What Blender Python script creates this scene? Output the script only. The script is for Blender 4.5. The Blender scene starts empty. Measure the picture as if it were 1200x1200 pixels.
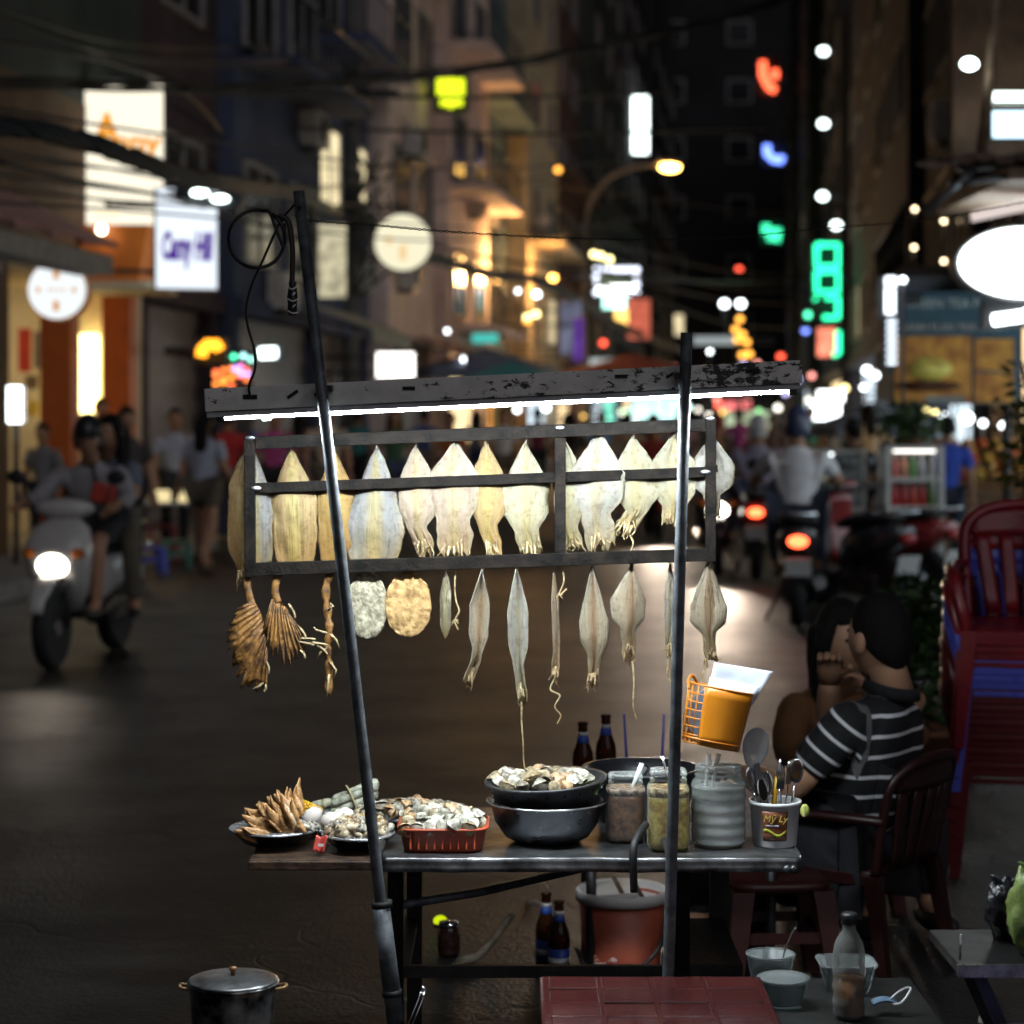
import bpy, bmesh, math, random
from mathutils import Vector, Matrix, Euler, noise as mnoise

random.seed(7)
R = math.radians
scene = bpy.context.scene
COL = scene.collection

# ------------------------------------------------------------------ camera, sky, sun, exposure
F_PX, CX, HZ, CAMZ = 2500.0, 600.0, 485.0, 1.6     # focal length in photo pixels, principal column, horizon row, eye height
cam_d = bpy.data.cameras.new('camera')
cam_d.sensor_width = 24.0; cam_d.sensor_height = 24.0; cam_d.lens = 50.0
cam_d.shift_y = -(600.0 - HZ) / 1200.0
cam_d.clip_start = 0.05; cam_d.clip_end = 1000.0
cam_d.dof.use_dof = True; cam_d.dof.focus_distance = 4.68; cam_d.dof.aperture_fstop = 2.1
cam = bpy.data.objects.new('camera', cam_d); COL.objects.link(cam)
cam.location = (0, 0, CAMZ); cam.rotation_euler = (R(90), 0, 0)
scene.camera = cam

world = bpy.data.worlds.new('World'); scene.world = world; world.use_nodes = True
wn = world.node_tree
sky = wn.nodes.new('ShaderNodeTexSky'); sky.sky_type = 'NISHITA'; sky.sun_disc = False
sky.sun_elevation = R(-3.0); sky.sun_rotation = R(200)
bg = wn.nodes['Background']; bg.inputs['Strength'].default_value = 0.1
wn.links.new(sky.outputs[0], bg.inputs['Color'])

sun_d = bpy.data.lights.new('fill_sun', 'SUN'); sun_d.energy = 0.33; sun_d.angle = R(50); sun_d.color = (.93, .92, 1)  # broad weak fill, added in place of unseen lamps behind the camera
sun = bpy.data.objects.new('fill_sun', sun_d); COL.objects.link(sun)
sun.location = (0, -10, 30); sun.rotation_euler = (R(58), 0, R(24))

scene.view_settings.view_transform = 'Standard'; scene.view_settings.look = 'None'
scene.view_settings.exposure = 0.0; scene.view_settings.gamma = 1.0
scene.view_settings.use_curve_mapping = False
scene.render.engine = 'CYCLES'
cy = scene.cycles
cy.use_denoising = True; cy.max_bounces = 7; cy.diffuse_bounces = 3; cy.glossy_bounces = 4
cy.transmission_bounces = 4; cy.transparent_max_bounces = 12; cy.sample_clamp_indirect = 4.0
cy.caustics_reflective = False; cy.caustics_refractive = False; cy.use_light_tree = True

# ------------------------------------------------------------------ helpers
def P(px, py, Y):
    """A photo pixel at a chosen distance, as a point in metres."""
    return Vector(((px - CX) * Y / F_PX, Y, CAMZ - (py - HZ) * Y / F_PX))

def W(side, Y, o, z):
    """A point by the street: distance along it, metres out from the house line, height."""
    if side == 'L': return Vector((-8 + .12 * Y + o * .993, Y - o * .119, z))
    return Vector((3 + .12 * Y - o * .993, Y + o * .119, z))

INV = {}
def thing(name, label, cat, loc=(0, 0, 0), rz=0.0, group=None, rot=None):
    o = bpy.data.objects.new(name, None); COL.objects.link(o)
    o.empty_display_size = .1
    o.location = loc; o.rotation_euler = rot if rot else (0, 0, rz)
    INV[o] = (Matrix.Translation(Vector(loc)) @ o.rotation_euler.to_matrix().to_4x4()).inverted()
    return tag(o, label, cat, group)

def tag(o, label=None, cat=None, group=None, kind=None):
    if label: o['label'] = label
    if cat: o['category'] = cat
    if group: o['group'] = group
    if kind: o['kind'] = kind
    return o

def copy_tree(o, parent=None):
    c = o.copy(); COL.objects.link(c); c.parent = parent
    for ch in list(o.children):
        copy_tree(ch, c)
    return c

class MB:
    """Collects shapes, then links them as ONE mesh object."""
    def __init__(self):
        self.v = []; self.f = []; self.s = []; self.uv = {}
    def add(self, vs, fs, smooth=False):
        n = len(self.v); self.v += [Vector(p) for p in vs]
        for q in fs: self.f.append(tuple(i + n for i in q)); self.s.append(smooth)
        return n
    def box(self, c, size, rot=None, ch=0.0):
        """Box, with edges chamfered by ch."""
        c = Vector(c); h = Vector(size) / 2; m = rot.to_3x3() if rot is not None else Matrix.Identity(3)
        if ch <= 0:
            vs = [c + m @ Vector((sx * h.x, sy * h.y, sz * h.z)) for sz in (-1, 1) for sy in (-1, 1) for sx in (-1, 1)]
            self.add(vs, [(0, 2, 3, 1), (4, 5, 7, 6), (0, 1, 5, 4), (2, 6, 7, 3), (0, 4, 6, 2), (1, 3, 7, 5)])
        else:
            bm = bmesh.new(); bmesh.ops.create_cube(bm, size=1)
            for vv in bm.verts: vv.co = Vector((vv.co.x * size[0], vv.co.y * size[1], vv.co.z * size[2]))
            bmesh.ops.bevel(bm, geom=bm.edges[:], offset=ch, segments=2, affect='EDGES', profile=.5)
            bm.verts.index_update()
            self.add([c + m @ vv.co for vv in bm.verts], [[vv.index for vv in fc.verts] for fc in bm.faces], False)
            bm.free()
        return self
    def hexa(self, pts):
        """Box from eight corners: bottom four, then top four, both in the same turn."""
        self.add(pts, [(3, 2, 1, 0), (4, 5, 6, 7), (0, 1, 5, 4), (1, 2, 6, 5), (2, 3, 7, 6), (3, 0, 4, 7)])
        return self
    def wbox(self, side, y0, y1, o0, o1, z0, z1):
        return self.hexa([W(side, y0, o0, z0), W(side, y1, o0, z0), W(side, y1, o1, z0), W(side, y0, o1, z0),
                          W(side, y0, o0, z1), W(side, y1, o0, z1), W(side, y1, o1, z1), W(side, y0, o1, z1)])
    def tube(self, pts, r, n=8, caps=True, flat=1.0):
        pts = [Vector(p) for p in pts]; k = len(pts)
        rs = r if isinstance(r, (list, tuple)) else [r] * k
        t0 = (pts[1] - pts[0]).normalized()
        ref = Vector((0, 0, 1)) if abs(t0.z) < .9 else Vector((0, 1, 0))
        a = t0.cross(ref).normalized(); vs = []
        for i in range(k):
            t = (pts[min(i + 1, k - 1)] - pts[max(i - 1, 0)])
            t = t.normalized() if t.length > 1e-9 else t0
            a = (a - t * a.dot(t))
            a = a.normalized() if a.length > 1e-6 else t.orthogonal().normalized()
            b = t.cross(a)
            for j in range(n):
                th = 2 * math.pi * j / n
                vs.append(pts[i] + (a * math.cos(th) + b * math.sin(th) * flat) * rs[i])
        fs = [(i * n + j, i * n + (j + 1) % n, (i + 1) * n + (j + 1) % n, (i + 1) * n + j) for i in range(k - 1) for j in range(n)]
        m = self.add(vs, fs, True)
        if caps:
            self.f.append(tuple(m + j for j in range(n))[::-1]); self.s.append(False)
            self.f.append(tuple(m + (k - 1) * n + j for j in range(n))); self.s.append(False)
        return self
    def lathe(self, prof, c=(0, 0, 0), n=24, sx=1.0, sy=1.0, rot=None, sup=2.0):
        """Turned shape; prof = [(radius, z)...]; sup > 2 squares the plan."""
        c = Vector(c); vs = []; m = rot.to_3x3() if rot is not None else Matrix.Identity(3)
        for (r, z) in prof:
            for j in range(n):
                th = 2 * math.pi * j / n; ct, st = math.cos(th), math.sin(th)
                k = (abs(ct) ** sup + abs(st) ** sup) ** (-1 / sup)
                vs.append(c + m @ Vector((r * ct * k * sx, r * st * k * sy, z)))
        fs = [(i * n + j, i * n + (j + 1) % n, (i + 1) * n + (j + 1) % n, (i + 1) * n + j) for i in range(len(prof) - 1) for j in range(n)]
        q = self.add(vs, fs, True)
        if prof[0][0] > 1e-4: self.f.append(tuple(q + j for j in range(n))[::-1]); self.s.append(False)
        if prof[-1][0] > 1e-4: self.f.append(tuple(q + (len(prof) - 1) * n + j for j in range(n))); self.s.append(False)
        return self
    def sphere(self, c, r, nu=16, nv=10, rot=None, fn=None):
        c = Vector(c); r = Vector((r, r, r)) if not hasattr(r, '__len__') else Vector(r)
        m = rot.to_3x3() if rot is not None else Matrix.Identity(3)
        vs = []
        for i in range(nv + 1):
            ph = math.pi * i / nv
            for j in range(nu):
                th = 2 * math.pi * j / nu
                d = Vector((math.sin(ph) * math.cos(th), math.sin(ph) * math.sin(th), math.cos(ph)))
                p = Vector((d.x * r.x, d.y * r.y, d.z * r.z))
                if fn: p = fn(d, p)
                vs.append(c + m @ p)
        fs = [(i * nu + j, (i + 1) * nu + j, (i + 1) * nu + (j + 1) % nu, i * nu + (j + 1) % nu) for i in range(nv) for j in range(nu)]
        self.add(vs, fs, True); return self
    def prism(self, pts, d):
        """A flat outline pushed along d."""
        pts = [Vector(p) for p in pts]; d = Vector(d); n = len(pts)
        self.add(pts + [p + d for p in pts], [tuple(range(n))[::-1], tuple(range(n, 2 * n))] + [(i, (i + 1) % n, n + (i + 1) % n, n + i) for i in range(n)])
        return self
    def sheet(self, fn, nu, nv, th=0.002, keep_uv=True):
        """A thick sheet: fn(u in 0..1, v in 0..1) -> point."""
        g = [[Vector(fn(i / nu, j / nv)) for j in range(nv + 1)] for i in range(nu + 1)]
        vs, uvs = [], []
        nr = [[None] * (nv + 1) for _ in range(nu + 1)]
        for i in range(nu + 1):
            for j in range(nv + 1):
                a = g[min(i + 1, nu)][j] - g[max(i - 1, 0)][j]; b = g[i][min(j + 1, nv)] - g[i][max(j - 1, 0)]
                q = a.cross(b); nr[i][j] = q.normalized() if q.length > 1e-12 else Vector((0, 1, 0))
        for s in (.5, -.5):
            for i in range(nu + 1):
                for j in range(nv + 1):
                    vs.append(g[i][j] + nr[i][j] * th * s); uvs.append((i / nu, j / nv))
        K = (nu + 1) * (nv + 1); idx = lambda i, j: i * (nv + 1) + j
        fs = []
        for i in range(nu):
            for j in range(nv):
                fs.append((idx(i, j), idx(i + 1, j), idx(i + 1, j + 1), idx(i, j + 1)))
                fs.append((K + idx(i, j), K + idx(i, j + 1), K + idx(i + 1, j + 1), K + idx(i + 1, j)))
        bd = [(i, 0) for i in range(nu)] + [(nu, j) for j in range(nv)] + [(i, nv) for i in range(nu, 0, -1)] + [(0, j) for j in range(nv, 0, -1)]
        for k in range(len(bd)):
            a = idx(*bd[k]); b = idx(*bd[(k + 1) % len(bd)])
            fs.append((a, K + a, K + b, b))
        n0 = self.add(vs, fs, True)
        for k, q in enumerate(uvs): self.uv[n0 + k] = q
        return self
    def xform(self, m):
        self.v = [m @ p for p in self.v]; return self
    def mesh(self, name, m=None):
        me = bpy.data.meshes.new(name)
        me.from_pydata([tuple(m @ p) if m else tuple(p) for p in self.v], [], self.f)
        me.polygons.foreach_set('use_smooth', self.s)
        if self.uv:
            ul = me.uv_layers.new(name='UVMap')
            for lp in me.loops: ul.data[lp.index].uv = self.uv.get(lp.vertex_index, (0, 0))
        me.update(); return me
    def build(self, name, m, parent=None, w=False, root=None):
        """w: the shapes are in world coordinates; root: the thing they belong to (default parent)."""
        inv = INV.get(root or parent) if w and (root or parent) else None
        me = self.mesh(name, inv)
        o = bpy.data.objects.new(name, me); COL.objects.link(o)
        if m is not None: me.materials.append(m)
        o.parent = parent
        if parent is not None and w: INV[o] = INV.get(root or parent)
        return o

def curve_pts(pts, n=8):
    """Catmull-Rom through points."""
    pts = [Vector(p) for p in pts]; out = []
    for i in range(len(pts) - 1):
        p0 = pts[max(i - 1, 0)]; p1 = pts[i]; p2 = pts[i + 1]; p3 = pts[min(i + 2, len(pts) - 1)]
        for k in range(n):
            t = k / n
            out.append(.5 * ((2 * p1) + (p2 - p0) * t + (2 * p0 - 5 * p1 + 4 * p2 - p3) * t * t + (3 * p1 - p0 - 3 * p2 + p3) * t ** 3))
    out.append(pts[-1]); return out

def lettering(s, name, m, parent, mw, size=.1, ext=.002, shear=0.0, align='CENTER', sx=1.0, w=True, bold=0.0):
    cu = bpy.data.curves.new('t', 'FONT'); cu.body = s; cu.size = size; cu.extrude = ext; cu.shear = shear; cu.offset = bold
    cu.align_x = align; cu.align_y = 'CENTER'; cu.resolution_u = 3
    to = bpy.data.objects.new('t', cu); COL.objects.link(to)
    me = bpy.data.meshes.new_from_object(to)
    bpy.data.objects.remove(to); bpy.data.curves.remove(cu)
    mm = mw @ Matrix.Diagonal((sx, 1, 1, 1))
    if w and parent in INV: mm = INV[parent] @ mm
    me.transform(mm); me.name = name
    o = bpy.data.objects.new(name, me); COL.objects.link(o); me.materials.clear(); me.materials.append(m); o.parent = parent
    return o

def facing(loc, rz=0.0, tilt=0.0):
    """Frame whose x is right, y is up and z points to the viewer side (-Y), turned by rz."""
    return Matrix.Translation(Vector(loc)) @ Matrix.Rotation(rz, 4, 'Z') @ Matrix.Rotation(tilt, 4, 'Y') @ Matrix.Rotation(R(90), 4, 'X')

# ------------------------------------------------------------------ materials
MATS = {}
def mat(name, col, rough=.6, metal=0.0, var=.2, scale=6.0, col2=None, bump=0.0, bscale=40.0, spec=.5, coat=0.0, sss=0.0, ramp=(.35, .65)):
    if name in MATS: return MATS[name]
    m = bpy.data.materials.new(name); m.use_nodes = True; nt = m.node_tree; N, L = nt.nodes, nt.links
    b = N['Principled BSDF']
    tc = N.new('ShaderNodeTexCoord')
    n1 = N.new('ShaderNodeTexNoise'); n1.inputs['Scale'].default_value = scale; n1.inputs['Detail'].default_value = 5; n1.inputs['Roughness'].default_value = .6
    L.new(tc.outputs['Object'], n1.inputs['Vector'])
    cr = N.new('ShaderNodeValToRGB'); cr.color_ramp.elements[0].position = ramp[0]; cr.color_ramp.elements[1].position = ramp[1]
    c1 = [max(0, x * (1 - var)) for x in col]; c2 = col2 or [min(1, x * (1 + var)) for x in col]
    cr.color_ramp.elements[0].color = (*c1, 1); cr.color_ramp.elements[1].color = (*c2, 1)
    L.new(n1.outputs['Fac'], cr.inputs['Fac']); L.new(cr.outputs['Color'], b.inputs['Base Color'])
    mr = N.new('ShaderNodeMapRange'); mr.inputs['To Min'].default_value = max(.02, rough - .12); mr.inputs['To Max'].default_value = min(1, rough + .12)
    n2 = N.new('ShaderNodeTexNoise'); n2.inputs['Scale'].default_value = scale * 2.7; n2.inputs['Detail'].default_value = 4
    L.new(tc.outputs['Object'], n2.inputs['Vector']); L.new(n2.outputs['Fac'], mr.inputs['Value']); L.new(mr.outputs[0], b.inputs['Roughness'])
    b.inputs['Metallic'].default_value = metal; b.inputs['Specular IOR Level'].default_value = spec
    b.inputs['Coat Weight'].default_value = coat
    if sss: b.inputs['Subsurface Weight'].default_value = min(1, sss); b.inputs['Subsurface Radius'].default_value = (.01, .006, .003) if sss < 1 else (.06, .055, .04); b.inputs['Subsurface Scale'].default_value = 1.0
    if bump:
        n3 = N.new('ShaderNodeTexNoise'); n3.inputs['Scale'].default_value = bscale; n3.inputs['Detail'].default_value = 5
        L.new(tc.outputs['Object'], n3.inputs['Vector'])
        bp = N.new('ShaderNodeBump'); bp.inputs['Strength'].default_value = bump; bp.inputs['Distance'].default_value = .01
        L.new(n3.outputs['Fac'], bp.inputs['Height']); L.new(bp.outputs['Normal'], b.inputs['Normal'])
    MATS[name] = m; return m

def glow(name, col, strength, var=0.0, scale=3.0):
    """Something that gives off light: a lamp, a tube, a backlit panel."""
    if name in MATS: return MATS[name]
    m = bpy.data.materials.new(name); m.use_nodes = True; nt = m.node_tree
    for n in list(nt.nodes): nt.nodes.remove(n)
    out = nt.nodes.new('ShaderNodeOutputMaterial'); e = nt.nodes.new('ShaderNodeEmission')
    e.inputs['Color'].default_value = (*col, 1); e.inputs['Strength'].default_value = strength
    if var:
        tc = nt.nodes.new('ShaderNodeTexCoord'); nz = nt.nodes.new('ShaderNodeTexNoise'); nz.inputs['Scale'].default_value = scale
        mr = nt.nodes.new('ShaderNodeMapRange'); mr.inputs['From Min'].default_value = .3; mr.inputs['From Max'].default_value = .7
        mr.inputs['To Min'].default_value = strength * (1 - var); mr.inputs['To Max'].default_value = strength * (1 + var)
        nt.links.new(tc.outputs['Object'], nz.inputs['Vector']); nt.links.new(nz.outputs['Fac'], mr.inputs['Value']); nt.links.new(mr.outputs[0], e.inputs['Strength'])
    nt.links.new(e.outputs[0], out.inputs['Surface']); MATS[name] = m; return m

def clear(name, tint=(.9, .95, .95), body=.15, rough=.08, bodycol=None, bump=0.0):
    """Thin clear plastic or glass: see-through with a gloss and a little body."""
    if name in MATS: return MATS[name]
    m = bpy.data.materials.new(name); m.use_nodes = True; nt = m.node_tree; N, L = nt.nodes, nt.links
    b = N['Principled BSDF']; out = N['Material Output']
    b.inputs['Base Color'].default_value = (*(bodycol or tint), 1); b.inputs['Roughness'].default_value = rough
    tr = N.new('ShaderNodeBsdfTransparent'); tr.inputs['Color'].default_value = (*tint, 1)
    lw = N.new('ShaderNodeLayerWeight'); lw.inputs['Blend'].default_value = .35
    nz = N.new('ShaderNodeTexNoise'); nz.inputs['Scale'].default_value = 30; nz.inputs['Detail'].default_value = 4
    tc = N.new('ShaderNodeTexCoord'); L.new(tc.outputs['Object'], nz.inputs['Vector'])
    ad = N.new('ShaderNodeMath'); ad.operation = 'MULTIPLY_ADD'; ad.inputs[1].default_value = .7; ad.inputs[2].default_value = body
    L.new(lw.outputs['Fresnel'], ad.inputs[0])
    a2 = N.new('ShaderNodeMath'); a2.operation = 'MULTIPLY_ADD'; a2.inputs[1].default_value = body * .9; a2.use_clamp = True
    L.new(nz.outputs['Fac'], a2.inputs[0]); L.new(ad.outputs[0], a2.inputs[2])
    mx = N.new('ShaderNodeMixShader'); L.new(a2.outputs[0], mx.inputs['Fac']); L.new(tr.outputs[0], mx.inputs[1]); L.new(b.outputs[0], mx.inputs[2])
    if bump:
        bp = N.new('ShaderNodeBump'); bp.inputs['Strength'].default_value = bump; bp.inputs['Distance'].default_value = .01
        L.new(nz.outputs['Fac'], bp.inputs['Height']); L.new(bp.outputs['Normal'], b.inputs['Normal'])
    L.new(mx.outputs[0], out.inputs['Surface']); MATS[name] = m; return m

def asphalt():
    """Dark worn road: aggregate relief, repair patches, thin cracks, oil stains."""
    m = mat('asphalt', (.015, .0148, .0142), .5, 0, .4, 1.3)
    nt = m.node_tree; N, L = nt.nodes, nt.links; b = N['Principled BSDF']
    tc = N.new('ShaderNodeTexCoord')
    def noise(sc, det=6, ro=.6):
        n = N.new('ShaderNodeTexNoise'); n.inputs['Scale'].default_value = sc; n.inputs['Detail'].default_value = det; n.inputs['Roughness'].default_value = ro
        L.new(tc.outputs['Object'], n.inputs['Vector']); return n
    def ramp(src, p0, p1, c0, c1):
        r = N.new('ShaderNodeValToRGB'); r.color_ramp.elements[0].position = p0; r.color_ramp.elements[1].position = p1
        r.color_ramp.elements[0].color = (c0, c0, c0, 1); r.color_ramp.elements[1].color = (c1, c1, c1, 1); L.new(src, r.inputs['Fac']); return r
    def mul(a_, b_):
        x = N.new('ShaderNodeMix'); x.data_type = 'RGBA'; x.blend_type = 'MULTIPLY'; x.inputs['Factor'].default_value = 1; L.new(a_, x.inputs['A']); L.new(b_, x.inputs['B']); return x.outputs['Result']
    warp = N.new('ShaderNodeVectorMath'); warp.operation = 'MULTIPLY_ADD'; wn_ = noise(1.1, 3); L.new(wn_.outputs['Color'], warp.inputs[0]); warp.inputs[1].default_value = (1.6, 1.6, 0); L.new(tc.outputs['Object'], warp.inputs[2])
    pv = N.new('ShaderNodeTexVoronoi'); pv.inputs['Scale'].default_value = .33; L.new(warp.outputs[0], pv.inputs['Vector'])
    sep = N.new('ShaderNodeSeparateColor'); L.new(pv.outputs['Color'], sep.inputs[0])
    cv = N.new('ShaderNodeTexVoronoi'); cv.feature = 'DISTANCE_TO_EDGE'; cv.inputs['Scale'].default_value = .8; L.new(warp.outputs[0], cv.inputs['Vector'])
    crack = ramp(cv.outputs['Distance'], .004, .014, .3, 1)
    patch = ramp(sep.outputs[0], .1, .9, .72, 1.35)
    stain = ramp(noise(.9, 5).outputs['Fac'], .38, .6, .55, 1.1)
    grit = ramp(noise(160, 2).outputs['Fac'], .4, .66, .65, 1.9)
    src = b.inputs['Base Color'].links[0].from_socket
    L.new(mul(mul(mul(mul(src, patch.outputs['Color']), stain.outputs['Color']), grit.outputs['Color']), crack.outputs['Color']), b.inputs['Base Color'])
    rr = N.new('ShaderNodeMapRange'); rr.inputs['From Min'].default_value = .3; rr.inputs['From Max'].default_value = .7; rr.inputs['To Min'].default_value = .43; rr.inputs['To Max'].default_value = .58
    L.new(noise(1.7, 6, .65).outputs['Fac'], rr.inputs['Value']); L.new(rr.outputs[0], b.inputs['Roughness'])
    vo = N.new('ShaderNodeTexVoronoi'); vo.inputs['Scale'].default_value = 70; L.new(tc.outputs['Object'], vo.inputs['Vector'])
    ad = N.new('ShaderNodeMath'); ad.operation = 'MULTIPLY_ADD'; ad.inputs[1].default_value = .35; L.new(vo.outputs['Distance'], ad.inputs[0]); L.new(noise(9, 8, .7).outputs['Fac'], ad.inputs[2])
    a2 = N.new('ShaderNodeMath'); a2.operation = 'MULTIPLY_ADD'; a2.inputs[1].default_value = .5; L.new(crack.outputs['Color'], a2.inputs[0]); L.new(ad.outputs[0], a2.inputs[2])
    bp = N.new('ShaderNodeBump'); bp.inputs['Strength'].default_value = .55; bp.inputs['Distance'].default_value = .012
    L.new(a2.outputs[0], bp.inputs['Height']); L.new(bp.outputs['Normal'], b.inputs['Normal'])
    return m
# ------------------------------------------------------------------ ground
M_ASPH = asphalt()
M_CONC = mat('pavement_concrete', (.22, .2, .18), .8, 0, .25, 3, bump=.25, bscale=30)
M_KERB = mat('kerb_stone', (.3, .29, .27), .8, 0, .25, 5, bump=.2)
b = MB()
b.add([(-250, -60, 0), (250, -60, 0), (250, 420, 0), (-250, 420, 0)], [(0, 1, 2, 3)])
tag(b.build('road', M_ASPH), 'dark worn asphalt of the busy night street', kind='structure')
for sd, wd in (('L', 1.5), ('R', 1.7)):
    b = MB().wbox(sd, -8, 165, -12, wd - .15, -.05, .125)
    tag(b.build('pavement', M_CONC), 'grey pavement along the house fronts', kind='structure')
    b = MB().wbox(sd, -8, 165, wd - .147, wd, -.05, .13)
    tag(b.build('kerb', M_KERB), 'pale stone kerb edging the pavement', kind='structure')

# ------------------------------------------------------------------ houses
M_PANE = mat('dark_pane', (.02, .022, .028), .12, 0, .2, 3, spec=.6)
M_LITP = glow('lit_pane', (1, .84, .5), 1.1, .35, 2.0)
M_LITC = glow('lit_pane_cool', (.75, .88, 1), .8, .35, 2.0)
M_FRAME = mat('window_frame', (.3, .29, .28), .5)
M_SHUT = mat('roller_shutter', (.16, .13, .13), .45, .3)
M_RAIL = mat('balcony_rail', (.06, .06, .065), .4, .7)

def house(side, y0, y1, h, wc, label, of=0.0, lit=(), floors=3.2, z0=3.9, nw=2, shop=None, balc=(), cool=False, var=.25):
    r = thing('shophouse', label, 'building', W(side, (y0 + y1) / 2, of, .125), group='narrow houses lining the street')
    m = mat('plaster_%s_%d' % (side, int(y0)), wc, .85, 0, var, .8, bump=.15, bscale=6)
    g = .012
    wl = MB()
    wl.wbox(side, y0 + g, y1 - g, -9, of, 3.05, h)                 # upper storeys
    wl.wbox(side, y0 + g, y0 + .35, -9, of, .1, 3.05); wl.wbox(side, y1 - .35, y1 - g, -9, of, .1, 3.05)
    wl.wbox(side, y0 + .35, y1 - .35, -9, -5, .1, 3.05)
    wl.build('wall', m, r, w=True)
    c = MB(); c.wbox(side, y0 + .02, y1 - .02, of + .002, of + .14, 3.05, 3.3); c.build('cornice', m, r, w=True)
    if shop is None:
        n = 14; zz = .14
        s = MB()
        for k in range(n):
            d = .03 if k % 2 else 0
            s.wbox(side, y0 + .352, y1 - .352, of - .3, of - .22 + d, zz + k * .207, zz + (k + 1) * .207)
        s.build('shutter', M_SHUT, r, w=True)
    else:
        s = MB(); s.wbox(side, y0 + .352, y1 - .352, of - .5, of - .42, .9, 2.9); s.build('shop_window', shop, r, w=True)
        s = MB(); s.wbox(side, y0 + .352, y1 - .352, of - .5, of - .3, .13, .9); s.build('shop_plinth', M_SHUT, r, w=True)
    # upper windows, each with frame and pane
    L_ = y1 - y0; i = 0; z = z0
    while z + 1.6 < h and i < 7:
        for k in range(nw):
            a = y0 + L_ * (k + .5) / nw; hw = min(1.0, L_ / nw * .36)
            f = MB(); t = .07
            f.wbox(side, a - hw, a + hw, of - .02, of + .06, z - t, z); f.wbox(side, a - hw, a + hw, of - .02, of + .06, z + 1.4, z + 1.4 + t)
            f.wbox(side, a - hw, a - hw + t, of - .02, of + .06, z, z + 1.4); f.wbox(side, a + hw - t, a + hw, of - .02, of + .06, z, z + 1.4)
            f.wbox(side, a - .03, a + .03, of - .02, of + .05, z, z + 1.4)
            wo = f.build('window', M_FRAME, r, w=True)
            p = MB(); p.wbox(side, a - hw + t, a + hw - t, of - .03, of + .02, z, z + 1.4)
            p.build('pane', (M_LITC if cool else M_LITP) if (i, k) in lit else M_PANE, wo, w=True, root=r)
        if i in balc:
            s = MB(); s.wbox(side, y0 + .2, y1 - .2, of + .002, of + .95, z - .42, z - .27); s.build('balcony', m, r, w=True)
            q = MB()
            q.tube([W(side, y0 + .25, of + .9, z + .6), W(side, y1 - .25, of + .9, z + .6)], .025, 6)
            q.tube([W(side, y0 + .25, of + .9, z - .2), W(side, y1 - .25, of + .9, z - .2)], .018, 6)
            nb = int(L_ / .45)
            for kk in range(nb + 1):
                yy = y0 + .25 + (L_ - .5) * kk / nb
                q.tube([W(side, yy, of + .9, z - .27), W(side, yy, of + .9, z + .6)], .014, 5)
            q.build('balcony_rail', M_RAIL, r, w=True)
        z += floors; i += 1
    return r

M_SHOPW = glow('shop_warm', (1, .72, .38), 1.8, .5, 2.5)
M_SHOPC = glow('shop_cool', (.75, .9, 1), 1.4, .5, 2.5)
M_SHOPO = glow('shop_orange', (1, .4, .08), 1.2, .5, 2.5)
# left side, near to far
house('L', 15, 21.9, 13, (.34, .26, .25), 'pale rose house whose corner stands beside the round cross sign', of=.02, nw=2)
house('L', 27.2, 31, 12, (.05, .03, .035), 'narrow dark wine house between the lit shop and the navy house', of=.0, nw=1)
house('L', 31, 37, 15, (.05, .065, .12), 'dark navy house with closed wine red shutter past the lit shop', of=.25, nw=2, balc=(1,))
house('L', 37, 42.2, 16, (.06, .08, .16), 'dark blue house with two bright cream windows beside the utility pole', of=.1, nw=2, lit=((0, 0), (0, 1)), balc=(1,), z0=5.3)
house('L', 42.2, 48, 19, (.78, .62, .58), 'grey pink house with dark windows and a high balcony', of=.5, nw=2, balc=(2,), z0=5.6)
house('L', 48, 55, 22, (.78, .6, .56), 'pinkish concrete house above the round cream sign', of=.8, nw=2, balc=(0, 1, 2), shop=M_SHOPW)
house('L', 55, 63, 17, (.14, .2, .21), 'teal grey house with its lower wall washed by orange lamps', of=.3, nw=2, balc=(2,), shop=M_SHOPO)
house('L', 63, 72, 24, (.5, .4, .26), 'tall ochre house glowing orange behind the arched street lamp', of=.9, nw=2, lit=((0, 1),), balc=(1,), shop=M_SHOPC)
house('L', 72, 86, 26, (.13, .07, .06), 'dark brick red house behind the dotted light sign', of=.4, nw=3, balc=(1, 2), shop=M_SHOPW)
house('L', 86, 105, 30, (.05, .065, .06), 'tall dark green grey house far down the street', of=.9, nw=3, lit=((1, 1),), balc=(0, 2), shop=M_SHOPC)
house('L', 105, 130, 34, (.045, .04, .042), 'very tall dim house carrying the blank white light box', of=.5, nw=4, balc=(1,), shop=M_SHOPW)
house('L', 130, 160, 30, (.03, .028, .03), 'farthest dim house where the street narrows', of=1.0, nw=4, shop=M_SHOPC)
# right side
house('R', 12, 21, 9, (.16, .11, .09), 'rust stained house behind the oval white sign', of=-.3, nw=2, shop=M_SHOPC)  # shop window out of view, lit up to brighten the right side
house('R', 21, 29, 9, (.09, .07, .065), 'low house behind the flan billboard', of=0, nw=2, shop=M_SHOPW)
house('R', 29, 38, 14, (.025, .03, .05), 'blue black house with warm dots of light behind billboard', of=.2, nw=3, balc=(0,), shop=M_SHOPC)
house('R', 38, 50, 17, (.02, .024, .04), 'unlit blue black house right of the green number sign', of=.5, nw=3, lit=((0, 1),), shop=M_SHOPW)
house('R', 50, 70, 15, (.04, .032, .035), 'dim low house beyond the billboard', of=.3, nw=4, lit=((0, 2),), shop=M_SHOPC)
house('R', 70, 94, 28, (.018, .022, .028), 'dark tower beside the green number sign', of=.6, nw=4, balc=(1,), shop=M_SHOPW)
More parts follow.
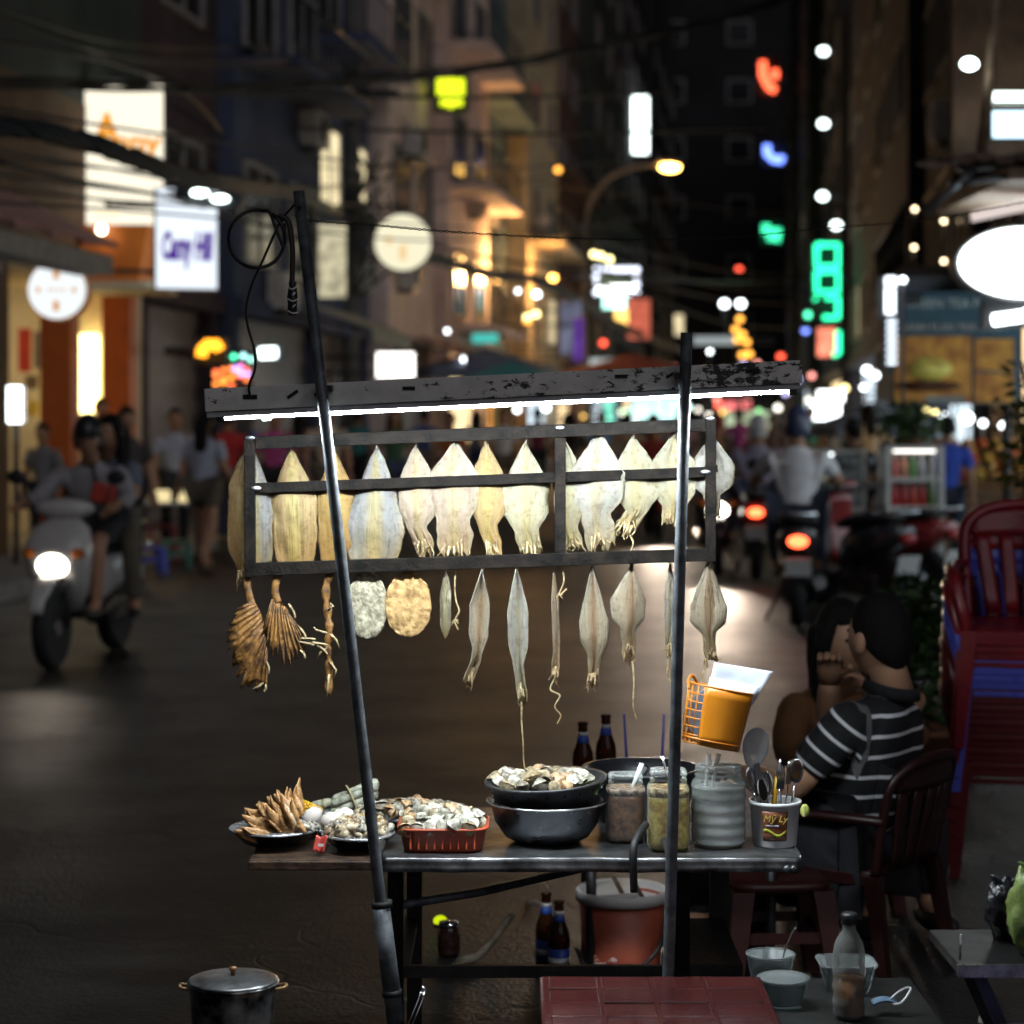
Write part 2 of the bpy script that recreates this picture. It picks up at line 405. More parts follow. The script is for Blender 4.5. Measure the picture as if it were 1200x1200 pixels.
house('R', 94, 125, 36, (.02, .034, .028), 'dark green tower with coloured neon letters', of=1.2, nw=4, lit=((2, 1),), shop=M_SHOPC)
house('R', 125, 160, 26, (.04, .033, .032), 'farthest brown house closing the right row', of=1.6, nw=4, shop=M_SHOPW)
# closing block
r = thing('apartment_block', 'dark apartment block closing the far end of the street', 'building', (18, 168, 0))
MB().box((18, 172, 24), (70, 8, 48)).build('wall', mat('end_wall', (.022, .02, .022), .9, 0, .3, .3), r, w=True)
for k in range(7):
    for j in range(7):
        x = 2 + k * 5.3; z = 4 + j * 4.6
        f = MB().box((x, 167.95, z), (2.0, .12, 1.9)).build('window', M_FRAME, r, w=True)
        MB().box((x, 167.86, z), (1.7, .1, 1.6)).build('pane', M_LITP if (k * 3 + j * 5) % 11 == 0 else M_PANE, f, w=True, root=r)

# air conditioners on the fronts
for k, (sd, y, o_, z) in enumerate((('L', 33.2, .25, 3.5), ('L', 35.4, .25, 6.3), ('L', 40.6, .1, 4.2), ('L', 43.4, .5, 4.4), ('L', 44.2, .5, 7.2), ('L', 51.5, .8, 6.6), ('L', 58.5, .3, 6.9), ('L', 66, .9, 7.4), ('R', 31.5, .2, 5.9), ('R', 36, .2, 3.6))):
    nm_ = ('low on the navy house with the wine red shutter', 'high on the navy house with the wine red shutter', 'below the two bright cream windows', 'low on the grey pink house', 'high on the grey pink house', 'on the pinkish concrete house', 'on the teal grey house', 'on the tall ochre house', 'high on the house behind the warm lamps', 'low on the house behind the warm lamps')[k]
    r = thing('air_conditioner', 'white air conditioner box %s' % nm_, 'air conditioner', W(sd, y, o_ + .2, z), group='air conditioners on the house fronts')
    MB().wbox(sd, y - .42, y + .42, o_ + .06, o_ + .38, z - .28, z + .28).build('casing', mat('ac_white', (.5, .48, .46), .5, 0, .2, 3), r, w=True)
    c = W(sd, y, o_ + .39, z); nrm = (W(sd, y, 1, z) - W(sd, y, 0, z)).normalized()
    MB().lathe([(.2, 0), (.22, .02), (.2, .03), (.0001, .03)], c, 18, rot=nrm.to_track_quat('Z', 'Y').to_matrix()).build('fan_grille', M_RAIL, r, w=True)
    MB().wbox(sd, y - .3, y + .3, o_ + .002, o_ + .3, z - .34, z - .29).build('bracket', M_RAIL, r, w=True)

# ------------------------------------------------------------------ the open lit shop on the left (22 - 27 m)
r = thing('open_shop', 'brightly lit open shop with orange pillars and cream inner wall', 'building', W('L', 24.6, 0, .125))
M_CREAM = mat('cream_paint', (.75, .65, .45), .7, 0, .08, 2)
M_ORNG = mat('orange_paint', (.62, .14, .025), .45, 0, .12, 3)
M_DTEAL = mat('dark_green_plaster', (.03, .045, .04), .8, 0, .3, 1)
M_BRN = mat('brown_plaster', (.12, .07, .035), .8, 0, .3, 1)
MB().wbox('L', 22.012, 27.18, -9, 0, 5.2, 14).build('wall', M_DTEAL, r, w=True)
MB().wbox('L', 22.012, 27.18, -9, .05, 3.35, 5.2).build('wall', M_BRN, r, w=True)
MB().wbox('L', 22.012, 27.18, -6, -5.8, .1, 3.35).build('back_wall', M_CREAM, r, w=True)
MB().wbox('L', 26.95, 27.18, -5.8, .02, .1, 3.35).build('side_wall', M_CREAM, r, w=True)
MB().wbox('L', 22.02, 26.94, -5.78, -.02, 3.2, 3.34).build('ceiling', M_CREAM, r, w=True)
MB().wbox('L', 24.3, 24.62, -.3, .06, .1, 3.34).build('pillar', M_ORNG, r, w=True)
MB().wbox('L', 26.55, 26.85, -.3, .06, .1, 3.34).build('pillar', M_ORNG, r, w=True)
MB().wbox('L', 22.02, 22.35, -.3, .05, .1, 3.34).build('pillar', M_BRN, r, w=True)
t = MB().tube([P(104, 392, 26.8), P(104, 484, 26.8)], .13, 10).build('tube_lamp', glow('shop_tube', (1, .8, .32), 7), r, w=True)
t = MB().wbox('L', 24.0, 26.3, -2.6, -2.3, 3.1, 3.19).build('ceiling_lamp', glow('shop_ceiling', (1, .83, .55), 9), r, w=True)
for (x0, y0, x1, y1, c, nm) in ((22, 385, 36, 436, (.6, .05, .03), 'garment'), (40, 388, 62, 432, (.25, .2, .17), 'garment'), (54, 436, 64, 455, (.3, .6, .55), 'poster'),
                                (32, 470, 45, 487, (.8, .55, .08), 'poster'), (30, 440, 44, 456, (.2, .13, .08), 'poster')):
    a, bb = P(x0, y1, 26.86), P(x1, y0, 26.86)
    MB().box(((a.x + bb.x) / 2, 26.86, (a.z + bb.z) / 2), (bb.x - a.x, .06, bb.z - a.z)).build(nm, mat('shop_' + nm + str(x0), c, .7, 0, .25, 5), r, w=True)
# orange canopy box under the tall sign
a = P(96, 330, 24.6); bb = P(176, 264, 24.6)
cn = MB(); cn.prism([(a.x, 24.5, a.z), (bb.x - .12, 24.5, a.z), (bb.x, 24.5, bb.z), (a.x, 24.5, bb.z)], (.15, 1.4, 0))
cn.build('canopy', mat('canopy_orange', (.75, .2, .02), .5, 0, .15, 2), r, w=True)
MB().box(((a.x + bb.x) / 2 + .05, 25.2, a.z - .045), (bb.x - a.x + .1, 1.5, .085)).build('canopy_edge', M_CREAM, r, w=True)
MB().sphere(P(119, 269, 24.3), .055, 12, 8).build('bulb', glow('canopy_bulb', (1, .85, .6), 12), r, w=True)
# scalloped awning at the very left
r = thing('shop_awning', 'weathered pink awning on a grey beam above the round cross sign', 'awning', W('L', 21, .6, 3.2))
b = MB()
for k in range(7):
    y0, y1 = 18.6 + k * .5, 18.6 + (k + 1) * .5
    b.hexa([W('L', y0, .03, 3.9), W('L', y1, .03, 3.9), W('L', y1, 1.3, 3.30), W('L', y0, 1.3, 3.30 - .04 * (k % 2)),
            W('L', y0, .03, 3.95), W('L', y1, .03, 3.95), W('L', y1, 1.3, 3.35), W('L', y0, 1.3, 3.35)])
b.build('cloth', mat('pink_canvas', (.4, .2, .18), .8, 0, .25, 3), r, w=True)
MB().wbox('L', 18.6, 22.1, .9, 1.25, 3.02, 3.22).build('beam', mat('grey_beam', (.3, .28, .25), .8), r, w=True)

# ------------------------------------------------------------------ signs
M_CASE = mat('sign_casing', (.2, .2, .21), .5, .4)
def light_sign(name, label, x0, y0, x1, y1, Y, gm, rz=0.0, depth=.18, arm=None, cat='sign', group=None):
    """Backlit box sign; pixels give its face."""
    a, c = P(x0, y1, Y), P(x1, y0, Y)
    ctr = (a + c) / 2; wd, ht = c.x - a.x, c.z - a.z
    r = thing(name, label, cat, ctr, rz, group)
    MB().box((0, depth / 2, 0), (wd, depth, ht)).build('casing', M_CASE, r)
    MB().box((0, -.012, 0), (wd * .97, .02, ht * .97)).build('panel', gm, r)
    if arm or name == 'led_stand': MB().box((0, depth + .012, 0), (wd * .97, .02, ht * .97)).build('rear_panel', gm, r)
    if name == 'led_stand': MB().tube([(0, depth / 2, -ht * .45), (0, depth / 2, -ctr.z + .0)], .03, 8).build('post', M_RAIL, r)
    if arm:
        for zz in (-.32, .32):
            MB().tube([(arm / abs(arm) * wd / 2 * .98, depth / 2, zz * ht), (arm, depth / 2, zz * ht)], .03, 6).build('bracket', M_RAIL, r)
    return r

r = light_sign('tall_sign', 'tall glowing cream sign with orange lettering above the orange canopy', 99, 94, 192, 280, 25, glow('sign_cream', (1, .92, .72), 1.25), R(14), arm=-1.0)
mo = glow('sign_orange_film', (1, .38, .02), .95)
lettering('A', 'lettering', mo, r, facing((-.2, -.028, .33)), .5, .003, w=False, sx=.8, bold=.02)
lettering('nny', 'lettering', mo, r, facing((.14, -.028, .2)), .34, .003, w=False, sx=1.1, bold=.014)
MB().box((-.2, -.026, -.66), (.3, .006, .05)).build('print', glow('sign_pale_film', (1, .8, .45), 1.6), r)
r = light_sign('shop_sign', 'glowing bluish white sign with purple script beside the tall cream sign', 182, 220, 255, 340, 24.2, glow('sign_bluish', (.84, .92, 1), 1.2), R(16), arm=-.9)
mp = glow('sign_purple_film', (.16, .04, .6), .5)
lettering('Camy Hill', 'lettering', mp, r, facing((.0, -.03, -.1)), .42, .003, shear=.15, w=False, sx=.34, bold=.022)
r = thing('sign_flood_lamp', 'black bar with two white flood lamps over the bluish sign', 'lamp', P(244, 232, 23.9))
MB().box(P(244, 233, 23.95), (.75, .12, .16), Matrix.Rotation(R(14), 3, 'Y')).build('bar', M_RAIL, r, w=True)
for (x, y) in ((234, 226), (258, 233)):
    MB().sphere(P(x, y, 23.85), (.1, .055, .04), 12, 8).build('lamp', glow('flood_white', (.85, 1, .97), 9), r, w=True)
MB().tube([P(225, 226, 24.0), P(184, 224, 24.2)], .025, 6).build('bracket', M_RAIL, r, w=True)

def disc_sign(name, label, px, py, rp, Y, gm, ringm, arm, rz=0.0, sx=1.0):
    c = P(px, py, Y); rad = rp * Y / F_PX
    r = thing(name, label, 'sign', c, rz)
    rot = Matrix.Rotation(R(90), 3, 'X')
    MB().lathe([(rad * .985, .0), (rad, -.03), (rad, -.2), (rad * .95, -.22)], (0, 0, 0), 40, sx, 1, rot).build('ring', ringm, r)
    MB().lathe([(rad * .94, .0), (rad * .93, .03), (rad * .6, .045), (.0001, .05)], (0, 0, 0), 40, sx, 1, rot).build('panel', gm, r)
    MB().lathe([(rad * .94, -.222), (rad * .93, -.25), (rad * .6, -.262), (.0001, -.265)], (0, 0, 0), 40, sx, 1, rot).build('rear_panel', gm, r)
    MB().tube([(0, .12, rad * .98), (0, .12, rad * 1.25), (arm, .12, rad * 1.25)], .03, 6).build('bracket', M_RAIL, r)
    return r, rad
r, rad = disc_sign('round_sign', 'round white light sign with an orange cross mark', 67, 340, 36, 22, glow('disc_white', (.93, .98, 1), 1.05), mat('orange_ring', (.8, .3, .05), .5), -.9)
mc = glow('cross_film', (1, .5, .18), .7)
for (x, z, w_, h_) in ((0, .52, .2, .34), (0, -.52, .2, .34), (.58, 0, .12, .2), (-.58, 0, .12, .2)):
    MB().box((x * rad, -.052, z * rad), (w_ * rad, .008, h_ * rad)).build('cross_mark', mc, r)
for x in (-.25, -.08, .1, .27):
    MB().box((x * rad, -.054, 0), (.1 * rad, .006, .13 * rad)).build('cross_mark', glow('cross_pale', (.95, .75, .6), .8), r)
r, rad = disc_sign('round_sign', 'round cream light sign with faint orange print below lit windows', 472, 284, 35, 38, glow('disc_cream', (1, .93, .66), 1.0), M_CASE, -1.2)
MB().box((0, -.056, -.35 * rad), (.25 * rad, .01, .5 * rad)).build('print', glow('cream_print', (1, .7, .35), .95), r)
MB().box((-.45 * rad, -.056, .05 * rad), (.18 * rad, .01, .3 * rad)).build('print', MATS['cream_print'], r)
r, rad = disc_sign('oval_sign', 'large oval white light sign over the flan billboard', 1200, 308, 44, 15, glow('oval_white', (.93, 1, .99), 6.0), M_CASE, 1.8, sx=1.85)
lettering('o', 'lettering', glow('oval_print', (1, .9, .3), 2.5), r, facing((-.27, -.056, .02)), .08, .002, w=False)

light_sign('light_box', 'blank tall white light box high on the far tower', 728, 112, 760, 181, 118, glow('box_white', (.85, 1, .97), 5), 0, .5, arm=-2.0)
light_sign('light_box', 'small warm white light box by the awnings', 441, 413, 486, 443, 36, glow('box_warmwhite', (1, .97, .9), 3.5), 0, .2, arm=-1.2)
light_sign('light_box', 'pale blue light box under the rusty balcony roof', 1162, 130, 1240, 162, 14, glow('box_blue', (.6, .85, 1), 2.5), 0, .15, arm=1.2)
light_sign('light_box', 'white lamp panel above the pale blue light box', 1160, 108, 1240, 119, 14, glow('box_green', (.85, 1, .9), 4.5), 0, .1, arm=1.2)
light_sign('led_stand', 'glowing white panel on a thin post at the left kerb', 9, 452, 26, 496, 21, glow('panel_white', (.88, .97, 1), 6), 0, .1)
light_sign('light_box', 'cream lit poster box beside the utility pole', 373, 262, 406, 350, 34, glow('poster_cream', (1, .9, .6), .55, .5, 6), 0, .15, arm=-1.0)
light_sign('shop_sign', 'green and white shop sign under the dotted light frame', 706, 343, 734, 362, 70, glow('sgw', (.5, 1, .85), 3), 0, .2, arm=-1.5)
light_sign('shop_sign', 'orange shop sign hanging below the green white one', 720, 362, 736, 384, 70, glow('sor', (1, .6, .15), 2.5), 0, .2, arm=-1.8)
light_sign('shop_sign', 'red backlit fascia beside the orange shop sign', 735, 350, 762, 398, 72, glow('srd', (.9, .2, .12), .7, .3), 0, .3, arm=-3)
light_sign('shop_sign', 'pale lilac hanging banner between the far awnings', 656, 352, 682, 418, 60, glow('slil', (.4, .42, .62), .3, .5, 2), 0, .1, arm=-2)
light_sign('shop_sign', 'violet hanging banner beside the lilac one', 672, 372, 684, 424, 58, glow('svio', (.2, .07, .5), .5, .5, 2), 0, .1, arm=-2)
light_sign('shop_sign', 'red white sign at the foot of the green number sign', 958, 384, 979, 418, 66, glow('srw', (1, .25, .15), 1.6, .4, 2), 0, .3, arm=2)
light_sign('shop_sign', 'bright white shop fascia far down the street', 948, 470, 985, 492, 60, glow('sbw', (.9, .97, 1), 6), 0, .3, arm=3)
light_sign('shop_sign', 'bright curved white lamp sign above the white fascia', 958, 458, 990, 470, 60, glow('sbw2', (.95, .97, 1), 6), 0, .2, arm=3)
light_sign('shop_sign', 'wide pale aqua fascia behind the tube lamp', 740, 466, 800, 492, 66, glow('saq', (.6, 1, .95), 1.7, .3, 1), 0, .3, arm=-3)
light_sign('shop_sign', 'narrow aqua pillar light behind the squid rack', 706, 470, 720, 500, 66, glow('saq2', (.25, .95, .7), 1.4), 0, .2, arm=-2)
light_sign('shop_sign', 'white pillar light behind the squid rack', 735, 476, 745, 500, 64, glow('swp', (.7, 1, .95), 2.0), 0, .2, arm=-2)
light_sign('shop_sign', 'teal roof fascia among the far awnings', 553, 390, 584, 402, 50, glow('stl', (.1, .75, .65), .8), 0, .3, arm=-1.5)
light_sign('shop_sign', 'white strip light over a far stall', 812, 394, 862, 404, 70, glow('ssl', (.7, .8, .8), .5), 0, .3, arm=2)
light_sign('shop_sign', 'pale strip light along a far shop front', 690, 420, 760, 428, 62, glow('spl', (.75, .85, .85), .7), 0, .3, arm=-2.5)
light_sign('shop_sign', 'red and pink sign row above distant heads', 838, 470, 880, 480, 75, glow('srp', (1, .2, .2), 1.5, .5, 2), 0, .2, arm=4)
light_sign('shop_sign', 'lime white shop fascia beyond the rack end', 850, 482, 905, 512, 75, glow('slw', (.7, .85, .55), 1.0, .6, 1), 0, .2, arm=4)

# dotted frame of bulbs
r = thing('dotted_light_frame', 'light sign framed by a row of white dots with bright bar', 'sign', P(722, 330, 68))
MB().box(P(722, 330, 68.3), (1.3, .2, .8)).build('board', mat('dark_board', (.03, .06, .04), .5), r, w=True)
mdot = glow('dot_white', (.8, .85, 1), 4)
pts = [(698 + i * 8, 316) for i in range(7)] + [(698, 324), (698, 333), (746, 324), (746, 333)] + [(698 + i * 8, 343) for i in range(7)]
for (x, y) in pts: MB().sphere(P(x, y, 68), .09, 8, 6).build('bulb', mdot, r, w=True)
MB().box(P(722, 339, 68.1), (1.2, .1, .25)).build('bar_light', glow('bar_white', (.95, 1, .95), 7), r, w=True)
MB().tube([P(700, 325, 68.4), W('L', 68, .5, P(700, 325, 68).z)], .05, 6).build('bracket', M_RAIL, r, w=True)

def neon(name, label, strokes, Y, gm, rad, back=None, arm=None, cat='sign', group=None):
    xs = [p[0] for s in strokes for p in s]; ys = [p[1] for s in strokes for p in s]
    cx, cyy = sum(xs) / len(xs), sum(ys) / len(ys)
    r = thing(name, label, cat, P(cx, cyy, Y), 0, group)
    for s in strokes: MB().tube([P(x, y, Y) for (x, y) in s], rad, 8).build('neon_tube', gm, r, w=True)
    x0, x1, y0, y1 = min(xs), max(xs), min(ys), max(ys)
    a, c = P(x0, y1, Y), P(x1, y0, Y)
    bk = MB(); yb = Y + rad * 2
    bk.box(((a.x + c.x) / 2, yb + .06, (a.z + c.z) / 2), (c.x - a.x + rad * 2.5, .1, c.z - a.z + rad * 2.5))
    if arm: bk.tube([((a.x + c.x) / 2, yb + .06, (a.z + c.z) / 2), ((a.x + c.x) / 2 + arm, yb + .06, (a.z + c.z) / 2)], .06, 6)
    bk.build('backing', mat('neon_backing', (.015, .018, .018), .6), r, w=True)
    return r
gg = glow('neon_green', (.03, 1, .42), 3.6)
neon('neon_number', 'tall green neon sign of stacked squares and a hook', [[(957, 287), (982, 287), (982, 312), (957, 312), (957, 287)], [(957, 318), (982, 318), (982, 342), (957, 342), (957, 318)],
     [(968, 349), (982, 349), (982, 372), (965, 372)], [(955, 349), (957, 351)]], 66, gg, .075, arm=1.5)
neon('neon_sign', 'green neon stroke at the foot of the number sign', [[(982, 388), (982, 414), (976, 416)]], 66, gg, .08, arm=1.5)
neon('neon_letter', 'red orange neon letter highest on the green tower', [[(894, 72), (894, 88), (900, 100)], [(908, 82), (908, 92)], [(899, 101), (909, 106)]], 118, glow('neon_red', (1, .12, .05), 4), .2, arm=3)
neon('neon_letter', 'blue neon letter halfway up the green tower', [[(899, 170), (899, 180), (907, 187), (915, 188), (916, 183)]], 118, glow('neon_blue', (.16, .26, 1), 4), .2, arm=3)
neon('neon_letter', 'green neon letter lowest of the coloured three', [[(898, 263), (898, 274)], [(911, 268), (911, 280), (900, 277)], [(904, 272), (913, 272)]], 118, glow('neon_green2', (.05, .85, .4), 2.5), .22, arm=3)
neon('neon_sign', 'bright yellow green neon sign on the pinkish house', [[(512, 96), (544, 96)], [(512, 104), (544, 104)], [(512, 112), (544, 112)], [(516, 120), (542, 120)], [(528, 92), (528, 126)]], 46.5, glow('neon_yellow', (.75, .9, .02), 2.0), .07, arm=-1.5)
neon('neon_sign', 'orange neon curl beside the colourful LED shop front', [[(236, 418), (237, 410), (243, 404), (254, 404), (257, 410)]], 26.5, glow('neon_orange', (1, .35, .02), 4), .07, arm=-.6)
neon('led_sign', 'white LED strip at end of the colourful shop front', [[(304, 414), (324, 413)]], 28, glow('led_white', (.85, 1, .97), 6), .07, arm=-1.2)
neon('led_sign', 'white LED pillar beside the flan billboard', [[(1038, 330), (1050, 330)], [(1043, 338), (1043, 368)]], 19, glow('led_pillar', (.85, .92, 1), 3.5), .045, arm=.3)
neon('led_sign', 'chain of small white LEDs hanging under the LED pillar', [[(1045, 375 + k * 8), (1045, 379 + k * 8)] for k in range(7)], 19, glow('led_chain', (.8, .9, 1), 2.2), .045)
neon('led_sign', 'blazing white lamp bar hung over the billboard edge', [[(1164, 375), (1200, 370), (1215, 360)]], 15, glow('led_bar', (.88, .93, 1), 8), .04, arm=.5)

# flan billboard
r = thing('flan_billboard', 'dark teal flan billboard with orange dessert photos', 'billboard', P(1120, 410, 19.5))
a, c = P(1046, 474, 19.6), P(1196, 342, 19.6); ctr = (a + c) / 2
MB().box((ctr.x, 19.66, ctr.z), (c.x - a.x, .1, c.z - a.z)).build('board', mat('board_teal', (.03, .1, .14), .5, 0, .2, 4), r, w=True)
def bpanel(x0, y0, x1, y1, m, nm, yy=19.595):
    a_, c_ = P(x0, y1, yy), P(x1, y0, yy); q = (a_ + c_) / 2
    return MB().box((q.x, yy, q.z), (c_.x - a_.x, .016, c_.z - a_.z)).build(nm, m, r, w=True)
M_FLAN = mat('flan_photo', (.7, .2, .015), .5, 0, .4, 7, col2=(.9, .42, .05))
bpanel(1048, 394, 1138, 472, M_FLAN, 'photo'); bpanel(1142, 397, 1188, 434, M_FLAN, 'photo'); bpanel(1142, 437, 1188, 472, M_FLAN, 'photo')
mdk = mat('flan_shadow', (.1, .03, .01), .5)
pl = MB(); q = P(1088, 452, 19.575); pl.lathe([(.28, -.01), (.3, .01), (.0001, .012)], q, 24, 1, .17, Matrix.Rotation(R(90), 3, 'X')); pl.build('dish_print', mdk, r, w=True)
pl = MB(); q = P(1090, 432, 19.572); pl.lathe([(.2, -.01), (.2, .01), (.0001, .012)], q, 24, 1, .55, Matrix.Rotation(R(90), 3, 'X')); pl.build('dish_print', mat('flan_top', (.95, .6, .12), .4, 0, .4, 9), r, w=True)
mtx = mat('board_lettering', (.7, .8, .75), .6)
lettering('GREEN TEA FLAN', 'lettering', mtx, r, facing(P(1118, 356, 19.59)), .115, .004)
lettering('BÁNH FLAN TRÀ XANH', 'lettering', mat('board_lettering2', (.75, .68, .6), .6), r, facing(P(1118, 384, 19.59)), .092, .004)
bpanel(1085, 464, 1130, 473, mat('caption_grey', (.3, .3, .27), .6), 'caption', 19.58)
for x in (1060, 1180):
    q = P(x, 474, 19.75); MB().tube([(q.x, 19.75, q.z + .2), (q.x, 19.75, .125)], .04, 8).build('post', M_RAIL, r, w=True)

# rusty balcony roof, top right, and its pipe
r = thing('corrugated_canopy', 'rusty corrugated canopy with steel struts at the upper right', 'awning', P(1180, 180, 13.5))
b = MB()
for k in range(12):
    x0 = 2.75 + k * .13
    b.tube([(x0, 13.0, 3.15 + .02 * (k % 2)), (x0 + .25, 15.5, 3.42 + .02 * (k % 2))], .07, 6, flat=.4)
b.build('roof_sheet', mat('rust_sheet', (.18, .12, .09), .7, .3, .4, 3), r, w=True)
for (p0, p1) in (((1110, 216), (1200, 205)), ((1122, 199), (1200, 190)), ((1085, 250), (1150, 190))):
    MB().tube([P(*p0, 13.2), P(*p1, 13.2)], .022, 6).build('strut', mat('steel_strut', (.35, .37, .38), .35, .8), r, w=True)
MB().tube([P(1150, 180, 13.2), P(1160, 90, 13.3), P(1166, 0, 13.3), P(1168, -60, 13.3)], .035, 8).build('pipe', mat('rust_pipe', (.3, .2, .13), .6, .4, .4, 8), r, w=True)
MB().sphere(P(1136, 75, 13.2), (.055, .04, .04), 10, 8).build('lamp', glow('canopy_white', (.85, 1, .98), 9), r, w=True)
q = P(1205, 205, 13.2); MB().box((q.x + .45, 14.2, q.z), (1.2, 2.2, .08)).build('beam', mat('rust_pipe', (.3, .2, .13)), r, w=True)
MB().box((q.x + .6, 14.8, q.z + .9), (1.5, .12, 1.8)).build('side_panel', mat('rust_panel', (.22, .12, .07), .7, .2, .4, 3), r, w=True)
MB().box(P(1195, 242, 14.0), (.6, .25, .06), Matrix.Rotation(R(-12), 3, 'Y')).build('lamp', glow('canopy_lamp2', (1, .85, .8), .8), r, w=True)

# ------------------------------------------------------------------ street lamp with arched arm
r = thing('street_lamp', 'arched street lamp with a glowing amber head', 'street lamp', (P(684, 500, 74).x, 74, 0))
x = P(684, 0, 74).x
pth = curve_pts([(x, 74, 0), (x, 74, 5), (x, 74, P(0, 285, 74).z), P(690, 240, 74), P(708, 213, 74), P(735, 198, 74), P(772, 192, 74)], 6)
MB().tube(pth, [.13] * 8 + [.1] * (len(pth) - 8), 8).build('pole', mat('lamp_pole', (.25, .2, .16), .5, .3), r, w=True)
MB().box(P(783, 190, 74), (.85, .4, .16), Matrix.Rotation(R(6), 3, 'Y'), .05).build('housing', mat('lamp_pole', (.25, .2, .16)), r, w=True)
MB().sphere(P(785, 196, 73.95), (.36, .2, .16), 14, 8).build('lens', glow('sodium', (1, .55, .12), 22), r, w=True)
# wall flood lamps that wash the orange house
for (x, y, Y, e) in ((583, 322, 56.0, 480), (648, 322, 64, 420), (566, 300, 55, 120)):
    r = thing('wall_lamp', 'amber flood lamp in front of the orange washed wall', 'lamp', P(x, y, Y), 0, 'amber lamps washing the ochre wall')
    p = P(x, y, Y)
    wx = W('L', Y, .5, 0).x
    MB().tube([p, (wx, Y, p.z)], .03, 6).build('bracket', M_RAIL, r, w=True)
    MB().sphere(p + Vector((0, -.05, -.1)), (.12, .12, .1), 12, 8).build('lens', glow('amber_lens', (1, .5, .1), 12), r, w=True)
    ld = bpy.data.lights.new('amber_light', 'POINT'); ld.energy = e; ld.color = (1, .52, .17); ld.shadow_soft_size = .2
    lo = bpy.data.objects.new('amber_light', ld); COL.objects.link(lo); lo.parent = r; lo.location = (.5, -.6, -.1)

# ------------------------------------------------------------------ utility pole and overhead cables
r = thing('utility_pole', 'dark utility pole wrapped in tangled cables beside the cream windows', 'utility pole', (P(411, 0, 40).x, 40, 0))
x = P(411, 0, 40).x
MB().tube([(x, 40, 0), (x, 40, 4), (x + .05, 40, 10)], [.17, .16, .13], 10).build('shaft', mat('pole_concrete', (.12, .115, .11), .8, 0, .3, 2), r, w=True)
b = MB(); random.seed(3)
for k in range(26):
    a = Vector((x + random.uniform(-.35, .55), 39.75 + random.uniform(-.2, .2), random.uniform(4.3, 6.3)))
    b.tube(curve_pts([a, a + Vector((random.uniform(-.5, .5), -.1, random.uniform(-.9, .1))), a + Vector((random.uniform(-.6, .6), 0, random.uniform(-.4, .6)))], 5), .03, 5)
b.build('cable_tangle', mat('cable_black', (.012, .012, .012), .5), r, w=True)
MB().box((x, 39.9, 7.6), (1.8, .1, .12)).build('crossarm', M_RAIL, r, w=True)

M_CAB = mat('cable_black', (.012, .012, .012), .5)
def cable(name, label, pts, rad, strands=1, twist=2.2, group=None, n=10):
    c = curve_pts([P(*p) for p in pts], n); q = c[len(c) // 2]
    r0 = c[0].copy()
    b = MB()
    if strands == 1: b.tube(c, rad, 6)
    else:
        for s in range(strands):
            ph = 6.283 * s / strands; pp = []
            jit = random.uniform(.6, 1.3)
            for i, p in enumerate(c):
                th = ph + i * twist / n
                pp.append(p + Vector((0, math.cos(th), math.sin(th))) * rad * jit)
            b.tube(pp, rad * .55, 6)
    o = b.build(name, M_CAB)
    tag(o, label, 'cable', group); return o
random.seed(5)
cable('cable_bundle', 'thick drooping cable bundle crossing the tall cream sign', [(-60, 140, 15), (40, 152, 15.5), (100, 166, 16), (150, 182, 16.5), (210, 205, 17.5), (280, 218, 20), (340, 226, 26), (405, 252, 39.6)], .05, 7, 5)
cable('cable_bundle', 'thick cable bundle running past the round cream sign', [(418, 250, 39.6), (460, 280, 42), (510, 302, 46), (570, 320, 51), (640, 332, 57), (690, 360, 63), (740, 388, 70), (800, 410, 80)], .09, 5, 5)
cable('overhead_cable', 'heavy sagging cable crossing above the yellow neon', [(-40, 95, 18), (150, 101, 20), (300, 103, 22), (420, 95, 24), (560, 80, 27), (700, 55, 30), (860, 18, 33), (960, -20, 35)], .045, 3, 3)
cable('overhead_cable', 'upper cable fanning across dark house fronts', [(-40, 40, 20), (120, 70, 22), (260, 108, 24), (400, 112, 27), (600, 114, 32), (800, 108, 38)], .03)
cable('overhead_cable', 'lower straight cable under the yellow neon', [(340, 150, 26), (500, 154, 30), (650, 157, 34), (900, 150, 40)], .03)
cable('overhead_cable', 'slack cable dipping toward the green number sign', [(405, 255, 39.6), (560, 300, 46), (700, 318, 52), (830, 330, 60), (985, 330, 80)], .04)
cable('overhead_cable', 'bright edged cable over the street near the lamp', [(630, 215, 60), (760, 232, 60), (900, 250, 60), (1040, 240, 60)], .035)
cable('overhead_cable', 'cable rising across the dark upper left wall', [(-30, 10, 20), (80, 48, 22), (170, 85, 24), (230, 120, 27), (262, 160, 31)], .025)
cable('overhead_cable', 'thin cable hanging before the lit shop canopy', [(0, 190, 17), (90, 212, 19), (200, 232, 22), (300, 262, 29), (405, 290, 39.6)], .022)
for k, (y0, y1, nm) in enumerate(((300, 318, 'highest'), (318, 338, 'second highest'), (336, 352, 'third highest'), (352, 380, 'lowest'))):
    cable('street_wire', 'amber lit wire below the street lamp, %s of four' % nm, [(690, y0 - 20, 66), (760, y0 - 4, 68), (860, y1, 72), (1000, y1 + 2, 76), (1120, y1 - 18, 78)], .05)

random.seed(17)
for k in range(12):
    y0 = random.uniform(-20, 250); y1 = y0 + random.uniform(-30, 90); x1 = random.uniform(380, 760)
    cable('thin_cable', 'thin dark cable strung high between the houses', [(-40, y0, 16 + k * .5), (x1 * .3, (y0 * 2 + y1) / 3 + random.uniform(10, 40), 20 + k * .6), (x1 * .7, (y0 + 2 * y1) / 3 + random.uniform(10, 40), 28 + k), (x1, y1, 40 + k)], .014, group='thin cables between the houses')
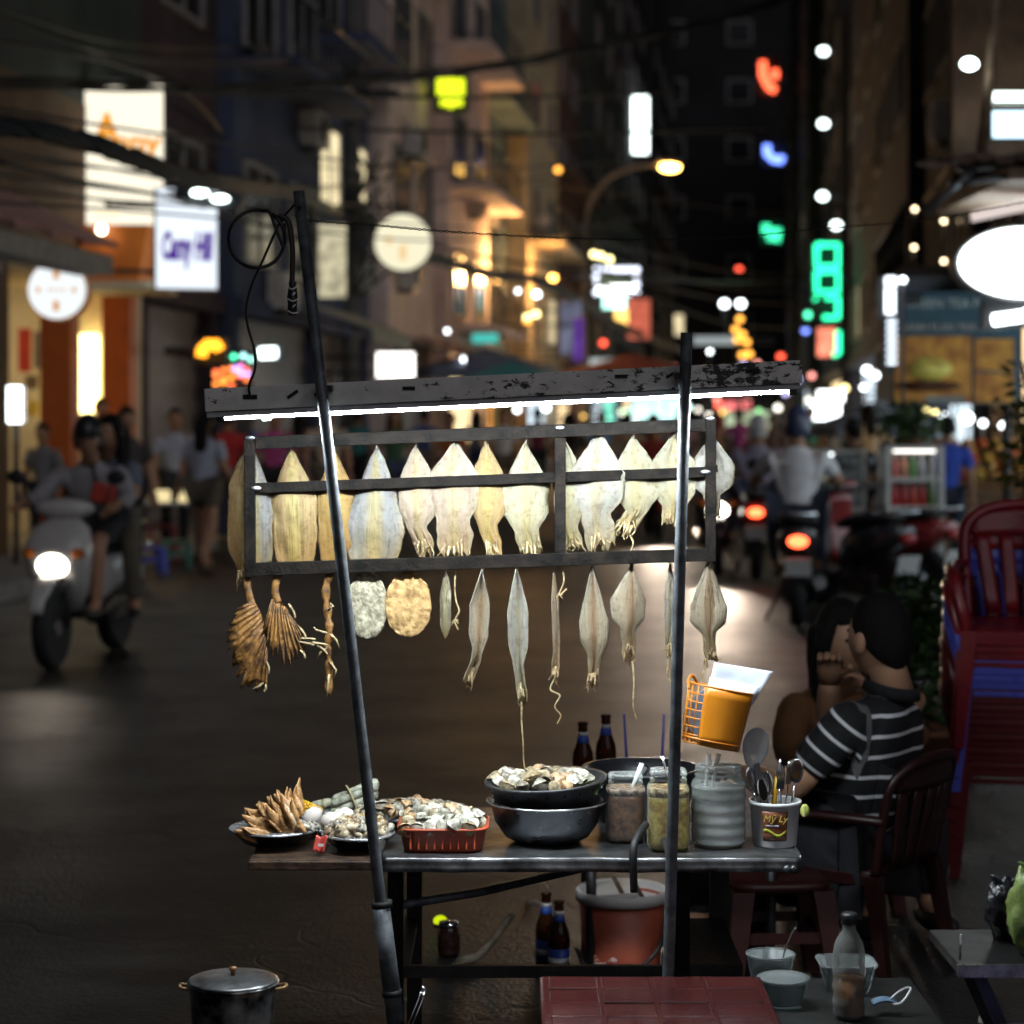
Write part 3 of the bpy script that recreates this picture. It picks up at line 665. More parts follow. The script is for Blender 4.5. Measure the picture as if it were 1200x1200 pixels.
# fine twisted wire from the cart's pole to the right
o = cable('twisted_wire', 'thin twisted wire strung from the cart pole across the picture', [(356, 258, 4.43), (440, 264, 4.6), (520, 271, 4.9), (640, 278, 5.1), (760, 281, 5.35), (860, 278, 5.6), (960, 268, 5.9), (1080, 258, 6.3), (1200, 237, 6.9), (1300, 215, 7.4)], .0020, 2, 44, n=44)
# ------------------------------------------------------------------ small lamps far and near
def stall_lamp(px, py, Y, r_px, col, st, label, group, key, foot=0.0):
    """A bulb on a thin post that stands on the street."""
    p = P(px, py, Y); rad = max(.03, r_px * Y / F_PX)
    r = thing('stall_lamp', label, 'lamp', (p.x, p.y, foot), 0, group)
    h = p.z - foot
    MB().sphere((0, 0, h), (rad, rad, rad * .9), 12, 8).build('bulb', glow('lamp_' + key, col, st), r)
    MB().tube([(0, rad * .5, h), (0, rad * .5 + .01, .0)], .018, 5).build('post', M_RAIL, r)
    MB().lathe([(rad * .7, h + rad * .9), (rad * .3, h + rad * 1.3)], (0, 0, 0), 10).build('cap', M_RAIL, r)
    return r
WARM, WHITE, AMB, RED, GRN, BLU, PNK = (1, .78, .48), (.9, .97, 1), (1, .42, .06), (1, .1, .05), (.1, 1, .5), (.2, .3, 1), (1, .25, .6)
for (px, py, Y) in ((1072, 245, 34), (1071, 290, 34), (1106, 259, 32), (1106, 306, 32), (1120, 322, 32)):
    stall_lamp(px, py, Y, 2.5, WARM, 9, 'small warm lamp shining before the blue black house', 'warm lamps before the blue black house', 'warm')
for (px, py, Y) in ((965, 60, 67), (965, 145, 67), (964, 230, 67), (980, 264, 67)):
    r = thing('tower_light', 'small white light on the mast of the dark tower', 'lamp', P(px, py, Y), 0, 'white lights up the tower mast')
    MB().sphere((0, 0, 0), (.16, .11, .125), 12, 8).build('bulb', glow('tower_white', (.85, 1, .97), 7), r)
    MB().tube([(0, .1, 0), (1.6, .3, 0)], .05, 6).build('bracket', M_RAIL, r)
for (px, py, Y, rp) in ((849, 356, 70, 6), (868, 356, 70, 6), (832, 412, 60, 3), (1058, 328, 19, 3), (524, 388, 43, 3), (544, 421, 43, 4), (607, 341, 52, 3), (629, 345, 52, 5), (1016, 434, 40, 6), (1026, 440, 40, 5), (1012, 454, 40, 4),
                        (970, 494, 44, 4), (1003, 491, 42, 3.5), (1021, 500, 42, 3), (1105, 486, 30, 5), (1133, 490, 28, 9), (1113, 498, 30, 4), (1176, 498, 26, 6), (1152, 496, 27, 5), (930, 505, 50, 3), (640, 478, 55, 5), (606, 480, 52, 4), (560, 485, 52, 4)):
    stall_lamp(px, py, Y, rp * .8, WHITE, 8, 'bare white stall lamp on a thin post down the street', 'white stall lamps down the street', 'white')
for (px, py, Y) in ((1086, 482, 30), (1096, 484, 30), (990, 455, 48), (1030, 484, 40), (618, 372, 52), (628, 368, 52), (696, 298, 66), (704, 300, 66), (714, 304, 66)):
    stall_lamp(px, py, Y, 4, (1, .85, .35), 6, 'yellowish stall lamp on a thin post', 'yellowish stall lamps', 'yellow')
for (px, py, Y) in ((867, 374, 68), (862, 386, 68), (870, 392, 68), (864, 398, 68), (875, 401, 68), (870, 416, 64), (878, 415, 64), (654, 199, 60), (618, 376, 52)):
    stall_lamp(px, py, Y, 4, AMB, 4, 'amber lamp in the cluster over the far traffic', 'amber lamps over the far traffic', 'amber')
for (px, py, Y) in ((707, 402, 60), (915, 418, 60), (842, 474, 55), (866, 316, 80)):
    stall_lamp(px, py, Y, 4, RED, 4, 'small red signal lamp down the street', 'red lamps down the street', 'red')
for (px, py, Y, c, k, nm) in ((947, 369, 90, GRN, 'green', 'green'), (944, 387, 88, BLU, 'blue', 'deep blue'), (963, 387, 88, (.5, .75, 1), 'skyblue', 'sky blue'), (398, 272, 38, GRN, 'green', 'leaf green')):
    stall_lamp(px, py, Y, 4, c, 4, 'single %s lamp on a tall thin post' % nm, None, k)
# colourful LED shop front
for i, (px, py, c, k) in enumerate([(253 + (j % 5) * 9, 436 + (j // 5) * 8 - (j % 3) * 2, (1, .16 + .06 * (j % 4), .05), 'ledred%d' % (j % 4)) for j in range(13)] +
                              [(274, 418, GRN, 'green'), (264, 419, (.05, .5, .3), 'dgreen'), (285, 417, (.5, 1, 1), 'aqua'), (294, 421, (.4, 1, .8), 'aqua2'), (282, 430, PNK, 'pink'), (290, 438, (.35, .35, 1), 'violet'), (282, 438, (.9, .4, 1), 'lilac'), (276, 432, BLU, 'blue')]):
    stall_lamp(px, py, 26.8, 3.2, c, 3.5, 'coloured LED lamp in the dotted cluster above the tube lamp', 'coloured LED cluster above the lamp housing', k, foot=.125)

# a denser scatter of small lamps above the far crowd
random.seed(23)
for (c, k, nm, n) in (((1, .93, .8), 'fwarm', 'warm white', 16), ((.55, 1, .9), 'faqua', 'aqua', 8), ((1, .35, .3), 'fpink', 'pinkish red', 7), ((.6, .55, 1), 'flilac', 'lilac', 6), ((1, .6, .15), 'forange', 'orange', 9), ((.4, 1, .4), 'flime', 'lime', 4)):
    for _ in range(n):
        Y = random.uniform(46, 95); lo = 900 - 20000 / Y + 45; hi = min(1010, 900 + 7500 / Y - 30)
        stall_lamp(random.uniform(max(540, lo), hi), random.uniform(425, 500), Y, random.uniform(1.8, 4.5), c, random.uniform(2, 5), '%s lamp shining above the far crowd' % nm, '%s lamps above the far crowd' % nm, k)
# ------------------------------------------------------------------ people
M_SKIN = mat('skin', (.42, .22, .13), .5, 0, .1, 9, sss=.1)
M_SKIN2 = mat('skin_warm', (.5, .28, .17), .5, 0, .1, 9, sss=.1)
M_HAIR = mat('black_hair', (.006, .005, .005), .65, 0, .4, 60, bump=.8, bscale=160, spec=.25)
M_SHOE = mat('dark_shoe', (.03, .025, .02), .5)
def cloth(name, col): return mat('cloth_' + name, col, .85, 0, .16, 9, bump=.25, bscale=45)

def skinned(pts, edges, radii, root, sub=2):
    """Grow a smooth continuous surface round a skeleton; returns (verts, faces)."""
    me = bpy.data.meshes.new('sk'); me.from_pydata([tuple(p) for p in pts], edges, [])
    ob = bpy.data.objects.new('sk', me); COL.objects.link(ob)
    md = ob.modifiers.new('s', 'SKIN'); md.use_smooth_shade = True; md.branch_smoothing = .6
    for i, r in enumerate(radii):
        sv = me.skin_vertices[0].data[i]
        sv.radius = (r, r) if not isinstance(r, tuple) else r
        sv.use_root = (i == root)
    ss = ob.modifiers.new('d', 'SUBSURF'); ss.levels = sub; ss.render_levels = sub
    dg = bpy.context.evaluated_depsgraph_get(); dg.update()
    ev = ob.evaluated_get(dg).to_mesh()
    vs = [v.co.copy() for v in ev.vertices]; fs = [tuple(p.vertices) for p in ev.polygons]
    ob.evaluated_get(dg).to_mesh_clear()
    bpy.data.objects.remove(ob); bpy.data.meshes.remove(me)
    return vs, fs

STAND = dict(pelvis=(0, 0, .92), waist=(0, .01, 1.08), chest=(0, .01, 1.26), neck=(0, .015, 1.41), head=(0, -.01, 1.545),
             shL=(.175, .01, 1.34), elL=(.23, .02, 1.08), wrL=(.24, -.06, .86), shR=(-.175, .01, 1.34), elR=(-.23, .02, 1.08), wrR=(-.24, -.06, .86),
             hipL=(.09, 0, .88), knL=(.1, -.01, .48), anL=(.1, .02, .09), toL=(.11, -.13, .04), hipR=(-.09, 0, .88), knR=(-.1, -.01, .48), anR=(-.1, .02, .09), toR=(-.11, -.13, .04))
WALK = dict(STAND, knL=(.1, -.14, .5), anL=(.1, -.2, .11), toL=(.11, -.34, .07), knR=(-.1, .04, .49), anR=(-.1, .24, .16), toR=(-.11, .16, .05), wrL=(.24, .12, .88), wrR=(-.24, -.2, .9))
RIDE = dict(pelvis=(0, .22, .83), waist=(0, .2, .97), chest=(0, .14, 1.14), neck=(0, .1, 1.28), head=(0, .05, 1.41),
            shL=(.18, .12, 1.21), elL=(.3, -.04, 1.02), wrL=(.31, -.27, 1.01), shR=(-.18, .12, 1.21), elR=(-.3, -.04, 1.02), wrR=(-.31, -.27, 1.01),
            hipL=(.1, .18, .81), knL=(.16, -.2, .78), anL=(.14, -.2, .37), toL=(.14, -.34, .32), hipR=(-.1, .18, .81), knR=(-.16, -.2, .78), anR=(-.14, -.2, .37), toR=(-.14, -.34, .32))
PILL = dict(pelvis=(0, .52, .86), waist=(0, .5, 1.0), chest=(0, .46, 1.18), neck=(0, .42, 1.33), head=(.05, .36, 1.47),
            shL=(.17, .45, 1.25), elL=(.24, .3, 1.06), wrL=(.17, .1, 1.0), shR=(-.17, .45, 1.25), elR=(-.24, .3, 1.06), wrR=(-.17, .1, 1.0),
            hipL=(.12, .48, .84), knL=(.26, .14, .76), anL=(.25, .26, .34), toL=(.29, .12, .3), hipR=(-.12, .48, .84), knR=(-.26, .14, .76), anR=(-.25, .26, .34), toR=(-.29, .12, .3))
EDGES = [('pelvis', 'waist'), ('waist', 'chest'), ('chest', 'neck'), ('chest', 'shL'), ('shL', 'elL'), ('elL', 'wrL'), ('chest', 'shR'), ('shR', 'elR'), ('elR', 'wrR'),
         ('pelvis', 'hipL'), ('hipL', 'knL'), ('knL', 'anL'), ('anL', 'toL'), ('pelvis', 'hipR'), ('hipR', 'knR'), ('knR', 'anR'), ('anR', 'toR')]
RAD = dict(pelvis=.125, waist=.115, chest=.135, neck=.055, sh=.062, el=.042, wr=.028, hip=.09, kn=.056, an=.038, to=.035)
def rad(k): return RAD.get(k, RAD.get(k[:2], RAD.get(k[:3], .05)))

def add_skin(mb, J, names, edges, inflate=1.0, root='pelvis', over=None, extra=0.0):
    idx = {n: i for i, n in enumerate(names)}
    rr = [(over or {}).get(n, rad(n) * inflate + extra) for n in names]
    vs, fs = skinned([J[n] for n in names], [(idx[a], idx[c]) for a, c in edges if a in idx and c in idx], rr, idx[root])
    return mb.add(vs, fs, True)

def head_shape(d, p):
    """Face towards -Y: jaw, brow, nose, eye hollows."""
    q = p.copy()
    if d.z < -.2: q.x *= 1 - .28 * (-d.z - .2); q.y *= 1 - .12 * (-d.z - .2)
    f = max(0, -d.y)
    if f > .3:
        g = math.exp(-(d.x / .16) ** 2)
        q.y -= .024 * g * math.exp(-((d.z + .18) / .2) ** 2)             # nose
        for sx in (-.36, .36): q.y += .012 * math.exp(-((d.x - sx) / .17) ** 2 - ((d.z - .1) / .14) ** 2)
        q.y -= .006 * math.exp(-((d.z + .55) / .1) ** 2 - (d.x / .3) ** 2)  # lips
        q.y -= .008 * math.exp(-((d.z + .85) / .15) ** 2 - (d.x / .35) ** 2)  # chin
    return q

def fingers(mb, wr, el, curl=.5, side=1, s=1.0):
    """Palm and five separate fingers beyond a wrist."""
    wr, el = Vector(wr), Vector(el); d = (wr - el).normalized()
    up = Vector((0, 0, 1)) if abs(d.z) < .8 else Vector((0, -1, 0))
    w = d.cross(up).normalized(); n = w.cross(d).normalized()
    mb.tube([wr - d * .02, wr + d * .03 * s, wr + d * .085 * s], [.027, .038 * s, .036 * s], 8, flat=.5)
    base = wr + d * .08 * s
    for k, ln in enumerate((.06, .075, .08, .07)):
        o = (k - 1.5) * .019 * s
        p0 = base + w * o; p1 = p0 + (d * math.cos(curl * .6) - n * math.sin(curl * .6)) * ln * .55 * s
        p2 = p1 + (d * math.cos(curl * 1.8) - n * math.sin(curl * 1.8)) * ln * .5 * s
        mb.tube([p0 - d * .01, p1, p2], [.0095 * s, .009 * s, .007 * s], 6)
    p0 = wr + d * .03 * s + w * .03 * side * s
    p1 = p0 + (d * .6 + w * .7 * side - n * .3).normalized() * .04 * s
    mb.tube([p0, p1, p1 + (d - n * .5).normalized() * .035 * s], [.012 * s, .011 * s, .008 * s], 6)

def person(label, J, loc, rz, shirt, pants, scale=1.0, hair='short', headrot=(0, 0, 0), sleeves='short', legs='long', group=None, helmet=None, skin=None, cap=None, bulk=1.0, top_edges=None):
    r = thing('person', label, 'person', loc, rz, group)
    r.scale = (scale,) * 3
    skin = skin or M_SKIN
    names = list(dict.fromkeys([n for e in EDGES for n in e]))
    mb = MB(); add_skin(mb, J, names, EDGES, bulk, over=dict(pelvis=.105 * bulk, waist=.095 * bulk, chest=.105 * bulk, shL=.046, shR=.046, hipL=.075, hipR=.075))
    cov = [(J['pelvis'], J['waist'], 1), (J['waist'], J['chest'], 1), (J['chest'], J['neck'], .8), (J['chest'], J['shL'], 1), (J['chest'], J['shR'], 1)]
    cov += [(J['sh' + k], J['el' + k], {'none': .0, 'short': .72, 'long': 1}[sleeves]) for k in 'LR'] + ([(J['el' + k], J['wr' + k], .85) for k in 'LR'] if sleeves == 'long' else [])
    cov += [(J['hip' + k], J['kn' + k], .5 if legs == 'short' else .85) for k in 'LR'] + [(J['pelvis'], J['hip' + k], 1) for k in 'LR']
    alls = [(J[a], J[c]) for a, c in EDGES]
    for i, p in enumerate(mb.v):
        bd, bp_, ok = 9, None, False
        for a, c in alls:
            a, c = Vector(a), Vector(c); dd = c - a; t = max(0, min(1, (p - a).dot(dd) / dd.length_squared)); q = a + dd * t
            if (p - q).length < bd: bd, bp_, ok = (p - q).length, q, any((Vector(e[0]) - a).length < 1e-6 and (Vector(e[1]) - c).length < 1e-6 and t <= e[2] for e in cov)
        if ok: mb.v[i] = bp_.lerp(p, .55)
    H = Matrix.Translation(Vector(J['head'])) @ Euler(headrot).to_matrix().to_4x4()
    hm = MB(); hm.sphere((0, 0, 0), (.076, .095, .118), 20, 14, fn=head_shape)
    for sx in (-1, 1): hm.sphere((sx * .085, .006, -.008), (.012, .022, .032), 10, 8)
    nk = Vector(J['neck'])
    hm.xform(H); mb.v += []; n0 = mb.add(hm.v, hm.f, True)
    mb.tube([nk - Vector((0, 0, .03)), (nk + Vector(J['head'])) / 2, Vector(J['head']) - Vector((0, 0, .03))], [.062, .054, .056], 10)
    for s, k in ((1, 'L'), (-1, 'R')): fingers(mb, J['wr' + k], J['el' + k], .6, s)
    mb.build('body', skin, r)
    # top
    nm = ['waist', 'chest', 'neck', 'pelvis', 'shL', 'shR']; J2 = dict(J)
    for k in 'LR':
        if sleeves != 'none':
            e = Vector(J['el' + k]); s = Vector(J['sh' + k]); w_ = Vector(J['wr' + k])
            J2['el' + k] = e if sleeves == 'long' else s.lerp(e, .8)
            nm.append('el' + k)
            if sleeves == 'long': J2['wr' + k] = e.lerp(w_, .92); nm.append('wr' + k)
    J2['neck'] = Vector(J['chest']).lerp(Vector(J['neck']), .97)
    tb = MB(); add_skin(tb, J2, nm, EDGES, 1.08 * bulk, 'waist', {'neck': .083, 'pelvis': .142 * bulk, 'shL': .074, 'shR': .074, 'elL': .064, 'elR': .064, 'wrL': .045, 'wrR': .045}, .008)
    tb.v = [p + .007 * Vector((mnoise.noise(p * 11), mnoise.noise(p * 11 + Vector((7, 0, 0))), .5 * mnoise.noise(p * 11 + Vector((0, 9, 0))))) + .004 * Vector((mnoise.noise(p * 27), mnoise.noise(p * 27 + Vector((7, 0, 0))), 0)) for p in tb.v]
    so = tb.build('shirt', shirt, r)
    # trousers or shorts
    nm = ['pelvis']; J3 = dict(J)
    for k in 'LR':
        nm += ['hip' + k, 'kn' + k]
        if legs == 'long': nm.append('an' + k); J3['an' + k] = Vector(J['kn' + k]).lerp(Vector(J['an' + k]), .93)
        else: J3['kn' + k] = Vector(J['hip' + k]).lerp(Vector(J['kn' + k]), .6 if legs == 'short' else .95)
    pb = MB(); add_skin(pb, J3, nm, EDGES, 1.1 * bulk, 'pelvis', {'anL': .062, 'anR': .062}, .006)
    pb.build('trousers' if legs == 'long' else 'shorts', pants, r)
    for k in 'LR':
        a, t = Vector(J['an' + k]), Vector(J['to' + k]); d = (t - a); d.z = 0; d = d.normalized() if d.length > 1e-4 else Vector((0, -1, 0))
        c = Vector((a.x, a.y, t.z)) + d * .06
        MB().sphere(c, (.046, .13, .04), 12, 8, Matrix.Rotation(math.atan2(d.x, -d.y), 3, 'Z')).build('shoe', M_SHOE, r)
    # hair or helmet
    def shell(k, fn, soft=.016):
        """Cap over the head: stands proud where fn(p) > 0 and dips inside the head elsewhere."""
        def g(d, p):
            t = max(0, min(1, fn(p) / soft + .5)); t = t * t * (3 - 2 * t)
            return p * (.93 + (k - .93) * t * (1 + (.05 * mnoise.noise(d * 5) + .06 * mnoise.noise(d * 14) + .04 * mnoise.noise(d * 33) if k < 1.2 else 0)))
        q = MB(); q.sphere((0, .003, .003), (.076, .095, .118), 56, 40, fn=g); return q
    def hairline(p):
        y = p.y
        if y < -.06: return p.z - .062 + .15 * abs(p.x)
        if y < -.025: return p.z - (.062 - (y + .06) / .035 * .05)
        if y < .03: return p.z - (.012 - (y + .025) / .055 * .045)
        return p.z + .033 + (y - .03) * .95
    hb = shell(1.12, hairline)
    if hair == 'long':
        hb.tube(curve_pts([(0, .03, .09), (0, .085, 0), (0, .1, -.12), (0, .1, -.34)], 5), [.05] * 4 + [.085] * 6 + [.08] * 4 + [.05, .03], 14, flat=.55)
        for sx in (-1, 1): hb.tube(curve_pts([(sx * .035, -.045, .098), (sx * .078, -.03, .03), (sx * .092, .0, -.1), (sx * .08, -.01, -.3)], 5), [.02] * 4 + [.028] * 6 + [.032] * 4 + [.02, .012], 9)
    if helmet is None:
        hb.xform(H); hb.build('hair', M_HAIR, r)
    else:
        if hair == 'long': hb.xform(H); hb.build('hair', M_HAIR, r)
        q = shell(1.3, lambda p: p.z - (.02 if p.y < -.03 else -.07)); q.v = [p + Vector((0, .01, .01)) for p in q.v]
        q.sphere((0, -.1, .03), (.085, .07, .014), 14, 6)
        q.xform(H); q.build('helmet', helmet, r)
    if cap is not None:
        q = shell(1.18, lambda p: p.z - .03); q.sphere((0, -.12, .04), (.07, .07, .01), 12, 6); q.xform(H); q.build('cap', cap, r)
    for sx in (-1, 1):
        e = MB().sphere((sx * .029, -.083, .012), (.011, .008, .007), 8, 6); e.xform(H); e.build('eye', mat('eye_dark', (.02, .015, .012), .2), r)
    return r, so

# ------------------------------------------------------------------ motor scooters
M_TYRE = mat('tyre_rubber', (.015, .015, .016), .75, 0, .3, 20)
M_RIM = mat('alloy_rim', (.45, .45, .46), .35, .9)
M_BLK = mat('black_plastic', (.02, .02, .022), .4)
M_CHR = mat('chrome', (.7, .7, .72), .15, 1.0)
def wheel(parent, c, rr=.27, wd=.1):
    w = MB(); rot = Matrix.Rotation(R(90), 3, 'Y')
    prof = []
    for k in range(13):
        a = math.pi * (k / 12) - math.pi / 2
        prof.append((rr - .055 + .055 * math.cos(a), wd / 2 * math.sin(a)))
    w.lathe([(rr - .07, -wd * .4)] + prof + [(rr - .07, wd * .4)], c, 28, rot=rot)
    root = w.build('wheel', M_TYRE, parent)
    m = MB(); m.lathe([(rr - .07, -.035), (rr - .085, -.03), (rr - .085, .03), (rr - .07, .035)], c, 28, rot=rot)
    m.lathe([(.05, -.05), (.05, .05)], c, 14, rot=rot)
    for k in range(6):
        a = 6.283 * k / 6; d = Vector((0, math.cos(a), math.sin(a)))
        m.tube([Vector(c) + d * .04, Vector(c) + d * (rr - .075)], [.022, .015], 6)
    m.build('rim', M_RIM, root)
    return root

def loft(mb, rings, n=16, sup=2.6):
    """rings: (centre, half width x, half depth, axis 'y' or 'z')."""
    q = []
    for (c, hx, hd, ax) in rings:
        for j in range(n):
            th = 2 * math.pi * j / n; ct, st = math.cos(th), math.sin(th)
            k = (abs(ct) ** sup + abs(st) ** sup) ** (-1 / sup)
            q.append(Vector(c) + (Vector((hx * ct * k, 0, hd * st * k)) if ax == 'y' else Vector((hx * ct * k, hd * st * k, 0))))
    f = [(i * n + j, i * n + (j + 1) % n, (i + 1) * n + (j + 1) % n, (i + 1) * n + j) for i in range(len(rings) - 1) for j in range(n)]
    m = mb.add(q, f, True)
    mb.f.append(tuple(m + j for j in range(n))[::-1]); mb.s.append(True)
    mb.f.append(tuple(m + (len(rings) - 1) * n + j for j in range(n))); mb.s.append(True)

def scooter(label, loc, rz, paint, lit=None, tail=None, group=None, plate=True, head_energy=0, aim=None):
    """Step-through scooter facing -Y."""
    r = thing('motor_scooter', label, 'scooter', loc, rz, group)
    wheel(r, (0, -.62, .27)); wheel(r, (0, .6, .27), .27, .12)
    b = MB(); prof = []
    for k in range(9):
        a = R(20 + k * 17)
        prof.append((Vector((0, -.62 - .315 * math.cos(a), .27 + .315 * math.sin(a))), .07 if 1 < k < 7 else .05, .02))
    fm = MB(); fm.tube([p for p, _, _ in prof], [w_ for _, w_, _ in prof], 10, flat=.35); fm.build('front_fender', paint, r)
    f = MB()
    for sx in (-1, 1): f.tube([(sx * .085, -.62, .27), (sx * .075, -.45, .75)], .022, 8)
    f.tube([(0, -.45, .7), (0, -.38, 1.0)], .03, 8); f.build('fork', M_BLK, r)
    s = MB(); loft(s, [((0, -.36, .36), .1, .06, 'z'), ((0, -.42, .5), .17, .08, 'z'), ((0, -.5, .64), .21, .12, 'z'), ((0, -.5, .76), .22, .12, 'z'), ((0, -.44, .88), .18, .09, 'z'), ((0, -.39, .94), .1, .05, 'z')])
    s.build('front_shield', paint, r)
    h = MB(); loft(h, [((-.22, -.36, 1.0), .02, .03, 'z'), ((0, -.37, 1.0), .02, .03, 'z')], 8)
    h = MB(); h.sphere((0, -.38, 1.0), (.2, .09, .065), 18, 10); h.build('handlebar_cover', paint, r)
    hb = MB(); hb.tube([(-.36, -.25, 1.01), (-.18, -.35, 1.0), (.18, -.35, 1.0), (.36, -.25, 1.01)], .017, 8); hb.build('handlebar', M_BLK, r)
    for sx in (-1, 1):
        mr = MB(); mr.tube([(sx * .24, -.33, 1.02), (sx * .3, -.36, 1.16)], .008, 6); mr.sphere((sx * .33, -.36, 1.2), (.065, .015, .045), 12, 8); mr.build('mirror', M_BLK, r)
        t = MB(); t.sphere((sx * .15, -.585, .73), (.06, .03, .035), 10, 8); t.build('indicator', mat('amber_lens_off', (.5, .14, .02), .25), r)
    hl = MB(); hl.sphere((0, -.6, .655), (.105, .055, .075), 18, 10)
    hl.build('headlight', lit or mat('headlight_off', (.6, .62, .65), .1), r)
    fl = MB(); loft(fl, [((0, -.38, .36), .13, .05, 'y'), ((0, 0, .31), .15, .05, 'y'), ((0, .25, .36), .14, .09, 'y')]); fl.build('footboard', M_BLK, r)
    bd = MB(); loft(bd, [((0, .12, .5), .1, .16, 'y'), ((0, .3, .58), .155, .17, 'y'), ((0, .6, .64), .16, .13, 'y'), ((0, .86, .7), .1, .06, 'y')]); bd.build('rear_body', paint, r)
    se = MB(); loft(se, [((0, .08, .74), .1, .04, 'y'), ((0, .25, .77), .15, .05, 'y'), ((0, .5, .8), .15, .055, 'y'), ((0, .74, .82), .1, .04, 'y')]); se.build('seat', mat('seat_vinyl', (.02, .018, .018), .45), r)
    tl = MB(); tl.sphere((0, .9, .66), (.075, .04, .045), 14, 8); tl.build('tail_light', tail or mat('tail_off', (.4, .02, .02), .25), r)
    g = MB(); g.tube([(-.13, .5, .82), (-.13, .85, .86), (.13, .85, .86), (.13, .5, .82)], .014, 8); g.build('grab_rail', M_CHR, r)
    rf = MB(); rf.box((0, .87, .42), (.12, .03, .24), Matrix.Rotation(R(-20), 3, 'X')); rf.build('mudguard', M_BLK, r)
    if plate: MB().box((0, .905, .47), (.19, .006, .14), Matrix.Rotation(R(-20), 3, 'X')).build('number_plate', mat('plate_white', (.75, .75, .73), .5, 0, .1), r)
    ex = MB(); ex.tube([(-.14, .1, .26), (-.16, .45, .3), (-.16, .85, .36)], [.02, .05, .05], 10); ex.build('exhaust', M_CHR, r)
    en = MB(); en.box((.02, .42, .3), (.2, .42, .18), None, .03); en.build('engine', M_BLK, r)
    st = MB(); st.tube([(.1, .1, .3), (.24, .12, .0)], .012, 6); st.build('side_stand', M_BLK, r)
    if head_energy:
        ld = bpy.data.lights.new('headlamp_beam', 'SPOT'); ld.energy = head_energy; ld.spot_size = R(38); ld.spot_blend = .8; ld.color = (1, .8, .62); ld.shadow_soft_size = .06
        lo = bpy.data.objects.new('headlamp_beam', ld); COL.objects.link(lo); lo.parent = r; lo.location = (0, -.68, .655)
        lo.rotation_euler = aim or (R(-78), 0, 0)
    return r

GL_HEAD = glow('headlight_on', (1, .93, .8), 14)
GL_TAIL = glow('tail_on', (1, .09, .03), 9)
W_PAINT = mat('scooter_white', (.58, .55, .52), .3, 0, .06, 3, coat=.5)
D_PAINT = mat('scooter_dark', (.03, .03, .035), .3, 0, .2, 3, coat=.5)
R_PAINT = mat('scooter_red', (.25, .02, .02), .3, 0, .2, 3, coat=.5)
p0 = P(68, 785, 13.3)
scooter('white scooter with bright headlight carrying two riders toward the cart', (p0.x + .05, 13.9, 0), R(-8), W_PAINT, GL_HEAD, group=None, head_energy=6, aim=(R(-68), 0, R(14)))
sc_loc = (p0.x + .05, 13.9, 0)
rr, _ = person('scooter rider in dark helmet and white shirt driving the white scooter', RIDE, sc_loc, R(-8), cloth('white_shirt', (.32, .3, .31)), cloth('black', (.02, .02, .025)), 1.02, helmet=mat('helmet_black', (.02, .02, .02), .3), sleeves='long', headrot=(R(5), 0, R(14)), legs='knee')
person('passenger in grey blue top seated behind the white scooter driver', PILL, sc_loc, R(-8), cloth('grey_blue', (.16, .19, .24)), cloth('olive', (.12, .1, .07)), 1.0, hair='long', sleeves='short', headrot=(0, 0, R(-20)))
# red bag on the rider's chest
r = thing('red_bag', 'small red and orange bag slung on the scooter rider chest', 'bag', (sc_loc[0] + .13, 13.98, 1.08))
MB().box((0, -.09, 0), (.17, .06, .13), Matrix.Rotation(R(12), 3, 'Y'), .015).build('pouch', mat('bag_red', (.5, .05, .03), .6), r)
MB().tube([(-.05, -.08, .06), (-.1, -.03, .2)], .012, 6).build('strap', M_BLK, r)

# rider in white seen from behind, and the one further on
x1 = P(922, 0, 17.2).x
scooter('dark scooter with glowing red tail light under the white shirted rider', (x1, 16.6, 0), R(173), D_PAINT, None, GL_TAIL)
person('rider in plain white shirt seen from behind on dark scooter', RIDE, (x1, 16.6, 0), R(173), cloth('plain_white', (.7, .68, .7)), cloth('navy', (.03, .035, .06)), 1.06, helmet=mat('helmet_navy', (.05, .06, .12), .25), sleeves='short', bulk=1.15)
x2 = P(878, 0, 22).x
scooter('red scooter with lit tail light farther along ahead of the white rider', (x2, 21.2, 0), R(172), R_PAINT, None, GL_TAIL)
person('rider in lilac top and white helmet farther along the street', RIDE, (x2, 21.2, 0), R(172), cloth('lilac', (.42, .38, .5)), cloth('denim', (.05, .07, .14)), 1.02, helmet=mat('helmet_white', (.7, .7, .72), .3), sleeves='long')
x3 = P(846, 0, 21.0).x
scooter('oncoming scooter with white headlight half hidden by rack end', (x3, 21.6, 0), R(-4), D_PAINT, GL_HEAD, head_energy=220, aim=(R(-80), 0, R(-8)))
person('oncoming rider in tan top behind the rack end', RIDE, (x3, 21.6, 0), R(-4), cloth('tan', (.4, .25, .18)), cloth('denim2', (.05, .06, .12)), 1.02, helmet=mat('helmet_red', (.25, .03, .03), .3), sleeves='long')
x4 = P(770, 0, 27).x
scooter('oncoming scooter with headlight glimpsed under hanging squid tentacles', (x4, 27.6, 0), R(2), R_PAINT, GL_HEAD, head_energy=220, aim=(R(-80), 0, R(-4)))
person('oncoming rider in dark red top glimpsed between the squid', RIDE, (x4, 27.6, 0), R(2), cloth('dark_red', (.25, .04, .04)), cloth('black', (.02, .02, .025)), 1.02, helmet=mat('helmet_black', (.02, .02, .02), .3), sleeves='long')
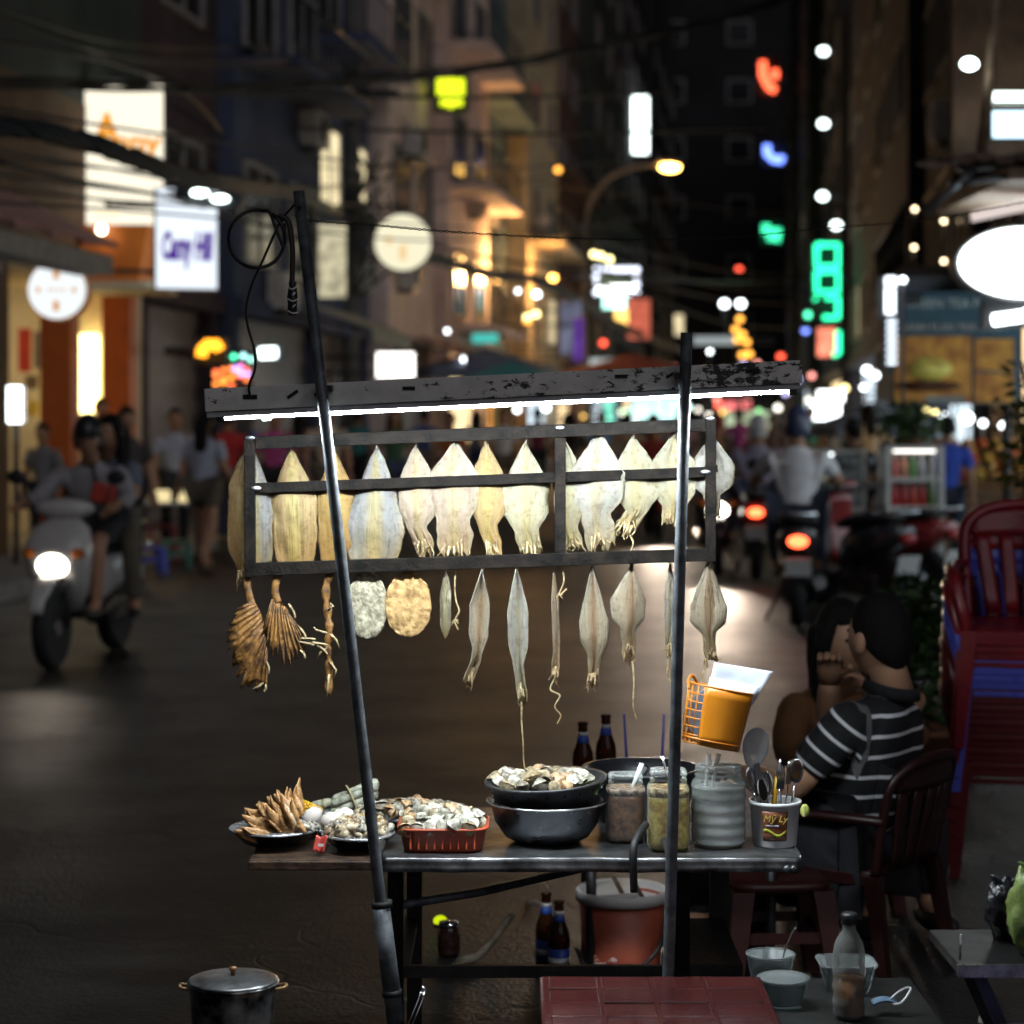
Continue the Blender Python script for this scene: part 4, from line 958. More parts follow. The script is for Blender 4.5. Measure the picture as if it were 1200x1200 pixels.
# parked along the right
for k, (px, Y, rz, pm, nm) in enumerate(((985, 16.8, 205, D_PAINT, 'black'), (1022, 17.4, 215, R_PAINT, 'dark red'))):
    scooter('%s scooter parked beside the bottle cabinet, %s' % (nm, ('closest to the white shirted rider', 'farther from the white shirted rider')[k]), (P(px, 0, Y).x, Y, 0), R(rz), pm, group='scooters parked at the right kerb')

# walkers
def walker(px, Y, rz, label, sh, pn, **k):
    J = k.pop('J', WALK)
    return person(label, J, (P(px, 0, Y).x, Y, k.pop('z', 0)), R(rz), sh, pn, **k)
walker(240, 21.5, 160, 'woman in loose white top and short trousers walking by the stools', cloth('loose_white', (.45, .47, .55)), cloth('olive', (.12, .1, .07)), hair='long', legs='short', scale=.98, bulk=1.2)
walker(205, 24, 20, 'person in pale sleeveless top behind the walking woman', cloth('pale', (.4, .42, .5)), cloth('black', (.02, .02, .025)), J=STAND, scale=1.0)
walker(268, 25, 175, 'person in bright red top beside the walking woman', cloth('red_top', (.5, .03, .03)), cloth('denim2', (.05, .06, .12)))
walker(290, 27, 190, 'person in royal blue top just left of the squid rack', cloth('royal', (.08, .16, .5)), cloth('navy', (.03, .035, .06)))
walker(148, 20, 30, 'dark clad person standing at the lit shop door', cloth('charcoal', (.06, .05, .05)), cloth('black', (.02, .02, .025)), J=STAND)
walker(50, 23, -20, 'person in grey shirt sitting out by the left kerb', cloth('grey', (.2, .2, .22)), cloth('black', (.02, .02, .025)), J=STAND, scale=.9)
walker(118, 26, 40, 'thin person in black top inside the shop doorway', cloth('black', (.02, .02, .025)), cloth('navy', (.03, .035, .06)), J=STAND, z=.125)
walker(1000, 19.5, 200, 'vendor in black cap and black top at the snack cart', cloth('black', (.02, .02, .025)), cloth('black', (.02, .02, .025)), J=STAND, cap=mat('cap_black', (.012, .012, .014), .6), scale=.93)
walker(1110, 20, 170, 'person in vivid blue top beside the bottle cabinet', cloth('vivid_blue', (.04, .09, .5)), cloth('navy', (.03, .035, .06)), J=STAND, scale=.95)
cols = [('magenta', (.5, .08, .3)), ('brown', (.2, .1, .07)), ('cream', (.6, .5, .38)), ('teal', (.05, .25, .26)), ('dark green', (.05, .12, .06)), ('navy blue', (.04, .06, .18)), ('orange', (.6, .2, .05)), ('grey', (.28, .27, .28)), ('white', (.7, .68, .66)), ('wine red', (.25, .03, .05)), ('black', (.02, .02, .022)), ('sky blue', (.25, .4, .6)), ('tan', (.4, .28, .18)), ('pink', (.6, .3, .32))]
proto = {}
spots = [(322, 26, 0), (352, 30, 170), (384, 25, 10), (420, 34, 160), (462, 29, 20), (497, 37, 190), (528, 31, -15), (558, 40, 170), (590, 33, 10), (630, 38, 180), (668, 30, 200), (705, 36, 0), (735, 33, 175), (800, 38, 10), (866, 40, 180), (905, 36, 0), (1018, 30, 190), (950, 42, 10)]
random.seed(11)
for i, (px, Y, rz) in enumerate(spots):
    nm, c = cols[i % len(cols)]
    pn = [cloth('black', (.02, .02, .025)), cloth('denim', (.05, .07, .14)), cloth('olive', (.12, .1, .07))][i % 3]
    where = 'in the crowd behind the squid rack' if i < 13 else 'in the far crowd past the rack end'
    extra = ' with long hair' if i % 3 == 1 else ''
    walker(px, Y, rz, 'walker in %s top%s %s' % (nm, extra, where), cloth('crowd_' + nm, c), pn, J=WALK if i % 2 else STAND, hair='long' if i % 3 == 1 else 'short', scale=.96 + .09 * random.random(), group='walkers in the crowd', legs='long')
# ------------------------------------------------------------------ plastic chairs
def plastic_chair(label, pm, loc, rz, group=None, sc=1.0, name='plastic_armchair'):
    r = thing(name, label, 'chair', loc, rz, group); r.scale = (sc,) * 3
    s = MB()
    s.sheet(lambda u, v: (-.23 + .46 * u, -.23 + .44 * v, .405 - .018 * math.sin(math.pi * u) * math.sin(math.pi * v) - (.02 * max(0, .12 - v) / .12)), 10, 10, .014)
    s.build('seat', pm, r)
    a = MB()
    a.box((0, -.235, .375), (.44, .014, .05), None, .004); a.box((0, -.238, .335), (.42, .012, .018), None, .003)
    for sx in (-1, 1): a.box((sx * .232, -.01, .38), (.014, .42, .045), None, .004)
    a.build('apron', pm, r)
    for sx in (-1, 1):
        for sy, y0, y1 in ((-1, -.225, -.25), (1, .2, .27)):
            l = MB(); w0, w1 = .055, .035
            top = Vector((sx * .225, y0, .40)); bot = Vector((sx * .26, y1, 0))
            l.hexa([bot + Vector((-w1 / 2, -w1 / 2, 0)), bot + Vector((w1 / 2, -w1 / 2, 0)), bot + Vector((w1 / 2, w1 / 2, 0)), bot + Vector((-w1 / 2, w1 / 2, 0)),
                    top + Vector((-w0 / 2, -w0 / 2, 0)), top + Vector((w0 / 2, -w0 / 2, 0)), top + Vector((w0 / 2, w0 / 2, 0)), top + Vector((-w0 / 2, w0 / 2, 0))])
            l.build('leg', pm, r)
        ar = MB()
        ar.tube(curve_pts([(sx * .24, .25, .60), (sx * .275, .1, .605), (sx * .285, -.1, .60), (sx * .275, -.2, .57), (sx * .25, -.235, .48), (sx * .235, -.23, .40)], 5), .024, 8, flat=.8)
        ar.build('armrest', pm, r)
    # back: crowned frame and fanned slats, leaning back
    def bk(x, z): return Vector((x, .2 + (z - .4) * .22 + .05 * (1 - (x / .24) ** 2), z))
    f = MB()
    pts = [bk(-.225, .40), bk(-.235, .55), bk(-.24, .68), bk(-.225, .745), bk(-.17, .79), bk(-.09, .81), bk(0, .815), bk(.09, .81), bk(.17, .79), bk(.225, .745), bk(.24, .68), bk(.235, .55), bk(.225, .40)]
    f.tube(curve_pts(pts, 4), .022, 8, flat=.8); f.build('backrest', pm, r)
    cr = MB()
    cr.sheet(lambda u, v: bk(-.215 + .43 * u, .70 + (.075 + .03 * math.sin(math.pi * u)) * v), 12, 4, .014); cr.build('crown_panel', pm, r)
    for k in range(5):
        t = (k - 2) / 2
        sl = MB(); sl.sheet(lambda u, v, t=t: bk(t * (.13 + .045 * v) + (u - .5) * .05, .42 + .29 * v), 3, 6, .01); sl.build('slat', pm, r)
    return r
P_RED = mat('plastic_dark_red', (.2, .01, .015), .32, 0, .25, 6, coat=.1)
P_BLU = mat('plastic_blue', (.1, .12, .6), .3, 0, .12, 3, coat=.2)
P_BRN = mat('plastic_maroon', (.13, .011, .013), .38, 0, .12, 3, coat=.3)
sx_, sy_ = P(1219, 0, 7.4).x, 7.5
first = {}
for k in range(10):
    blue = k in (6, 7)
    pm = P_BLU if blue else (P_RED if k > 5 else P_BRN)
    od = ('lowest', 'second', 'third', 'fourth', 'fifth', 'sixth', 'seventh', 'eighth', 'ninth', 'topmost')[k]
    lab = '%s plastic armchair, %s from the ground in the tall stack' % ('blue' if blue else 'dark red', od) if 0 < k < 9 else '%s dark red plastic armchair of the tall stack' % od
    z = .0505 * k
    key = pm.name
    loc = (sx_ + random.uniform(-.006, .006), sy_ + .05 - .004 * k, z); rz = R(-13 + random.uniform(-1.5, 1.5))
    if key in first:
        o = copy_tree(first[key]); o.location = loc; o.rotation_euler = (0, 0, rz); o['label'] = lab
    else:
        o = plastic_chair(lab, pm, loc, rz); first[key] = o
    o['group'] = 'stacked plastic chairs'

# ------------------------------------------------------------------ seated couple, chair, table
SITM = dict(pelvis=(0, 0, .38), waist=(0, .05, .51), chest=(0, .13, .67), neck=(0, .165, .82), head=(0, .115, .955),
            shL=(.2, .15, .77), elL=(.275, -.02, .54), wrL=(.16, -.25, .55), shR=(-.2, .15, .77), elR=(-.2, -.16, .6), wrR=(-.055, -.075, .815),
            hipL=(.09, -.01, .37), knL=(.15, -.42, .41), anL=(.15, -.4, .08), toL=(.16, -.54, .04), hipR=(-.09, -.01, .37), knR=(-.15, -.42, .41), anR=(-.15, -.4, .08), toR=(-.16, -.54, .04))
def stripes():
    m = mat('cloth_striped', (.012, .012, .014), .85, 0, .2, 20, bump=.2, bscale=60)
    nt = m.node_tree; N, L = nt.nodes, nt.links; b_ = N['Principled BSDF']
    at = N.new('ShaderNodeAttribute'); at.attribute_name = 'band'
    mo_ = N.new('ShaderNodeMath'); mo_.operation = 'FRACT'; L.new(at.outputs['Fac'], mo_.inputs[0])
    gt = N.new('ShaderNodeMath'); gt.operation = 'LESS_THAN'; gt.inputs[1].default_value = .19; L.new(mo_.outputs[0], gt.inputs[0])
    mx = N.new('ShaderNodeMix'); mx.data_type = 'RGBA'; L.new(gt.outputs[0], mx.inputs['Factor'])
    src = b_.inputs['Base Color'].links[0].from_socket
    L.new(src, mx.inputs['A']); mx.inputs['B'].default_value = (.75, .75, .78, 1)
    L.new(mx.outputs['Result'], b_.inputs['Base Color']); return m
M_STR = stripes()
mx_, my_ = .962, 6.2
man, shirt = person('man in black polo with white stripes seated beside the cart', SITM, (mx_, my_, 0), R(-128), M_STR, cloth('black', (.02, .02, .025)), 1.0, headrot=(R(-4), 0, R(-14)), bulk=1.25, skin=M_SKIN2)
me = shirt.data; at = me.attributes.new('band', 'FLOAT', 'POINT')
def seg_d(p, a, c):
    a, c = Vector(a), Vector(c); d = c - a; t = max(0, min(1, (p - a).dot(d) / d.length_squared)); return (p - (a + d * t)).length, t * d.length
for i, v in enumerate(me.vertices):
    p = v.co; best = p.z / .058 + .1
    dt = min(seg_d(p, SITM['pelvis'], SITM['chest'])[0], seg_d(p, SITM['chest'], SITM['neck'])[0]) - .06
    for k in 'LR':
        d, t = seg_d(p, SITM['sh' + k], SITM['el' + k])
        if d < dt and abs(p.x) > .185: best = t / .052 + .35
    if p.z > .80: best = .6
    at.data[i].value = best
cl = MB(); cl.lathe([(.078, .0), (.074, .035), (.079, .036), (.086, .0)], (0, .155, .80), 20, rot=Matrix.Rotation(R(-12), 3, 'X')); cl.build('collar', cloth('collar_black', (.012, .012, .014)), man)
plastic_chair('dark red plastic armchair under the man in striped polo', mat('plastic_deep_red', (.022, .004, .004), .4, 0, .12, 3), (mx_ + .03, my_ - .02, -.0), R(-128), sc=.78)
SITW = dict(SITM, head=(0, -.03, .87), neck=(0, .02, .73), chest=(0, .03, .58), waist=(0, .02, .44), pelvis=(0, 0, .31), shL=(.16, .02, .67), elL=(.2, -.16, .53), wrL=(.045, -.15, .70), shR=(-.16, .02, .67), elR=(-.22, -.1, .5), wrR=(-.1, -.24, .53),
            hipL=(.08, 0, .31), hipR=(-.08, 0, .31), knL=(.13, -.38, .36), knR=(-.13, -.38, .36), anL=(.13, -.36, .08), anR=(-.13, -.36, .08), toL=(.13, -.48, .04), toR=(-.13, -.48, .04))
person('long haired woman in brown top holding a hand to her mouth', SITW, (P(984, 0, 6.95).x, 6.95, 0), R(16), cloth('brown_top', (.16, .07, .025)), cloth('black', (.02, .02, .025)), 1.0, hair='long', sleeves='long', headrot=(R(4), R(-5), R(4)), skin=M_SKIN2)
# low stool with red legs under her
def stool(label, loc, rz, pm, h=.3, w=.3, name='plastic_stool', group=None):
    r = thing(name, label, 'stool', loc, rz, group)
    s = MB(); s.lathe([(w * .46, h - .03), (w * .5, h - .012), (w * .49, h), (w * .2, h - .006), (.0001, h - .006)], (0, 0, 0), 28, sup=5); s.build('seat', pm, r)
    for sx in (-1, 1):
        for sy in (-1, 1):
            l = MB(); a = Vector((sx * w * .4, sy * w * .4, h - .02)); b_ = Vector((sx * w * .52, sy * w * .52, 0))
            l.hexa([b_ + Vector((-.02, -.02, 0)), b_ + Vector((.02, -.02, 0)), b_ + Vector((.02, .02, 0)), b_ + Vector((-.02, .02, 0)), a + Vector((-.03, -.03, 0)), a + Vector((.03, -.03, 0)), a + Vector((.03, .03, 0)), a + Vector((-.03, .03, 0))])
            l.build('leg', pm, r)
    b_ = MB()
    for sx in (-1, 1): b_.box((sx * w * .47, 0, h * .5), (.01, w * .85, .03)); b_.box((0, sx * w * .47, h * .52), (w * .85, .01, .03))
    b_.build('stretcher', pm, r); return r
stool('maroon plastic stool under the long haired woman', (P(984, 0, 6.95).x, 6.95, 0), .2, P_BRN, .27, .28)
stool('red plastic stool with tall legs in front of the seated man', (P(905, 0, 6.0).x, 5.98, 0), .1, mat('plastic_brick_red', (.035, .006, .005), .5), .31, .28)
for k, (px, Y, n) in enumerate(((174, 21.3, 1),)):
    stool('blue plastic stool on the ground near the walking woman', (P(px, 0, Y).x, Y, 0), .4, P_BLU, .28, .28)
stool('pale green plastic stool beside the blue one', (P(206, 0, 22).x, 22, 0), .2, mat('plastic_green', (.06, .3, .22), .4), .3, .28)
stool('dark red plastic stool behind the blue one', (P(190, 0, 23).x, 23, 0), .2, P_RED, .4, .3)
# customers' low table with beers and straw glasses
r = thing('low_table', 'low steel table with beer bottles behind the cart', 'table', (.47, 6.15, 0))
MB().box((0, 0, .475), (.56, .5, .025), None, .005).build('top', mat('steel_dull', (.4, .4, .4), .35, .9, .2, 8), r)
for sx in (-1, 1):
    for sy in (-1, 1): MB().tube([(sx * .25, sy * .22, .465), (sx * .25, sy * .22, 0)], .014, 8).build('leg', M_RAIL, r)
BEER = clear('beer_glass', (.32, .12, .03), .38, .06, bodycol=(.06, .02, .006))
M_LABB = mat('label_blue', (.04, .1, .45), .4, 0, .15, 30)
M_LABW = mat('label_white', (.75, .75, .75), .4)
def beer(label, loc, full=True, group=None):
    r = thing('beer_bottle', label, 'bottle', loc, random.uniform(-.5, .5), group)
    MB().lathe([(.024, 0), (.0305, .004), (.0305, .125), (.028, .145), (.018, .17), (.0142, .19), (.0135, .222), (.0155, .224), (.0155, .23), (.012, .231)], (0, 0, 0), 20).build('glass', BEER, r)
    MB().lathe([(.0278, .004), (.0278, .12), (.0001, .121)], (0, 0, 0), 16).build('beer', mat('beer_dark', (.05, .016, .004), .2), r)
    MB().lathe([(.0309, .04), (.0309, .1)], (0, 0, 0), 20).build('body_label', M_LABB, r)
    MB().lathe([(.0311, .058), (.0311, .075)], (0, 0, 0), 20).build('label_band', M_LABW, r)
    MB().lathe([(.0183, .172), (.0148, .192)], (0, 0, 0), 18).build('neck_label', M_LABB, r)
    MB().lathe([(.0149, .193), (.0146, .203)], (0, 0, 0), 18).build('neck_band', M_LABW, r)
    return r
T2 = .488
for (px, Y, lab) in ((683, 6.1, 'brown beer bottle with blue neck label left of the black basin'), (710, 6.25, 'brown beer bottle with blue neck label rising behind the black basin')):
    beer(lab, (P(px, 0, Y).x, Y, T2))
for (px, Y, lab) in ((640, 6.1, 'brown beer bottle on the ground, left of the two by the bucket'), (655, 6.0, 'brown beer bottle on the ground nearer the red bucket')):
    beer(lab, (P(px, 0, Y).x, Y, 0.0))
M_CLR = clear('clear_glass', (.9, .94, .95), .1, .05)
for (px, Y, px2, nm) in ((736, 6.2, 731, 'left'), (775, 6.2, 778, 'right')):
    r = thing('drinking_glass', 'glass with a blue straw behind the black basin, %s of two' % nm, 'glass', (P(px, 0, Y).x, Y, T2))
    MB().lathe([(.0001, .002), (.028, .002), (.036, .11), (.034, .11), (.026, .006)], (0, 0, 0), 20).build('tumbler', M_CLR, r)
    dx = (px2 - px) * Y / F_PX
    MB().tube([(-dx * .2, 0, .01), (dx, .0, .24)], .0035, 8).build('straw', mat('straw_blue', (.03, .08, .6), .35), r)

# red bucket with white rim, on the ground behind the cart
r = thing('red_bucket', 'brick red plastic bucket with white rim and half open lid', 'bucket', (P(729, 0, 6.0).x, 6.0, 0))
MB().lathe([(.0001, .004), (.098, .0), (.102, .01), (.122, .245), (.116, .245), (.098, .012), (.0001, .012)], (0, 0, 0), 32).build('pail', mat('bucket_red', (.45, .1, .055), .45, 0, .25, 8), r)
MB().lathe([(.1215, .235), (.131, .236), (.132, .262), (.126, .268), (.117, .262), (.117, .237)], (0, 0, 0), 32).build('rim', mat('bucket_white', (.8, .76, .72), .5, 0, .12, 8), r)
ld = MB(); ld.sheet(lambda u, v: (-.112 + .15 * u, (-.1 + .2 * v) * math.sqrt(max(.02, 1 - ((-.112 + .15 * u) / .117) ** 2)), .256 + .01 * u), 8, 8, .006); ld.build('lid', mat('bucket_white', (.62, .58, .54)), r)
hd = MB(); hd.tube(curve_pts([(-.128, -.02, .1), (-.1, -.11, .07), (0, -.135, .055), (.09, -.12, .12), (.13, -.02, .2)], 6), .006, 8); hd.build('handle', M_BLK, r)
for a in (-.03, .02):
    MB().box((.03 + a, -.06, .26), (.012, .012, .12), Matrix.Rotation(R(-28), 3, 'Y')).build('utensil', mat('wood_dark', (.12, .08, .05), .6), r)
pt = MB(); random.seed(2)
pt.sheet(lambda u, v: (.1125 * math.sin(R(-55 + 45 * u)), -.1125 * math.cos(R(-55 + 45 * u)) - .003, .03 + .06 * v + .01 * math.sin(9 * u)), 8, 3, .001)
pt.build('worn_label', mat('worn_paint', (.36, .05, .025), .7, 0, .1, 60, col2=(.6, .45, .38), ramp=(.5, .55)), r)
# soft drink bottle of pale red on the far ground, and a blue cup
r = thing('red_canister', 'small red canister on the ground left of the woman', 'canister', (P(924, 0, 10.2).x, 10.2, 0))
MB().lathe([(.05, 0), (.055, .01), (.055, .17), (.03, .2), (.03, .22), (.0001, .222)], (0, 0, 0), 20).build('can', mat('can_red', (.45, .03, .04), .4), r)
MB().lathe([(.056, .06), (.056, .1)], (0, 0, 0), 20).build('band', mat('can_pink', (.6, .2, .25), .4), r)

# ------------------------------------------------------------------ bottle cabinet, snack cart, plants, far stall things
r = thing('bottle_cabinet', 'white framed cabinet with red and green drink bottles', 'cabinet', (P(1072, 0, 18.8).x, 18.8, .0))
MWF = mat('white_frame', (.62, .6, .56), .5, 0, .15, 5)
cw, chh = .47, 1.32
for sx in (-1, 1):
    for sy in (0, .4): MB().box((sx * cw / 2, sy, chh / 2), (.045, .04, chh)).build('post', MWF, r)
for z in (.12, .42, .77, 1.02, chh - .02): MB().box((0, .2, z), (cw - .046, .4, .035)).build('shelf', MWF, r)
MB().box((0, .43, .75), (cw, .012, 1.2)).build('back_panel', mat('cabinet_back', (.25, .22, .2), .6), r)
MB().box((0, 0.02, 1.275), (cw - .1, .02, .03)).build('strip_light', glow('cabinet_light', (1, .95, .88), 3), r)
def drink(label, loc, c, h, group):
    o = thing('drink_bottle', label, 'bottle', loc, 0, group)
    k = 'drink_%d_%d' % (int(c[0] * 100), int(c[1] * 100))
    MB().lathe([(.03, 0), (.034, .01), (.034, h * .6), (.014, h * .82), (.014, h * .93)], (0, 0, 0), 14).build('body', mat(k, c, .2, 0, .15, 8), o)
    MB().lathe([(.016, h * .93), (.016, h), (.0001, h)], (0, 0, 0), 12).build('cap', M_LABW, o)
cx_ = P(1072, 0, 18.8).x
for j, (z, cs, h, nm) in enumerate(((.787, [(.55, .02, .02), (.5, .03, .03), (.6, .06, .03), (.55, .02, .02), (.1, .2, .03)], .22, 'middle'), (.437, [(.02, .3, .1), (.02, .25, .08), (.15, .02, .02), (.2, .05, .02)], .28, 'lower'), (1.037, [(.6, .15, .12), (.6, .25, .15), (.12, .3, .08), (.4, .4, .42)], .2, 'upper'))):
    for i, c in enumerate(cs):
        cn = 'red' if c[0] > .4 and c[1] < .2 else 'green' if c[1] > c[0] else 'maroon' if c[0] < .3 else 'pale'
        drink('%s drink bottle on the %s shelf of the white cabinet' % (cn, nm), (cx_ - .16 + i * .08, 18.9, z), c, h, 'bottles in the white cabinet')
r = thing('snack_cart', 'glass snack cart with lit shelf behind the white shirted rider', 'food cart', (P(972, 0, 19.2).x, 19.2, 0))
MB().box((0, .3, .45), (.62, .6, .55)).build('body', mat('cart_tin', (.3, .3, .3), .4, .5, .2, 5), r)
MB().box((0, .3, .74), (.66, .64, .03)).build('counter', MWF, r)
for sx in (-1, 1):
    for sy in (0, .6): MB().box((sx * .31, sy, 1.0), (.03, .03, .5)).build('post', MWF, r)
MB().box((0, .3, 1.26), (.68, .66, .03)).build('roof', MWF, r)
MB().box((0, 0, 1.0), (.58, .006, .45)).build('pane', clear('case_glass', (.9, .95, .95), .12), r)
MB().box((0, .3, 1.225), (.5, .08, .03)).build('strip_light', glow('cart_light', (.9, .97, 1), 5), r)
MB().box((0, .35, .93), (.56, .4, .02)).build('shelf', MWF, r)
for sx in (-1, 1): wheel(r, (sx * .3, .3, .2), .2, .05)
random.seed(9)
for k in range(9):
    o = thing('bread_roll', 'golden bread roll inside the lit snack cart', 'bread', (P(972, 0, 19.2).x - .22 + (k % 5) * .11, 19.45 + .1 * (k // 5), .945), random.uniform(-1, 1), 'bread in the snack cart')
    MB().sphere((0, 0, .035), (.05, .035, .035), 10, 8).build('crust', mat('bread_crust', (.55, .3, .1), .6, 0, .3, 20), o)

def leaves(mb, n, c, rr, size, seed, droop=.3):
    rnd = random.Random(seed)
    for _ in range(n):
        d = Vector((rnd.gauss(0, 1), rnd.gauss(0, 1), rnd.gauss(0, 1))).normalized() * (rnd.random() ** .45)
        p = Vector(c) + Vector((d.x * rr[0], d.y * rr[1], d.z * rr[2]))
        s = size * rnd.uniform(.6, 1.3)
        m = Euler((rnd.uniform(-1, 1), rnd.uniform(-1, 1), rnd.uniform(0, 6.28))).to_matrix()
        q = [Vector((0, 0, 0)), Vector((s * .3, s * .4, .02 * s)), Vector((0, s, -droop * s * .3)), Vector((-s * .3, s * .4, .02 * s))]
        mb.add([p + m @ x for x in q], [(0, 1, 2, 3)])
def plant(name, label, loc, pot_r, pot_h, crown_c, crown_r, n, size, seed, leafm, trunk=None, stemr=.02):
    r = thing(name, label, 'plant', loc)
    if pot_r: MB().lathe([(pot_r * .7, 0), (pot_r, pot_h), (pot_r * 1.08, pot_h), (pot_r * 1.08, pot_h * .9), (pot_r * .9, pot_h * .92), (.0001, pot_h * .85)], (0, 0, 0), 20).build('pot', mat('terracotta', (.25, .1, .05), .8), r)
    st = MB(); rnd = random.Random(seed)
    c = Vector(crown_c)
    st.tube(curve_pts([(0, 0, pot_h * .8), (c.x * .4, c.y * .3, pot_h + (c.z - pot_h) * .5), c], 4), [stemr * 1.2] * 4 + [stemr] * 5, 7)
    for _ in range(9):
        e = c + Vector((rnd.uniform(-1, 1) * crown_r[0], rnd.uniform(-1, 1) * crown_r[1], rnd.uniform(-.6, 1) * crown_r[2])) * .8
        st.tube([Vector((c.x * .5, c.y * .5, pot_h + (c.z - pot_h) * rnd.uniform(.4, .9))), (c + e) / 2 + Vector((0, 0, .03)), e], [stemr * .7, stemr * .5, stemr * .25], 5)
    st.build('trunk', mat('bark', (.09, .06, .04), .85), r)
    cr = MB(); leaves(cr, n, crown_c, crown_r, size, seed)
    cr.build('crown', leafm, r); return r
LEAF = mat('leaf_green', (.04, .08, .02), .5, 0, .5, 7)
LEAF2 = mat('leaf_yellowish', (.12, .12, .02), .5, 0, .5, 7)
plant('potted_bush', 'dark green potted bush behind the striped shirt man', (P(1078, 0, 9.0).x, 9.0, 0), .16, .28, (0, 0, .62), (.22, .2, .32), 900, .07, 1, LEAF)
plant('potted_bush', 'low leafy bush at the foot of the chair stack', (P(1120, 0, 9.8).x, 9.8, 0), .14, .24, (0, 0, .5), (.25, .2, .25), 600, .07, 2, LEAF)
plant('potted_tree', 'slender potted tree with yellow green leaves at the right edge', (P(1195, 0, 12).x, 12.0, 0), .18, .3, (.08, 0, 1.5), (.24, .25, .5), 230, .1, 3, LEAF2, stemr=.025)
plant('potted_bush', 'dark foliage resting on top of the bottle cabinet', (cx_, 19.0, chh), .12, .06, (0, 0, .2), (.33, .2, .2), 500, .08, 4, LEAF)
# fruit stall with produce behind the tree
r = thing('produce_stall', 'slanted produce stall heaped with tan and yellow goods at the right', 'stall', (P(1140, 0, 22).x, 22, 0))
MB().box((0, .2, .4), (1.2, .7, .8)).build('base', mat('crate_wood', (.2, .13, .08), .8, 0, .3, 4), r)
MB().box((0, .35, 1.05), (1.3, .9, .05), Matrix.Rotation(R(28), 3, 'X')).build('display_board', mat('crate_wood', (.2, .13, .08)), r)
MB().tube([(-.62, .8, 0), (-.62, .8, 2.0)], .025, 6).build('post', M_RAIL, r); MB().tube([(.62, .8, 0), (.62, .8, 2.0)], .025, 6).build('post', M_RAIL, r)
random.seed(4)
for k in range(40):
    i, j = k % 8, k // 8
    c = [(.5, .3, .12), (.55, .4, .2), (.5, .38, .08), (.35, .2, .12), (.45, .1, .05)][(i * 3 + j) % 5]; cnm = ['tan', 'straw', 'yellow', 'brown', 'red'][(i * 3 + j) % 5]
    o = thing('fruit', '%s fruit on the slanted produce stall' % cnm, 'fruit', (P(1140, 0, 22).x - .53 + i * .15, 22.05 + j * .14, .92 + j * .078), 0, '%s fruit on the produce stall' % cnm)
    MB().sphere((0, 0, .05), (.07, .065, .06), 10, 8).build('flesh', mat('fruit_%s' % cnm, c, .6, 0, .3, 12), o)
# parasols and awnings in the middle distance
def parasol(label, px, py, Y, w, m):
    p = P(px, py, Y); r = thing('market_parasol', label, 'parasol', (p.x, Y, 0)); h = p.z
    MB().tube([(0, 0, 0), (0, 0, h)], .03, 8).build('pole', M_RAIL, r)
    for k in range(8):
        a0, a1 = 6.283 * k / 8, 6.283 * (k + 1) / 8; q = MB()
        A = Vector((0, 0, h)); B = Vector((w * math.cos(a0), w * math.sin(a0), h - .45)); C = Vector((w * math.cos(a1), w * math.sin(a1), h - .45))
        q.prism([A, B, C], (0, 0, .02)); q.prism([B, C, C - Vector((0, 0, .16)), B - Vector((0, 0, .16))], (B + C).normalized() * .01); q.build('canopy_panel', m, r)
parasol('teal market parasol behind the left of tube lamp', 600, 425, 38, 1.3, cloth('teal_canvas', (.1, .4, .4)))
parasol('slate blue market parasol beside the teal one', 570, 408, 44, 1.5, cloth('slate_canvas', (.2, .24, .34)))
parasol('rose red market parasol farther toward the street lamp', 740, 415, 50, 1.6, cloth('rose_canvas', (.5, .12, .1)))
parasol('grey market parasol over the far right pavement', 1030, 470, 36, 1.2, cloth('grey_canvas', (.3, .3, .32)))
for (y0, y1, z, c, nm) in ((33, 36.5, 2.9, (.4, .38, .3), 'cream'), (43, 47, 2.8, (.3, .12, .1), 'rust red'), (49, 54, 2.8, (.45, .42, .3), 'pale yellow'), (56, 62, 2.7, (.12, .3, .3), 'sea green')):
    r = thing('shop_awning', '%s cloth awning over a shutter on the left house row' % nm, 'awning', W('L', y0, .9, z))
    q = MB()
    for k in range(8):
        a, bb = y0 + (y1 - y0) * k / 8, y0 + (y1 - y0) * (k + 1) / 8
        q.hexa([W('L', a, .95, z + .35), W('L', bb, .95, z + .35), W('L', bb, 1.9, z - .02), W('L', a, 1.9, z - .02), W('L', a, .95, z + .39), W('L', bb, .95, z + .39), W('L', bb, 1.9, z + .02), W('L', a, 1.9, z + .02)])
        q.hexa([W('L', a, 1.9, z - .2), W('L', bb, 1.9, z - .2), W('L', bb, 1.92, z - .2), W('L', a, 1.92, z - .2), W('L', a, 1.9, z), W('L', bb, 1.9, z), W('L', bb, 1.92, z), W('L', a, 1.92, z)])
    q.build('cloth', cloth('awning_' + nm, c), r, w=True)
    MB().tube([W('L', y0 + .2, .3, z + .3), W('L', y0 + .2, 1.85, z)], .02, 6).build('strut', M_RAIL, r, w=True)
    MB().tube([W('L', y1 - .2, .3, z + .3), W('L', y1 - .2, 1.85, z)], .02, 6).build('strut', M_RAIL, r, w=True)
